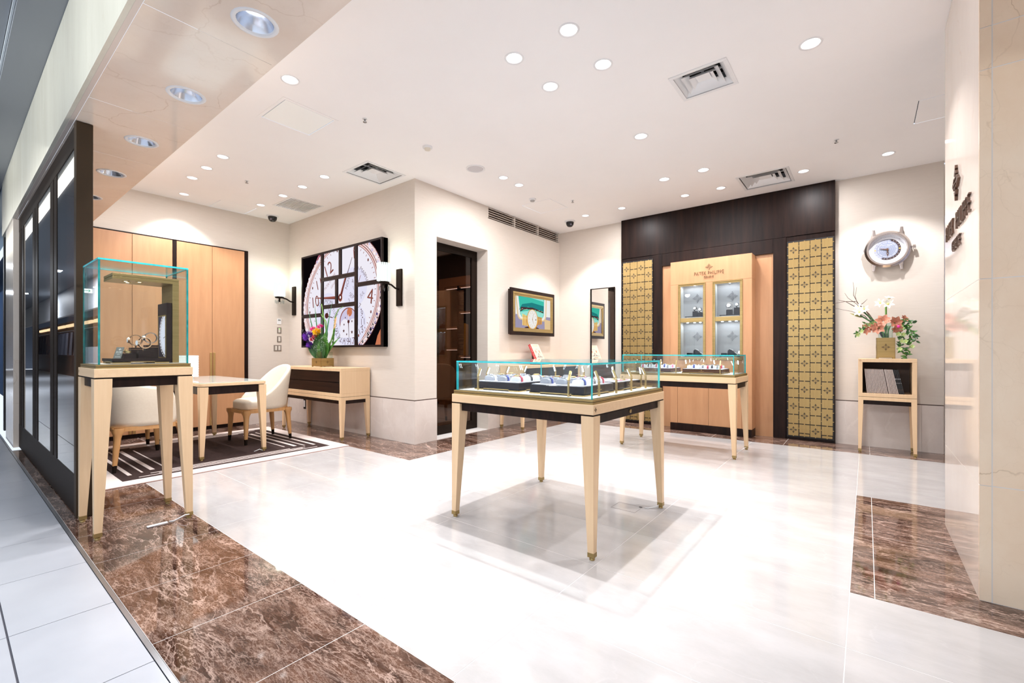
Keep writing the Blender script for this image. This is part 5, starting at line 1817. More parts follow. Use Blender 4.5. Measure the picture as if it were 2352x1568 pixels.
m.line(fr, 0.11, 0.235, 0.19, 0.235, 0.004, 0, 0.0008, 0)
for sx in (0.085, 0.215):
    m.prism(fr, [(sx, 0.225), (sx + 0.016, 0.195), (sx, 0.155), (sx - 0.016, 0.195)], 0, 0.0008, 1)
m.prism(fr, [(0.03, 0.10), (0.09, 0.105), (0.12, 0.125), (0.15, 0.170), (0.18, 0.125), (0.21, 0.105), (0.27, 0.10), (0.27, 0.095), (0.03, 0.095)], 0, 0.0008, 0)
m.prism(fr, [(0.125, 0.105), (0.15, 0.15), (0.175, 0.105)], 0.0008, 0.0012, 3)
m.line(fr, 0.09, 0.065, 0.21, 0.065, 0.010, 0, 0.0008, 1)
m.line(fr, 0.02, 0.038, 0.28, 0.038, 0.008, 0, 0.0008, 0)
for k in range(5):
    m.rect(fr, 0.04 + k * 0.05, 0.065 + k * 0.05, 0.008, 0.016, 0, 0.0008, 0)
m.build('cover_print', [mat('grey brown ink', (0.20, 0.16, 0.17, 1), 0.6), mat('orange red ink', (0.66, 0.16, 0.08, 1), 0.6), mat('ochre ink', (0.72, 0.45, 0.20, 1), 0.6), cov], t)
fsp = Fr(fr.o + fr.u * -0.004 + fr.v * 0.16 + fr.n * -0.018, -fr.v, fr.n)
fsp.n = -fr.u
MB().text(fsp, 'PATEK PHILIPPE', 0, 0, 0.020, 0, 0.001, 0, 0, 0.28).build('spine_lettering', mat('pale pink ink', (0.85, 0.62, 0.60, 1), 0.6), t)
st = MB()
st.box(-4.07, -3.885, 5.62, 5.86, 0.900, 0.912)
st.prism(Fr((0, 5.66, 0), (1, 0, 0), (0, 0, 1)), [(-3.905, 0.912), (-4.06, 0.912), (-4.075, 1.10), (-4.05, 1.12), (-3.99, 0.99)], -0.17, 0.0)
st.build('stand', black, t, 0.001)

# ------------------------------------------------------------------ tall mirror
t = thing('wall_mirror', 'tall narrow mirror in a thin dark frame beside the gold lattice', 'mirror', (-3.365, 6.66, 1.4))
fm = FY(6.67)
MB().frame(fm, -3.586, -3.152, 0.62, 2.132, 0.008, 0.0, 0.030).build('frame', bronze, t, 0.001)
MB().rect(fm, -3.580, -3.160, 0.63, 2.125, 0.0, 0.008).build('mirror_plate', mirror_m, t)


# ------------------------------------------------------------------ wall sconces
def sconce(label, x, z):
    t = thing('wall_sconce', label, 'wall lamp', (x, 3.47, z), 'crystal wall sconces')
    fy_ = FY(3.47)
    MB().rect(fy_, x - 0.05, x + 0.05, z - 0.225, z + 0.225, 0, 0.022).build('back_plate', bronze, t, 0.002)
    MB().tube([(x, 3.45, z - 0.02), (x, 3.40, z - 0.015), (x, 3.34, z + 0.02), (x, 3.26, z + 0.035)], 0.011, 8).build('arm', bronze, t)
    cy = 3.235
    MB().lathe((x, cy, z + 0.02), [(0.0001, -0.06), (0.012, -0.05), (0.012, 0.0), (0.06, 0.005), (0.065, 0.022), (0.03, 0.03), (0.0001, 0.032)], 20).build('cup', bronze, t)
    sh = MB()
    n = 20
    for k in range(n):
        a0, a1 = 2 * PI * k / n, 2 * PI * (k + 0.86) / n
        r0, r1 = 0.070, 0.082
        p = []
        for a, r in ((a0, r0), ((a0 + a1) / 2, r1), (a1, r0)):
            p.append((x + r * math.cos(a), cy + r * math.sin(a)))
        vs = [(q[0], q[1], z + 0.052) for q in p] + [(q[0], q[1], z + 0.262) for q in p]
        sh.add(vs, [(0, 1, 4, 3), (1, 2, 5, 4), (2, 1, 0), (3, 4, 5), (0, 3, 5, 2)], 0)
    sh.build('crystal_shade', crystal_lit, t)
    MB().cyl((x, cy, z + 0.06), (x, cy, z + 0.22), 0.028, 0.024, 12).build('lamp', emit('sconce lamp', (0.93, 1.0, 0.94, 1), 10.0), t)
    for k in range(6):
        a = 2 * PI * k / 6 + 0.3
        px, py = x + 0.058 * math.cos(a), cy + 0.058 * math.sin(a)
        MB().lathe((px, py, z - 0.055), [(0.0005, 0.08), (0.0008, 0.05), (0.008, 0.036), (0.006, 0.0), (0.0003, -0.008)], 6, 0, False).build('drop', crystal_clear, t)
    add_light('sconce_glow', 'POINT', (x, cy, z + 0.30), 3.0, (0.90, 1.0, 0.84), t, 0.05)
    return t


crystal_lit = emit('lit frosted crystal', (0.90, 1.0, 0.95, 1), 0.92)
crystal_clear = glass('cut crystal', (0.75, 0.80, 0.80, 1), 1.7, 1.5)
sconce('crystal wall sconce with a dark back plate left of the watch mural', -7.12, 1.90)
sconce('crystal wall sconce with a dark back plate right of the watch mural', -4.475, 1.88)

# ------------------------------------------------------------------ switches and thermostat beside the left sconce
fx = FX(-7.3)
k_ = 7.3 / 7.22
for nm, lab, y, z, w, h, m_ in (('thermostat', 'white thermostat panel above the light switches', 3.31, 1.575, 0.062, 0.088, white_paint), ('light_switch', 'grey switch plate with a green light, upper of two singles', 3.31, 1.435, 0.066, 0.095, None),
                                ('light_switch', 'grey single switch plate without light, lower of two singles', 3.31, 1.295, 0.066, 0.095, None), ('light_switch', 'grey double switch plate, lowest on the corner wall', 3.285, 1.155, 0.115, 0.095, None)):
    t = thing(nm, lab, 'switch', (-7.3, y, z), None if nm == 'thermostat' else 'switch plates')
    MB().rect(fx, y - w / 2, y + w / 2, z - h / 2, z + h / 2, 0, 0.008).build('plate', m_ or mat('grey brown plate', (0.26, 0.22, 0.19, 1), 0.4, 0.3), t, 0.002)
    if nm == 'thermostat':
        MB().rect(fx, y - 0.02, y + 0.02, z + 0.012, z + 0.03, 0.008, 0.009).build('display', mat('lcd grey', (0.2, 0.22, 0.2, 1), 0.3), t)
    else:
        for d in ((0,) if w < 0.1 else (-0.025, 0.025)):
            MB().rect(fx, y + d - 0.014, y + d + 0.014, z - 0.034, z + 0.034, 0.008, 0.012).build('rocker', mat('ivory rocker', (0.66, 0.62, 0.56, 1), 0.4), t, 0.001)
        if 'green' in lab:
            MB().rect(fx, y - 0.008, y + 0.012, z + 0.018, z + 0.028, 0.012, 0.013).build('indicator', emit('green indicator', (0.3, 1, 0.15, 1), 1.2), t)
t = thing('wall_socket', 'dark wall socket with white insert on the stone below the sideboard', 'socket', (-6.78, 3.462, 0.30))
MB().rect(FY(3.462), -6.81, -6.75, 0.22, 0.38, 0, 0.008).build('plate', bronze, t, 0.001)
MB().rect(FY(3.462), -6.80, -6.76, 0.25, 0.35, 0.008, 0.010).build('insert', white_paint, t)

# ------------------------------------------------------------------ big wall clock shaped like a wrist watch
cl = thing('wall_clock', 'big steel wall clock shaped like a wrist watch above the flowers', 'clock', (0.187, 6.67, 2.255))
cx, cz = 0.187, 2.255
fc = FY(6.67)
R = 0.205
DP = 0.085
b = MB()
b.ring(fc, cx, cz, R * 0.94, R * 0.94, R * 0.80, R * 0.80, 0.03, DP * 0.8, 72)
b.ellipse(fc, cx, cz, R * 0.94, R * 0.94, 0.012, 0.03, 72)
b.build('case', rose_steel, cl)
b = MB()
for r0, r1, d0, d1 in ((R * 0.94, R, DP * 0.30, DP * 0.55), (R, R, DP * 0.55, DP * 0.72), (R, R * 0.90, DP * 0.72, DP), (R * 0.90, R * 0.83, DP, DP), (R * 0.83, R * 0.80, DP, DP * 0.66)):
    vs = []
    n = 80
    for i in range(n):
        a = 2 * PI * i / n
        vs += [fc.p(cx + r0 * math.cos(a), cz + r0 * math.sin(a), d0), fc.p(cx + r1 * math.cos(a), cz + r1 * math.sin(a), d1)]
    b.add(vs, [(2 * i, (2 * i + 2) % (2 * n), (2 * i + 3) % (2 * n), 2 * i + 1) for i in range(n)], 0, True)
b.build('bezel', rose_steel, cl)
dd = DP * 0.42
dia = MB().ellipse(fc, cx, cz, R * 0.805, R * 0.805, dd - 0.01, dd, 72).build('dial', mat('white dial enamel', (0.82, 0.84, 0.90, 1), 0.35), cl)
m = MB()
m.ellipse(fc, cx, cz, R * 0.575, R * 0.575, dd, dd + 0.0008, 64, 0)
m.ring(fc, cx, cz, R * 0.575, R * 0.575, R * 0.465, R * 0.465, dd + 0.0008, dd + 0.0014, 40, 1, -0.75 * PI + 0.35, 0.40 * PI)
m.ring(fc, cx, cz, R * 0.575, R * 0.575, R * 0.465, R * 0.465, dd + 0.0008, dd + 0.0014, 40, 2, 0.44 * PI, 1.34 * PI)
for k in range(24):
    a = 2 * PI * k / 24
    day = not (-0.6 * PI < math.atan2(math.sin(a), math.cos(a)) < 0.40 * PI)
    m.text(fc, str((6 - k) % 24 or 24), cx + R * 0.52 * math.cos(a), cz + R * 0.52 * math.sin(a), R * 0.055, dd + 0.0014, dd + 0.002, 1 if day else 3)
for s, a in (('BANGKOK', 125), ('TOKYO', 95), ('AUCKLAND', 62), ('MIDWAY', 33), ('KARACHI', 157), ('GENEVE', 205), ('LONDON', 235), ('AZORES', 265), ('NEW YORK', 297), ('DENVER', 330)):
    a = math.radians(a)
    m.text(fc, s, cx + R * 0.69 * math.cos(a), cz + R * 0.69 * math.sin(a), R * 0.058, dd, dd + 0.0008, 4, a - PI / 2)
for k in range(48):
    a = 2 * PI * k / 48
    m.line(fc, cx + R * 0.36 * math.cos(a), cz + R * 0.36 * math.sin(a), cx + R * 0.43 * math.cos(a), cz + R * 0.43 * math.sin(a), 0.0022, dd + 0.0008, dd + 0.0013, 3 if k % 4 else 2)
for k in range(3):
    m.ring(fc, cx, cz, R * (0.30 - 0.08 * k), R * (0.30 - 0.08 * k), R * (0.293 - 0.08 * k), R * (0.293 - 0.08 * k), dd + 0.0008, dd + 0.0011, 48, 2)
m.text(fc, 'PATEK PHILIPPE', cx, cz + R * 0.24, R * 0.05, dd + 0.0008, dd + 0.0016, 3, 0, R * 0.42)
m.text(fc, 'GENEVE', cx, cz + R * 0.165, R * 0.035, dd + 0.0008, dd + 0.0016, 3)
m.ellipse(fc, cx - R * 0.52, cz, R * 0.035, R * 0.035, dd + 0.0014, dd + 0.002, 16, 5)
m.ellipse(fc, cx + R * 0.52, cz, R * 0.035, R * 0.035, dd + 0.0014, dd + 0.002, 16, 5)
m.build('dial_print', [mat('blue grey guilloche', (0.24, 0.27, 0.36, 1), 0.3), mat('black brown ring', (0.04, 0.02, 0.02, 1), 0.4), mat('lilac grey ring', (0.40, 0.42, 0.52, 1), 0.4), white_paint, mat('grey ink', (0.30, 0.29, 0.36, 1), 0.5), mat('amber dot', (0.85, 0.50, 0.12, 1), 0.4)], dia)
h = MB()
h.line(fc, cx + 0.01, cz - 0.004, cx - R * 0.33, cz + R * 0.08, 0.013, dd + 0.006, dd + 0.009, 0, 0.004)
h.line(fc, cx, cz, cx + R * 0.01, cz - R * 0.17, 0.008, dd + 0.004, dd + 0.006)
h.ring(fc, cx + R * 0.01, cz - R * 0.20, R * 0.055, R * 0.065, R * 0.035, R * 0.045, dd + 0.004, dd + 0.006, 16)
h.line(fc, cx + R * 0.01, cz - R * 0.26, cx + R * 0.02, cz - R * 0.38, 0.012, dd + 0.004, dd + 0.006, 0, 0.002)
h.ellipse(fc, cx, cz, R * 0.06, R * 0.06, dd + 0.003, dd + 0.013, 20)
h.build('hands', mat('dark rose gold', (0.42, 0.26, 0.19, 1), 0.2, 0.9), cl)
for sx in (-1, 1):
    for sz in (-1, 1):
        g = MB()
        bx_ = cx + sx * 0.115
        pts = [(bx_ - 0.022, sz * R * 0.70), (bx_ + 0.022, sz * R * 0.62), (bx_ + 0.014 + sx * 0.008, sz * R * 1.16), (bx_ - 0.012 + sx * 0.008, sz * R * 1.18)]
        pts = [(x, cz + z) for x, z in pts]
        if sz < 0:
            pts.reverse()
        g.prism(fc, pts, 0.012, 0.055)
        g.build('lug', rose_steel, cl, 0.006, 3)
b = MB()
for k in range(20):
    a = 2 * PI * k / 20
b.cyl(fc.p(cx + R * 0.98, cz, 0.042), fc.p(cx + R * 1.06, cz, 0.042), 0.012, 0.012, 12)
b.cyl(fc.p(cx + R * 1.06, cz, 0.042), fc.p(cx + R * 1.17, cz, 0.042), 0.024, 0.022, 20, 0, False)
b.cyl(fc.p(cx - R * 0.97, cz + 0.01, 0.042), fc.p(cx - R * 1.05, cz + 0.012, 0.042), 0.020, 0.018, 16)
b.build('crown', rose_steel, cl)

# ------------------------------------------------------------------ dark wood feature wall with gold lattices and the watch cabinet
FW = 6.60
fw = thing('feature_wall_panel', 'tall dark macassar wood panelling framing the maple watch cabinet', 'wall panel', (-1.655, 6.63, 0))
fr = FY(FW)
for x0, x1, z0, z1 in ((-3.018, -0.293, 2.545, 3.147),):
    MB().rect(fr, x0, x1, z0, z1, -0.066, 0.0).build('header_board', ebony, fw, 0.001)
MB().rect(fr, -3.018, -2.502, 0.004, 2.542, -0.066, -0.012).build('side_board', ebony, fw)
MB().rect(fr, -2.500, -2.374, 0.004, 2.542, -0.066, 0.0).build('side_board', ebony, fw, 0.001)
MB().rect(fr, -0.938, -0.796, 0.004, 2.542, -0.066, 0.0).build('side_board', ebony, fw, 0.001)
MB().rect(fr, -0.794, -0.293, 0.004, 2.542, -0.066, -0.012).build('side_board', ebony, fw)
MB().rect(fr, -2.372, -0.940, 2.362, 2.542, -0.066, 0.0).build('middle_board', ebony, fw, 0.001)
MB().rect(fr, -3.018, -3.004, 0.004, 2.542, -0.012, 0.0).rect(fr, -0.3, -0.293, 0.004, 2.542, -0.012, 0.0).build('edge_strip', ebony, fw)
MB().rect(fr, -2.374, -0.938, 0.0, 2.362, -0.066, -0.030).build('maple_backing', cabin, fw)


def lattice(label, x0, x1, z0, z1, first):
    """sheet of gold metal plates joined by small bridges over a dark board; every other plate pierced by the emblem"""
    t = thing('gold_lattice', label, 'decorative panel', ((x0 + x1) / 2, FW - 0.01, z0), 'gold lattice panels')
    f = FY(FW - 0.006)
    MB().rect(f, x0, x1, z0, z1, -0.006, -0.004).build('dark_backing', black, t)
    bd = 0.014
    cw_ = (x1 - x0 - 2 * bd) / 4
    g = 0.0055
    per, tall_ = 0.3235, 0.209
    cache = {}
    for c in range(4):
        xa, xb_ = x0 + bd + c * cw_ + g * (1.0 if c else 0), x0 + bd + (c + 1) * cw_ - g * (1.0 if c < 3 else 0)
        z = z1 - bd
        big = (c % 2 == 0)
        while z > z0 + bd + 0.02:
            h = tall_ if big else per - tall_
            za = max(z0 + bd, z - h)
            key = (round(z - za, 4), big)
            xm, zm = (xa + xb_) / 2, (z + za) / 2
            if key in cache:
                src = cache[key]
                o = src[0].copy()
                COL.objects.link(o)
                o.parent = t
                o.location = Vector((xm - src[1], 0, zm - src[2]))
                for chd in src[0].children:
                    e = chd.copy()
                    COL.objects.link(e)
                    e.parent = o
            else:
                m = MB()
                m.rect(f, xa, xb_, za + g, z - g, 0, 0.003)
                m.rect(f, xm - 0.006, xm + 0.006, za - g * 0.2, za + g, 0, 0.003).rect(f, xm - 0.006, xm + 0.006, z - g, z + g * 0.2, 0, 0.003)
                o = m.build('plate', gold_sheet, t)
                if big and key[0] > 0.15:
                    emblem(MB(), f, xm, zm, 0.042, 0.0031, 0.0036).build('pierced_emblem', black, o)
                cache[key] = (o, xm, zm)
            z = za
            big = not big
    br = MB()
    k = 0
    while z1 - bd - (k + 0.5) * per / 3 > z0 + bd:
        zz = z1 - bd - (k + 0.5) * per / 3
        k += 1
        for c in range(5):
            xx = x0 + bd + c * cw_
            w0 = bd * 0.9 if c in (0, 4) else g * 1.05
            br.rect(f, xx - w0 * (c != 0 or 1) * (1 if c != 4 else 0.1), xx + w0 * (1 if c != 0 else 0.1), zz - 0.0045, zz + 0.0045, 0, 0.003)
    br.build('bridges', gold_sheet, t)['kind'] = 'stuff'
    return t


lattice('gold lattice panel right of the watch cabinet, beside the wall clock', -0.784, -0.301, 0.034, 2.480, True)
lattice('gold lattice panel left of the watch cabinet, beside the tall mirror', -2.996, -2.509, 0.034, 2.492, True)

# the cabinet itself
CY, CB = 6.40, 6.628
X0, X1 = -2.180, -1.146
wc = thing('watch_cabinet', 'tall projecting maple watch cabinet with two lit glazed niches', 'cabinet', ((X0 + X1) / 2, 6.51, 0))
wins = [(-2.074, -1.708, 0.99, 2.036), (-1.620, -1.253, 0.99, 2.033)]
f = FY(CY)
bd = -(CB - CY)


def cbox(a, b, c, d, name='panel', m_=cabin, d0=bd, d1=0.0, bev=0.001):
    return MB().rect(f, a, b, c, d, d0, d1).build(name, m_, wc, bev)


cbox(X0, X1, 2.038, 2.358, 'header')
cbox(X0, wins[0][0], 0.80, 2.036, 'stile')
cbox(wins[0][1], wins[1][0], 0.80, 2.036, 'stile')
cbox(wins[1][1], X1, 0.80, 2.036, 'stile')
cbox(wins[0][0], wins[0][1], 0.80, 0.988, 'sill_panel')
cbox(wins[1][0], wins[1][1], 0.80, 0.988, 'sill_panel')
cbox(X0, X1, 0.0, 0.098, 'plinth', ebony, bd, 0.012)
cbox(X0, -2.083, 0.10, 0.798, 'base_stile')
cbox(-1.262, X1, 0.10, 0.798, 'base_stile')
cbox(-2.080, -1.673, 0.102, 0.796, 'door')
cbox(-1.670, -1.265, 0.102, 0.796, 'door')
cbox(-2.08, -1.264, 0.10, 0.798, 'inner_box', black, bd, -0.025)
lm = MB()
emblem(lm, f, -1.665, 2.244, 0.046, 0, 0.006)
lm.text(f, 'PATEK PHILIPPE', -1.667, 2.164, 0.042, 0, 0.008, 0, 0, 0.375)
lm.text(f, 'GENEVE', -1.667, 2.108, 0.026, 0, 0.008, 0, 0, 0.125)
lm.build('lettering', mat('bronze lettering', (0.36, 0.23, 0.12, 1), 0.35, 0.4), wc)
niche_grey = mat('silver grey niche lining', (0.40, 0.39, 0.41, 1), 0.5)
niche_white = mat('pale niche side', (0.74, 0.72, 0.70, 1), 0.5)
for (a, b, c, d) in wins:
    w = 0.032
    MB().frame(f, a, b, c, d, 0.010, -0.02, 0.012).frame(f, a + 0.010, b - 0.010, c + 0.010, d - 0.010, w - 0.010, -0.02, 0.004).build('brass_frame', brass, wc, 0.001)
    MB().rect(f, a, b, c, d, -0.222, -0.212).build('niche_back', niche_grey, wc)
    MB().rect(f, a, a + 0.008, c, d, -0.212, -0.02).rect(f, b - 0.008, b, c, d, -0.212, -0.02).build('niche_side', niche_white, wc)
    MB().rect(f, a, b, d - 0.01, d, -0.212, -0.02).rect(f, a, b, c, c + 0.03, -0.212, -0.02).build('niche_end', niche_white, wc)
    MB().rect(f, a + 0.008, b - 0.008, 1.505, 1.562, -0.212, -0.004).build('shelf', brass, wc, 0.001)
    MB().rect(f, a + 0.008, b - 0.008, 1.562, 1.566, -0.212, -0.006).build('shelf_top', niche_white, wc)
    for zt_ in (d - 0.012, 1.504):
        for k in range(3):
            x = a + 0.10 + k * 0.085
            MB().cyl((x, CY + 0.10 + 0.03 * (k % 2), zt_), (x, CY + 0.10 + 0.03 * (k % 2), zt_ - 0.004), 0.014, n=12).build('spot_lens', led_glow, wc)
        add_light('niche_glow', 'AREA', ((a + b) / 2, CY + 0.12, zt_ - 0.012), 0.42, (0.88, 0.94, 1.0), wc, b - a - 0.06, size_y=0.10)
    e = MB()
    fb = FY(CY + 0.212)
    xm = (a + b) / 2
    for zc in (1.85, 1.31):
        emblem(e, fb, xm + 0.015, zc, 0.066, 0, 0.006)
    e.build('relief_emblem', mat('grey relief', (0.27, 0.26, 0.28, 1), 0.4), wc)
    MB().rect(f, a + w, b - w, c + w, d - w, -0.010, -0.006).build('pane', pane_m, wc)

GN = 'watch stands in the lit cabinet niches'


def niche_watch(label, x, y, z, rot, metal, s=1.0):
    t = thing('bracelet_watch', label, 'watch', (x, y, z), 'watches in the lit cabinet niches')
    Rr = 0.030 * s
    c = Vector((x, y, z + 0.006 + Rr))
    a_ = Vector((math.cos(rot), math.sin(rot), 0))
    fr_ = Fr(c, a_, (0, 0, 1))
    MB().ring(fr_, 0, 0, Rr, Rr * 1.1, Rr - 0.004, Rr * 1.1 - 0.004, -0.009, 0.009, 28).ring(fr_, 0, 0, Rr, Rr * 1.1, Rr - 0.004, Rr * 1.1 - 0.004, 0.009, -0.009, 28).build('bracelet', metal, t)
    dv = Vector((-0.0, -1.0, 0.25)).normalized()
    ct = c + Vector((0, -Rr, 0.004))
    MB().cyl(ct + dv * -0.004, ct + dv * 0.006, 0.021 * s, 0.019 * s, 18).build('case', metal, t)
    MB().cyl(ct + dv * 0.0061, ct + dv * 0.0066, 0.017 * s, n=18).build('dial', DIAL['white'], t)
    return t


def dark_block(label, x0, x1, y0, y1, z, h):
    t = thing('display_block', label, 'display block', ((x0 + x1) / 2, (y0 + y1) / 2, z), GN)
    MB().box(x0, x1, y0, y1, z, z + h * 0.90).build('body', gloss_dark, t, 0.001)
    MB().box(x0 + 0.002, x1 - 0.002, y0 + 0.002, y1 - 0.002, z + h * 0.90, z + h).build('cap', gloss_dark, t, 0.001)
    return t


def riser(label, x0, x1, z):
    t = thing('display_riser', label, 'display stand', ((x0 + x1) / 2, CY + 0.11, z), 'dark risers in the cabinet niches')
    MB().box(x0, x1, CY + 0.05, CY + 0.19, z + 0.012, z + 0.022).build('top', gloss_dark, t, 0.001)
    MB().box(x0 + 0.02, x1 - 0.02, CY + 0.07, CY + 0.17, z, z + 0.012).build('foot', white_paint, t)
    return t


def curved_stand(label, x, y, z, strap):
    """wedge stand with a strap watch running down its curved slope"""
    t = thing('curved_watch_stand', label, 'display stand', (x, y, z), GN)
    prof = [(-0.065, 0.0), (0.075, 0.0), (0.070, 0.012), (0.030, 0.035), (-0.010, 0.075), (-0.040, 0.088), (-0.062, 0.070)]
    fy_ = Fr((x, y + 0.025, z), (1, 0, 0), (0, 0, 1))
    MB().prism(fy_, prof, 0.0, 0.055).build('body', gloss_dark, t, 0.002)
    sl_ = [(0.074, 0.006), (0.072, 0.014), (0.032, 0.037), (-0.008, 0.077), (-0.040, 0.091)]
    vs, fs = [], []
    for (px, pz) in sl_:
        for dy in (0.018, -0.018):
            for dz in (0.0, 0.005):
                vs.append((x + px, y + dy, z + pz + dz))
    for i in range(len(sl_) - 1):
        p, q_ = 4 * i, 4 * i + 4
        fs += [(p + 1, p + 3, q_ + 3, q_ + 1), (p, q_, q_ + 2, p + 2), (p, p + 1, q_ + 1, q_), (p + 2, q_ + 2, q_ + 3, p + 3)]
    MB().add(vs, fs).build('strap', STRAP[strap], t)
    MB().cyl((x + 0.012, y, z + 0.058), (x + 0.019, y - 0.003, z + 0.066), 0.022, 0.020, 18).build('case', steel, t)
    return t


for i, (a, b, c, d) in enumerate(wins):
    side = ('left', 'right')[i]
    riser('thin dark riser on the upper shelf of the %s niche' % side, a + 0.075, b - 0.035, 1.566)
    riser('thin dark riser on the floor of the %s niche' % side, a + 0.075, b - 0.035, c + 0.03)
    zu, zl = 1.566 + 0.022, c + 0.052
    if i == 0:
        dark_block('tall dark block under the left watch, upper left niche', a + 0.170, a + 0.232, CY + 0.085, CY + 0.14, zu, 0.072)
        dark_block('low dark block under the right watch, upper left niche', a + 0.236, a + 0.300, CY + 0.080, CY + 0.14, zu, 0.052)
        niche_watch('left standing watch on the taller block, upper left niche', a + 0.200, CY + 0.112, zu + 0.072, 1.2, steel)
        niche_watch('right standing watch on the lower block, upper left niche', a + 0.268, CY + 0.11, zu + 0.052, 1.4, steel)
        dark_block('small dark cufflink block in the lower left niche', a + 0.09, a + 0.165, CY + 0.09, CY + 0.14, zl, 0.038)
        curved_stand('curved black stand with a white strap watch, lower left niche', a + 0.245, CY + 0.11, zl, 'white')
    else:
        dark_block('dark block under the big round watch, upper right niche', a + 0.150, a + 0.222, CY + 0.085, CY + 0.14, zu, 0.070)
        dark_block('taller dark block right of the round watch, upper right niche', a + 0.245, a + 0.315, CY + 0.085, CY + 0.14, zu, 0.092)
        niche_watch('big round watch on the left block, upper right niche', a + 0.186, CY + 0.11, zu + 0.070, 0.4, steel, 1.45)
        niche_watch('standing watch on the taller block, upper right niche', a + 0.280, CY + 0.112, zu + 0.092, 1.3, steel)
        dark_block('small dark cufflink block in the lower right niche', a + 0.085, a + 0.155, CY + 0.09, CY + 0.14, zl, 0.038)
        curved_stand('curved black stand with a white strap watch, lower right niche', a + 0.232, CY + 0.11, zl, 'white')
        niche_watch('watch with pale strap beside the curved stand, lower right niche', a + 0.315, CY + 0.11, zl, 1.2, steel, 1.1)

# raised bronze letters on the inner face of the entrance pillar
lg = thing('pillar_lettering', 'dark bronze raised shop emblem and name on the polished pillar side', 'sign', (0.393, 3.43, 1.87))
fp = Fr((0.393, 0, 0), (0, -1, 0), (0, 0, 1))
sign_metal = mat('bronze sign metal', (0.16, 0.10, 0.075, 1), 0.3, 0.8)
emblem(MB(), fp, -3.445, 2.025, 0.098, 0.0, 0.012, 0).build('emblem', sign_metal, lg)
for word, c, z, h, w in (('PATEK', -3.693, 1.815, 0.088, 0.294), ('PHILIPPE', -3.236, 1.815, 0.088, 0.433), ('GENEVE', -3.445, 1.695, 0.056, 0.28)):
    cur = c - w / 2
    unit = w / sum(0.45 if q == 'I' else 1.0 for q in word)
    for q in word:
        lw = unit * (0.45 if q == 'I' else 1.0)
        MB().text(fp, q, cur + lw / 2, z, h, 0.0, 0.010, 0, 0, lw * (0.22 if q == 'I' else 0.66)).build('letter', sign_metal, lg)
        cur += lw

# ------------------------------------------------------------------ flower arrangements
def vase_cube(label, cx, cy, z, w, hb, hg, rot, gw):
    t = thing('cube_vase', label, 'vase', (cx, cy, z))
    c, s = math.cos(rot), math.sin(rot)
    F_ = [Fr((cx + w / 2 * s * 1.0, cy - w / 2 * c, z), (c, s, 0), (0, 0, 1)), Fr((cx + w / 2 * c, cy + w / 2 * s, z), (-s, c, 0), (0, 0, 1)),
          Fr((cx - w / 2 * s, cy + w / 2 * c, z), (-c, -s, 0), (0, 0, 1)), Fr((cx - w / 2 * c, cy - w / 2 * s, z), (s, -c, 0), (0, 0, 1))]
    b = MB()
    for fr_ in F_:
        b.rect(fr_, -w / 2, w / 2, 0.018, hb, -0.004, 0.0)
        b.rect(fr_, -w / 2, -w / 2 + 0.02, 0, 0.018, -0.004, 0).rect(fr_, w / 2 - 0.02, w / 2, 0, 0.018, -0.004, 0).rect(fr_, -w / 2, w / 2, 0.010, 0.018, -0.006, -0.004)
    b.build('brass_box', brass, t)
    e = MB()
    for fr_ in F_[:2] + F_[3:]:
        emblem(e, fr_, 0, hb * 0.55, hb * 0.17, 0, 0.001)
    e.build('pierced_emblem', dark_inlay, t)
    g = MB()
    q = gw / 2
    for fr_ in F_:
        g.rect(Fr(fr_.o - fr_.n * (w / 2 - q), fr_.u, fr_.v), -q, q, 0.02, hb + hg, -0.004, 0)
    g.build('glass_liner', clear_glass, t)
    return t


rnd = random.Random(11)


def petal_flower(t, name, c, r, n, m_, nrm, cup=0.35, mc=None, width=0.62):
    c, nrm = Vector(c), Vector(nrm).normalized()
    a = nrm.orthogonal().normalized()
    b = nrm.cross(a)
    mb = MB()
    for k in range(n):
        th = 2 * PI * k / n + rnd.uniform(-0.15, 0.15)
        d = a * math.cos(th) + b * math.sin(th)
        mb.leaf(c + d * r * 0.08, c + d * r + nrm * r * cup * rnd.uniform(0.7, 1.3), r * width, nrm, r * 0.12, 4)
    if mc:
        mb.ball(c + nrm * r * 0.12, r * 0.20, n=8, m=5, mi=1)
    return mb.build(name, [m_] + ([mc] if mc else []), t)


def pompon(t, name, c, r, n, m_, nrm):
    c, nrm = Vector(c), Vector(nrm).normalized()
    mb = MB()
    for k in range(n):
        ph = math.acos(1 - 1.25 * (k + 0.5) / n)
        th = k * 2.39996
        a = nrm.orthogonal().normalized()
        b = nrm.cross(a)
        d = nrm * math.cos(ph) + (a * math.cos(th) + b * math.sin(th)) * math.sin(ph)
        up = d.orthogonal()
        mb.leaf(c + d * r * 0.25, c + d * r * rnd.uniform(0.82, 1.05), r * 0.26, up, r * 0.06, 3)
    return mb.build(name, m_, t)


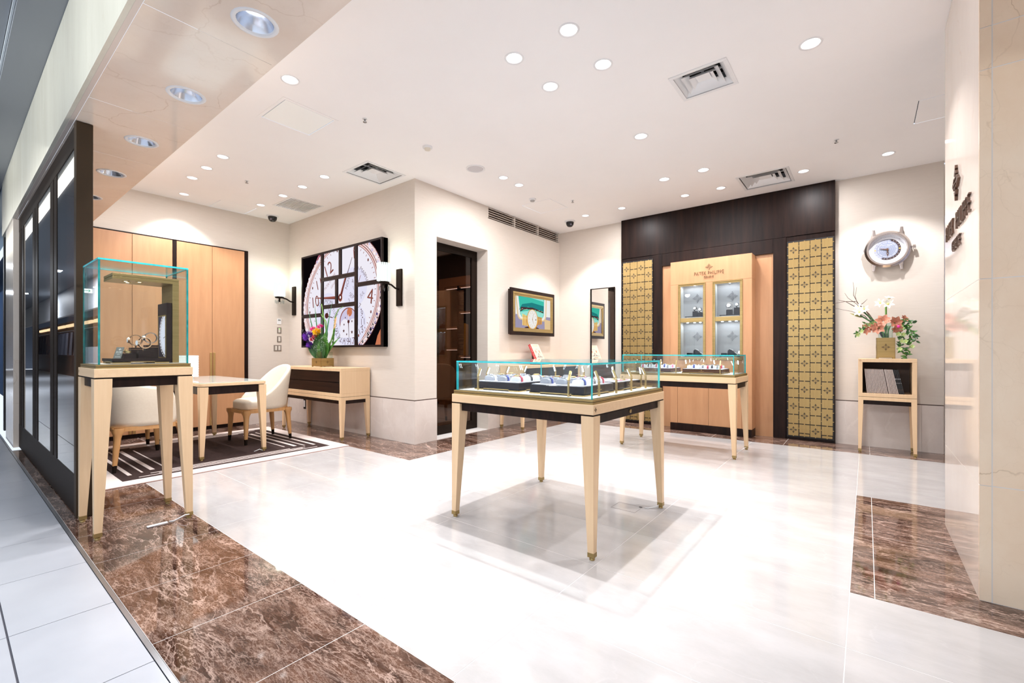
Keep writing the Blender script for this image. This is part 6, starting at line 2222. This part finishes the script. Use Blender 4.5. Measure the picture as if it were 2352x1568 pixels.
# left arrangement, on the sideboard
vx, vy, vz = -5.845, 3.235, 0.892
vase_cube('brass cube vase with dark emblems standing on the sideboard', vx, vy, vz, 0.200, 0.118, 0.085, 0.12, 0.178)
zt_ = vz + 0.20
fl = thing('flower_arrangement', 'bouquet of purple, yellow and pink flowers with green blades on the sideboard', 'flowers', (vx, vy, vz + 0.03))
fl.rotation_euler = (0, 0, 0.45)
P = lambda dx, dy, dz: (vx + dx, vy + dy, zt_ + dz)
for k, (dx, dy, dz, w, up) in enumerate(((-0.02, -0.06, 0.30, 0.19, (0, -1, 0.2)), (0.06, -0.03, 0.27, 0.17, (0.2, -1, 0.2)), (0.29, -0.03, 0.21, 0.12, (-0.5, -0.7, 0.6)), (-0.20, -0.06, 0.16, 0.13, (0.4, -0.7, 0.6)),
                                         (-0.14, -0.04, 0.04, 0.06, (0.3, -0.6, 0.7)), (0.14, 0.03, 0.20, 0.09, (-0.3, -0.7, 0.5)), (-0.15, -0.02, -0.05, 0.05, (0, -0.5, 1)))):
    MB().leaf((vx + dx * 0.15, vy + dy * 0.3, vz + 0.09), P(dx, dy, dz), w, up, 0.015, 7).build('broad_leaf', green if k % 3 else green_d, fl)
for x0_, x1_, zz, yy in ((-0.05, -0.22, 0.62, -0.02), (-0.02, -0.13, 0.68, 0.0), (0.05, 0.14, 0.70, 0.01), (0.04, -0.02, 0.60, 0.02)):
    MB().leaf((vx + x0_ * 0.3, vy, vz + 0.10), P(x1_, yy, zz), 0.024, (0, -1, 0), 0.02, 8).build('blade', mat('blue green blade', (0.07, 0.20, 0.10, 1), 0.4), fl)
for pth in ([(0.02, 0, -0.1), (0.07, 0, 0.25), (0.05, 0, 0.42), (-0.03, 0, 0.52)], [(0.04, 0, -0.1), (0.16, 0.0, 0.25), (0.19, 0, 0.48), (0.24, 0, 0.58), (0.31, 0, 0.615)], [(0.0, 0, -0.1), (0.05, 0, 0.3), (0.0, 0, 0.55), (-0.02, 0, 0.66)]):
    MB().tube([P(*p) for p in pth], 0.010, 6, 0, 0.004).build('spike_stem', mat('fresh stem green', (0.16, 0.33, 0.06, 1), 0.5), fl)
for k in range(7):
    MB().leaf(P(0.155 + 0.005 * k, 0.0, 0.10 + 0.05 * k), P(0.18 + 0.008 * k, -0.02, 0.18 + 0.05 * k), 0.03, (0.2, -1, 0), 0.01, 4).build('spike_bud', green if k < 4 else mat('apricot petal', (0.80, 0.50, 0.25, 1), 0.5), fl)
pur = mat('purple petal', (0.16, 0.03, 0.40, 1), 0.6)
pompon(fl, 'purple_flower', P(-0.17, -0.07, 0.215), 0.092, 120, pur, (-0.3, -0.9, 0.4))
pompon(fl, 'purple_flower', P(-0.14, -0.08, 0.10), 0.065, 80, pur, (-0.4, -0.9, -0.1))
pompon(fl, 'yellow_flower', P(-0.035, -0.08, 0.275), 0.068, 130, mat('yellow petal', (0.90, 0.58, 0.01, 1), 0.6), (0, -0.9, 0.4))
pompon(fl, 'pink_flower', P(-0.015, -0.04, 0.345), 0.050, 90, mat('hot pink petal', (0.80, 0.05, 0.33, 1), 0.6), (0, -0.8, 0.6))
pompon(fl, 'pink_flower', P(-0.115, -0.05, 0.315), 0.047, 80, mat('hot pink petal', (0.80, 0.05, 0.33, 1), 0.6), (-0.3, -0.8, 0.5))
pompon(fl, 'red_flower', P(-0.085, -0.10, 0.175), 0.044, 80, mat('crimson petal', (0.50, 0.02, 0.05, 1), 0.6), (-0.1, -1, 0.1))
pompon(fl, 'red_flower', P(-0.055, -0.10, 0.215), 0.038, 70, mat('crimson petal', (0.50, 0.02, 0.05, 1), 0.6), (-0.1, -1, 0.1))
mb = MB()
for k in range(150):
    th, rr_ = rnd.uniform(0, 2 * PI), rnd.uniform(0.1, 1) ** 0.5
    ctr = rnd.choice([(-0.24, -0.04, 0.28), (-0.07, -0.12, 0.20), (0.08, -0.10, 0.16), (0.02, -0.12, 0.06)])
    p = Vector(P(*ctr)) + Vector((0.07 * rr_ * math.cos(th), rnd.uniform(-0.03, 0.03), 0.06 * rr_ * math.sin(th)))
    mb.ball(p, 0.0026, n=5, m=3)
mb.build('baby_breath', mat('small white blossom', (0.72, 0.76, 0.74, 1), 0.7), fl)['kind'] = 'stuff'
for k in range(7):
    a = 2 * PI * k / 7
    MB().tube([(vx + 0.035 * math.cos(a), vy + 0.035 * math.sin(a), vz + 0.03), (vx + 0.05 * math.cos(a + 0.4), vy + 0.05 * math.sin(a + 0.4), vz + 0.20), P(0.08 * math.cos(a + 0.5), 0.04 * math.sin(a) - 0.02, 0.10)], 0.007, 6).build('stem', green_d, fl)

# right arrangement, on the bookcase
vx, vy, vz = 0.165, 6.43, 1.022
vase_cube('square brass vase with glass liner on the small bookcase', vx, vy, vz, 0.158, 0.228, 0.165, 0.02, 0.118)
zt_ = vz + 0.39
fl = thing('flower_arrangement', 'amaryllis and trailing green sprays with bare twigs on the small bookcase', 'flowers', (vx, vy, vz + 0.03))
P = lambda dx, dy, dz: (vx + dx, vy + dy, zt_ + dz)
# bare twigs reaching left
for pth in ([(-0.02, 0, -0.15), (-0.17, 0.0, 0.12), (-0.26, 0, 0.235), (-0.33, -0.01, 0.30), (-0.36, 0, 0.36)], [(-0.01, 0, -0.15), (-0.16, 0.01, 0.13), (-0.235, 0.01, 0.225), (-0.28, 0.0, 0.33), (-0.275, 0, 0.40), (-0.285, 0.01, 0.48)],
            [(0.0, 0, -0.15), (-0.14, 0.02, 0.11), (-0.25, 0.02, 0.25), (-0.265, 0.02, 0.32), (-0.25, 0.02, 0.42)], [(-0.26, 0, 0.255), (-0.36, -0.02, 0.26), (-0.455, -0.02, 0.245)], [(-0.27, 0, 0.20), (-0.35, 0, 0.26), (-0.42, 0, 0.285)],
            [(-0.02, 0, -0.15), (-0.18, -0.02, 0.09), (-0.30, -0.03, 0.145), (-0.46, -0.03, 0.19)], [(-0.22, 0, 0.21), (-0.19, -0.01, 0.235), (-0.155, -0.01, 0.275)], [(-0.03, 0, -0.15), (-0.13, 0, 0.07), (-0.175, 0.01, 0.15)]):
    MB().tube([P(*p) for p in pth], 0.0042, 6, 0, 0.0014).build('twig', twig, fl)
pale = mat('ivory white petal', (0.84, 0.84, 0.74, 1), 0.5)
yel = mat('pale yellow throat', (0.80, 0.74, 0.25, 1), 0.5)
for (dx, dy, dz, r, nn) in ((-0.225, -0.03, 0.13, 0.062, (-0.3, -0.8, 0.4)), (-0.185, -0.02, 0.165, 0.05, (0.1, -0.9, 0.3)), (-0.235, 0.0, 0.19, 0.045, (-0.4, -0.6, 0.7)), (0.02, -0.02, 0.205, 0.062, (0.1, -0.9, 0.35)), (-0.04, -0.01, 0.222, 0.055, (-0.5, -0.8, 0.2)), (0.03, 0.0, 0.265, 0.05, (0.2, -0.4, 0.9))):
    petal_flower(fl, 'white_lily', P(dx, dy, dz), r, 6, pale, nn, 0.40, yel, 0.50)
MB().tube([P(0.0, 0, -0.18), P(0.005, 0, 0.05), P(0.005, -0.005, 0.20)], 0.009, 8).build('stem', mat('fresh stem green', (0.16, 0.33, 0.06, 1), 0.5), fl)
for pth in ([(0.0, 0, -0.15), (-0.09, -0.01, 0.02), (-0.20, -0.02, 0.145)], [(0.0, 0, -0.15), (-0.10, -0.02, 0.0), (-0.225, -0.03, 0.10)]):
    MB().tube([P(*p) for p in pth], 0.0095, 8, 0, 0.007).build('stem', green_d, fl)
MB().leaf(P(-0.20, -0.03, 0.07), P(-0.315, -0.04, 0.125), 0.04, (0.2, -0.6, 0.7), -0.006, 6).build('bud_sheath', mat('olive bud', (0.30, 0.28, 0.10, 1), 0.5), fl)
cop = mat('copper rose petal', (0.44, 0.15, 0.09, 1), 0.5, 0, (0.62, 0.27, 0.17, 1), (30, 30, 30))
for (dx, dy, dz, r, nn) in ((-0.02, -0.07, 0.015, 0.075, (-0.1, -0.95, 0.35)), (-0.055, -0.08, -0.055, 0.07, (-0.3, -0.9, 0.0)), (0.075, -0.07, -0.005, 0.072, (0.4, -0.85, 0.2)), (0.09, -0.075, -0.065, 0.055, (0.3, -0.9, -0.2)), (-0.145, -0.05, -0.06, 0.065, (-0.7, -0.65, -0.2)), (-0.09, -0.07, -0.05, 0.05, (-0.5, -0.8, -0.1)), (0.15, -0.02, 0.035, 0.045, (0.6, -0.5, 0.5))):
    petal_flower(fl, 'copper_amaryllis', P(dx, dy, dz), r, 7, cop, nn, 0.45, None, 0.72)
MB().ball(P(0.105, -0.105, -0.045), 0.016, n=8, m=6).build('pink_heart', mat('hot pink petal', (0.80, 0.05, 0.33, 1), 0.6), fl)
# leafy sprays: left and the long trailing one at right
spr = [([(-0.04, -0.04, -0.06), (-0.13, -0.05, -0.01), (-0.20, -0.05, -0.045), (-0.25, -0.05, -0.12)], 15, 0.042), ([(-0.03, -0.05, -0.02), (-0.10, -0.06, 0.005), (-0.17, -0.06, 0.0)], 8, 0.04),
       ([(0.09, -0.04, 0.0), (0.16, -0.05, -0.03), (0.205, -0.05, -0.16), (0.19, -0.06, -0.30), (0.155, -0.06, -0.40)], 30, 0.048), ([(0.08, -0.05, -0.05), (0.13, -0.06, -0.12), (0.125, -0.065, -0.25), (0.12, -0.07, -0.30)], 20, 0.044),
       ([(0.10, -0.03, -0.02), (0.17, -0.04, -0.05), (0.235, -0.04, -0.13), (0.25, -0.04, -0.20)], 14, 0.044), ([(0.08, -0.02, 0.0), (0.15, -0.02, 0.03), (0.22, -0.02, -0.01)], 10, 0.05)]
for path, n, ln in spr:
    pts = [Vector(P(*p)) for p in path]
    fine = []
    for i in range(len(pts) - 1):
        for k in range(5):
            fine.append(pts[i].lerp(pts[i + 1], k / 5))
    fine.append(pts[-1])
    MB().tube(fine, 0.003, 5, 0, 0.0015).build('spray_stem', twig, fl)
    for k in range(int(n * 1.8)):
        p = fine[min(len(fine) - 1, int((k + 0.7) / (1.8 * n) * len(fine)))]
        d = Vector((rnd.uniform(-1, 1), rnd.uniform(-0.6, 0.3), rnd.uniform(-0.9, 0.6))).normalized()
        MB().leaf(p, p + d * ln * rnd.uniform(0.8, 1.2), ln * 0.46, Vector((rnd.uniform(-0.4, 0.4), -1, rnd.uniform(-0.2, 0.7))), 0.004, 4).build('leaf', green_d if rnd.random() < 0.6 else green, fl)
for (dx, dy, dz) in ((-0.205, -0.06, -0.085), (-0.24, -0.06, -0.125), (-0.17, -0.06, -0.025), (-0.10, -0.07, 0.0), (-0.135, -0.07, -0.015), (0.135, -0.08, -0.06), (0.145, -0.08, -0.13), (0.105, -0.09, -0.125), (0.135, -0.08, -0.20), (0.165, -0.08, -0.205), (0.115, -0.085, -0.285), (0.215, -0.07, -0.26)):
    petal_flower(fl, 'green_hellebore', P(dx, dy, dz), 0.027, 5, green_y, (rnd.uniform(-0.3, 0.3), -1, rnd.uniform(-0.2, 0.3)), 0.25, yel, 0.85)
for k in range(6):
    a = 2 * PI * k / 6
    MB().tube([(vx + 0.03 * math.cos(a), vy + 0.03 * math.sin(a), vz + 0.03), (vx + 0.025 * math.cos(a + 1), vy + 0.025 * math.sin(a + 1), vz + 0.25), P(0.04 * math.cos(a), 0.02 * math.sin(a), -0.03)], 0.006, 6).build('stem', green, fl)

# ------------------------------------------------------------------ the dim back room seen through the tinted door
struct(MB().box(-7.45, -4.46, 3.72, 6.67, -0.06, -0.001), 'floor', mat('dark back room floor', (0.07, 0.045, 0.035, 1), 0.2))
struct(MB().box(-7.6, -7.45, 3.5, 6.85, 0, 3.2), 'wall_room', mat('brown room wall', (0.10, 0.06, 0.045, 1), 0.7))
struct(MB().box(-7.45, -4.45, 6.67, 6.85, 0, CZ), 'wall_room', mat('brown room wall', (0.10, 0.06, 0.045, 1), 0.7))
un = thing('lit_shelf_unit', 'maple framed dark shelf unit with LED lines in the dim back room', 'shelving', (-6.2, 6.5, 0))
fu = FY(6.42)
MB().rect(fu, -7.0, -5.2, 2.42, 2.60, -0.22, 0).build('header', cabin, un)
MB().rect(fu, -7.0, -6.84, 0.0, 2.42, -0.22, 0).build('stile', cabin, un)
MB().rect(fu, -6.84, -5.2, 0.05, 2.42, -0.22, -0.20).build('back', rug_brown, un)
MB().rect(fu, -6.46, -6.42, 0.05, 2.42, -0.20, 0).build('divider', gloss_dark, un)
for a, b, zz in ((-6.82, -6.47, (2.41, 1.60, 1.17)), (-6.41, -5.6, (2.41, 1.90, 1.02))):
    for z in zz:
        MB().rect(fu, a, b, z - 0.035, z, -0.20, -0.005).build('shelf', cabin, un)
        MB().rect(fu, a + 0.03, b - 0.02, z - 0.043, z - 0.036, -0.03, -0.018).build('led_line', emit('back room led', (0.95, 0.95, 1, 1), 5.0), un)
t = thing('open_book', 'yellow and white book standing on the back room shelves', 'book', (-6.17, 6.33, 1.25))
MB().hexa([(-6.23, 6.36, 1.02), (-6.11, 6.34, 1.02), (-6.11, 6.38, 1.02), (-6.23, 6.40, 1.02)], [(-6.25, 6.40, 1.66), (-6.14, 6.38, 1.63), (-6.14, 6.41, 1.63), (-6.25, 6.43, 1.66)]).build('cover', mat('amber cover', (0.75, 0.42, 0.06, 1), 0.5), t)
t = thing('gold_lattice', 'dim lattice panel left of the shelf unit in the back room', 'decorative panel', (-7.2, 6.44, 0))
MB().rect(fu, -7.44, -7.02, 0.05, 2.50, -0.2, -0.02).build('dark_backing', black, t)
for c in range(2):
    for r in range(11):
        MB().rect(fu, -7.43 + c * 0.205, -7.24 + c * 0.205, 0.06 + r * 0.222, 0.27 + r * 0.222, -0.02, -0.016).build('plate', gold_sheet, t)
dup(ch, (-5.16, 4.66, 0.0), 'cream tub chair in the dim back room, behind the tinted door', -PI / 2 - 0.5)
t = thing('pale_rug', 'pale strip of rug on the dim back room floor', 'rug', (-5.9, 5.2, 0))
MB().box(-6.4, -5.1, 5.05, 5.75, -0.001, 0.012).build('pile', rug_cream, t)
add_light('room_glow', 'AREA', (-5.6, 5.2, 3.0), 26.0, (1, 0.9, 0.8), None, 0.8)

# ------------------------------------------------------------------ the mall corridor outside
mc_ = struct(MB().box(-42, -3.0, -9, 0.30, 3.42, 3.5), 'ceiling', mall_ceil)
struct(MB().box(-42, 3.0, 0.30, 0.505, 3.325, 3.5), 'ceiling', mall_ceil)
for x0, x1 in ((-42, -9.2), (-9.19, -6.4), (-6.39, -3.0)):
    MB().box(x0, x1, -0.30, 0.285, 3.385, 3.42).build('panel', mall_ceil, mc_)
MB().box(-42, -3.0, 0.288, 0.298, 3.36, 3.42).build('light_slot', mat('pale metal strip', (0.48, 0.52, 0.55, 1), 0.4), mc_)
MB().box(-40, -7.2, 0.05, 0.15, 3.360, 3.384).build('light_strip', emit('mall strip light', (1.0, 0.97, 0.86, 1), 3.2), mc_)
opp = struct(MB().box(-40, -9, -1.95, -1.80, 2.80, 3.42).box(-40, -9, -1.9, -1.80, 2.45, 2.80), 'wall_opposite', mat('white tiled band', (0.62, 0.64, 0.68, 1), 0.5))
MB().box(-40, -9, -2.6, -2.5, 0, 2.45).build('shop_back', mat('walnut shop wall', (0.12, 0.065, 0.04, 1), 0.5), opp)
for k in range(10):
    x = -38 + 3 * k
    MB().box(x, x + 2.6, -2.5, -2.44, 2.20, 2.32).build('lit_strip', emit('warm shop light', (1.0, 0.72, 0.42, 1), 1.8), opp)
t = thing('clothes_rail', 'dark jackets hanging in the shop across the corridor', 'clothes rail', (-24, -2.2, 0))
MB().cyl((-36, -2.2, 1.95), (-10, -2.2, 1.95), 0.02).cyl((-36, -2.2, 0), (-36, -2.2, 1.95), 0.02).cyl((-10, -2.2, 0), (-10, -2.2, 1.95), 0.02).build('rail', steel, t)
for k in [q for q in range(26) if not 13 < q < 18]:
    x = -35.5 + k
    MB().hexa([(x, -2.35, 0.95), (x + 0.6, -2.35, 0.95), (x + 0.6, -2.1, 0.95), (x, -2.1, 0.95)], [(x + 0.08, -2.3, 1.88), (x + 0.52, -2.3, 1.88), (x + 0.52, -2.15, 1.88), (x + 0.08, -2.15, 1.88)]).build('jacket', mat('charcoal cloth', (0.03, 0.03, 0.045, 1), 0.9), t)
t = thing('shop_counter', 'white counter in the shop across the corridor', 'counter', (-19, -1.9, 0))
MB().box(-20.5, -18.2, -2.3, -1.85, 0, 1.25).build('body', mat('white counter', (0.6, 0.62, 0.66, 1), 0.4), t)
ex = thing('exit_sign', 'glowing white exit sign with a green arrow over the mall corridor', 'sign', (-14.8, -1.0, 2.55))
fe = Fr((-14.6, -1.0, 2.55), (0, 1, 0), (0, 0, 1))
MB().rect(fe, -0.11, 0.11, -0.048, 0.048, -0.05, 0).build('box', emit('exit sign white', (0.85, 1.0, 0.97, 1), 2.6), ex)
m = MB()
m.rect(fe, -0.07, 0.04, -0.006, 0.006, 0, 0.004).line(fe, -0.04, 0.032, -0.075, 0.0, 0.012, 0, 0.004).line(fe, -0.04, -0.032, -0.075, 0.0, 0.012, 0, 0.004)
m.build('arrow', emit('exit green', (0.0, 0.55, 0.28, 1), 1.0), ex)
MB().cyl((-14.62, -1.0, 2.59), (-14.65, -1.0, 3.42), 0.012, n=8).build('hanger', steel, ex)
struct(MB().box(-42.2, -42, -9, 1.0, 0, 3.5), 'wall_end', mat('dim corridor end', (0.15, 0.18, 0.24, 1), 0.6))
# neighbouring shop beyond the return pillar
nb = thing('neighbour_shopfront', 'dark framed neighbouring shop window with blue glow at the far left edge', 'shopfront', (-10.5, 0.6, 0))
MB().box(-9.52, -9.40, 0.54, 0.66, 0.0, 3.30).build('post', black, nb)
MB().box(-42, -8.9, 0.51, 0.62, 2.80, 3.5).build('fascia', mat('blue grey panel', (0.10, 0.14, 0.20, 1), 0.6), nb)
MB().box(-9.40, -8.62, 0.60, 0.61, 0.0, 2.62).build('pane', mat('frosted blue grey glass', (0.30, 0.36, 0.44, 1), 0.1), nb)
MB().box(-42, -9.52, 0.95, 1.0, 0.0, 3.45).build('back', mat('night blue wall', (0.012, 0.03, 0.07, 1), 0.85, spec=0.05), nb)
for z in (0.72, 0.95, 1.02):
    MB().box(-15.5, -9.6, 0.93, 0.95, z, z + 0.025).build('blue_light', emit('blue neon', (0.02, 0.25, 1.0, 1), 3.0), nb)
for k in range(8):
    MB().box(-15.0 + k * 0.62, -14.7 + k * 0.62, 0.90, 0.93, 2.05, 2.75).build('sign_letter', emit('cold white sign', (0.75, 0.92, 1.0, 1), 4.0), nb)
for x in (-26.0, -18.0):
    add_light('corridor_fill', 'AREA', (x, -0.9, 3.38), MALL_W * (5.0 if x < -10 else 1.0), COOL, None, 0.4, size_y=0.2)  # unseen area lamps added to brighten what the partition glass mirrors
for x, y, e in ((-4.6, -2.3, 60), (-0.6, -2.6, 150)):
    add_light('front_fill', 'POINT', (x, y, 2.95), e, COOL, None, 0.07)  # added point lamps, no pendants hang here: front fill for fascia and pillar
for x in (-7.4, -5.2, -3.0):
    add_light('fascia_fill', 'SPOT', (x, -1.6, 2.95), 150.0, (0.98, 1.0, 0.95), None, 0.05, 74, 0.8, (PI / 2 + 0.03, 0, 0))  # added spots without fittings, aimed to brighten the marble fascia
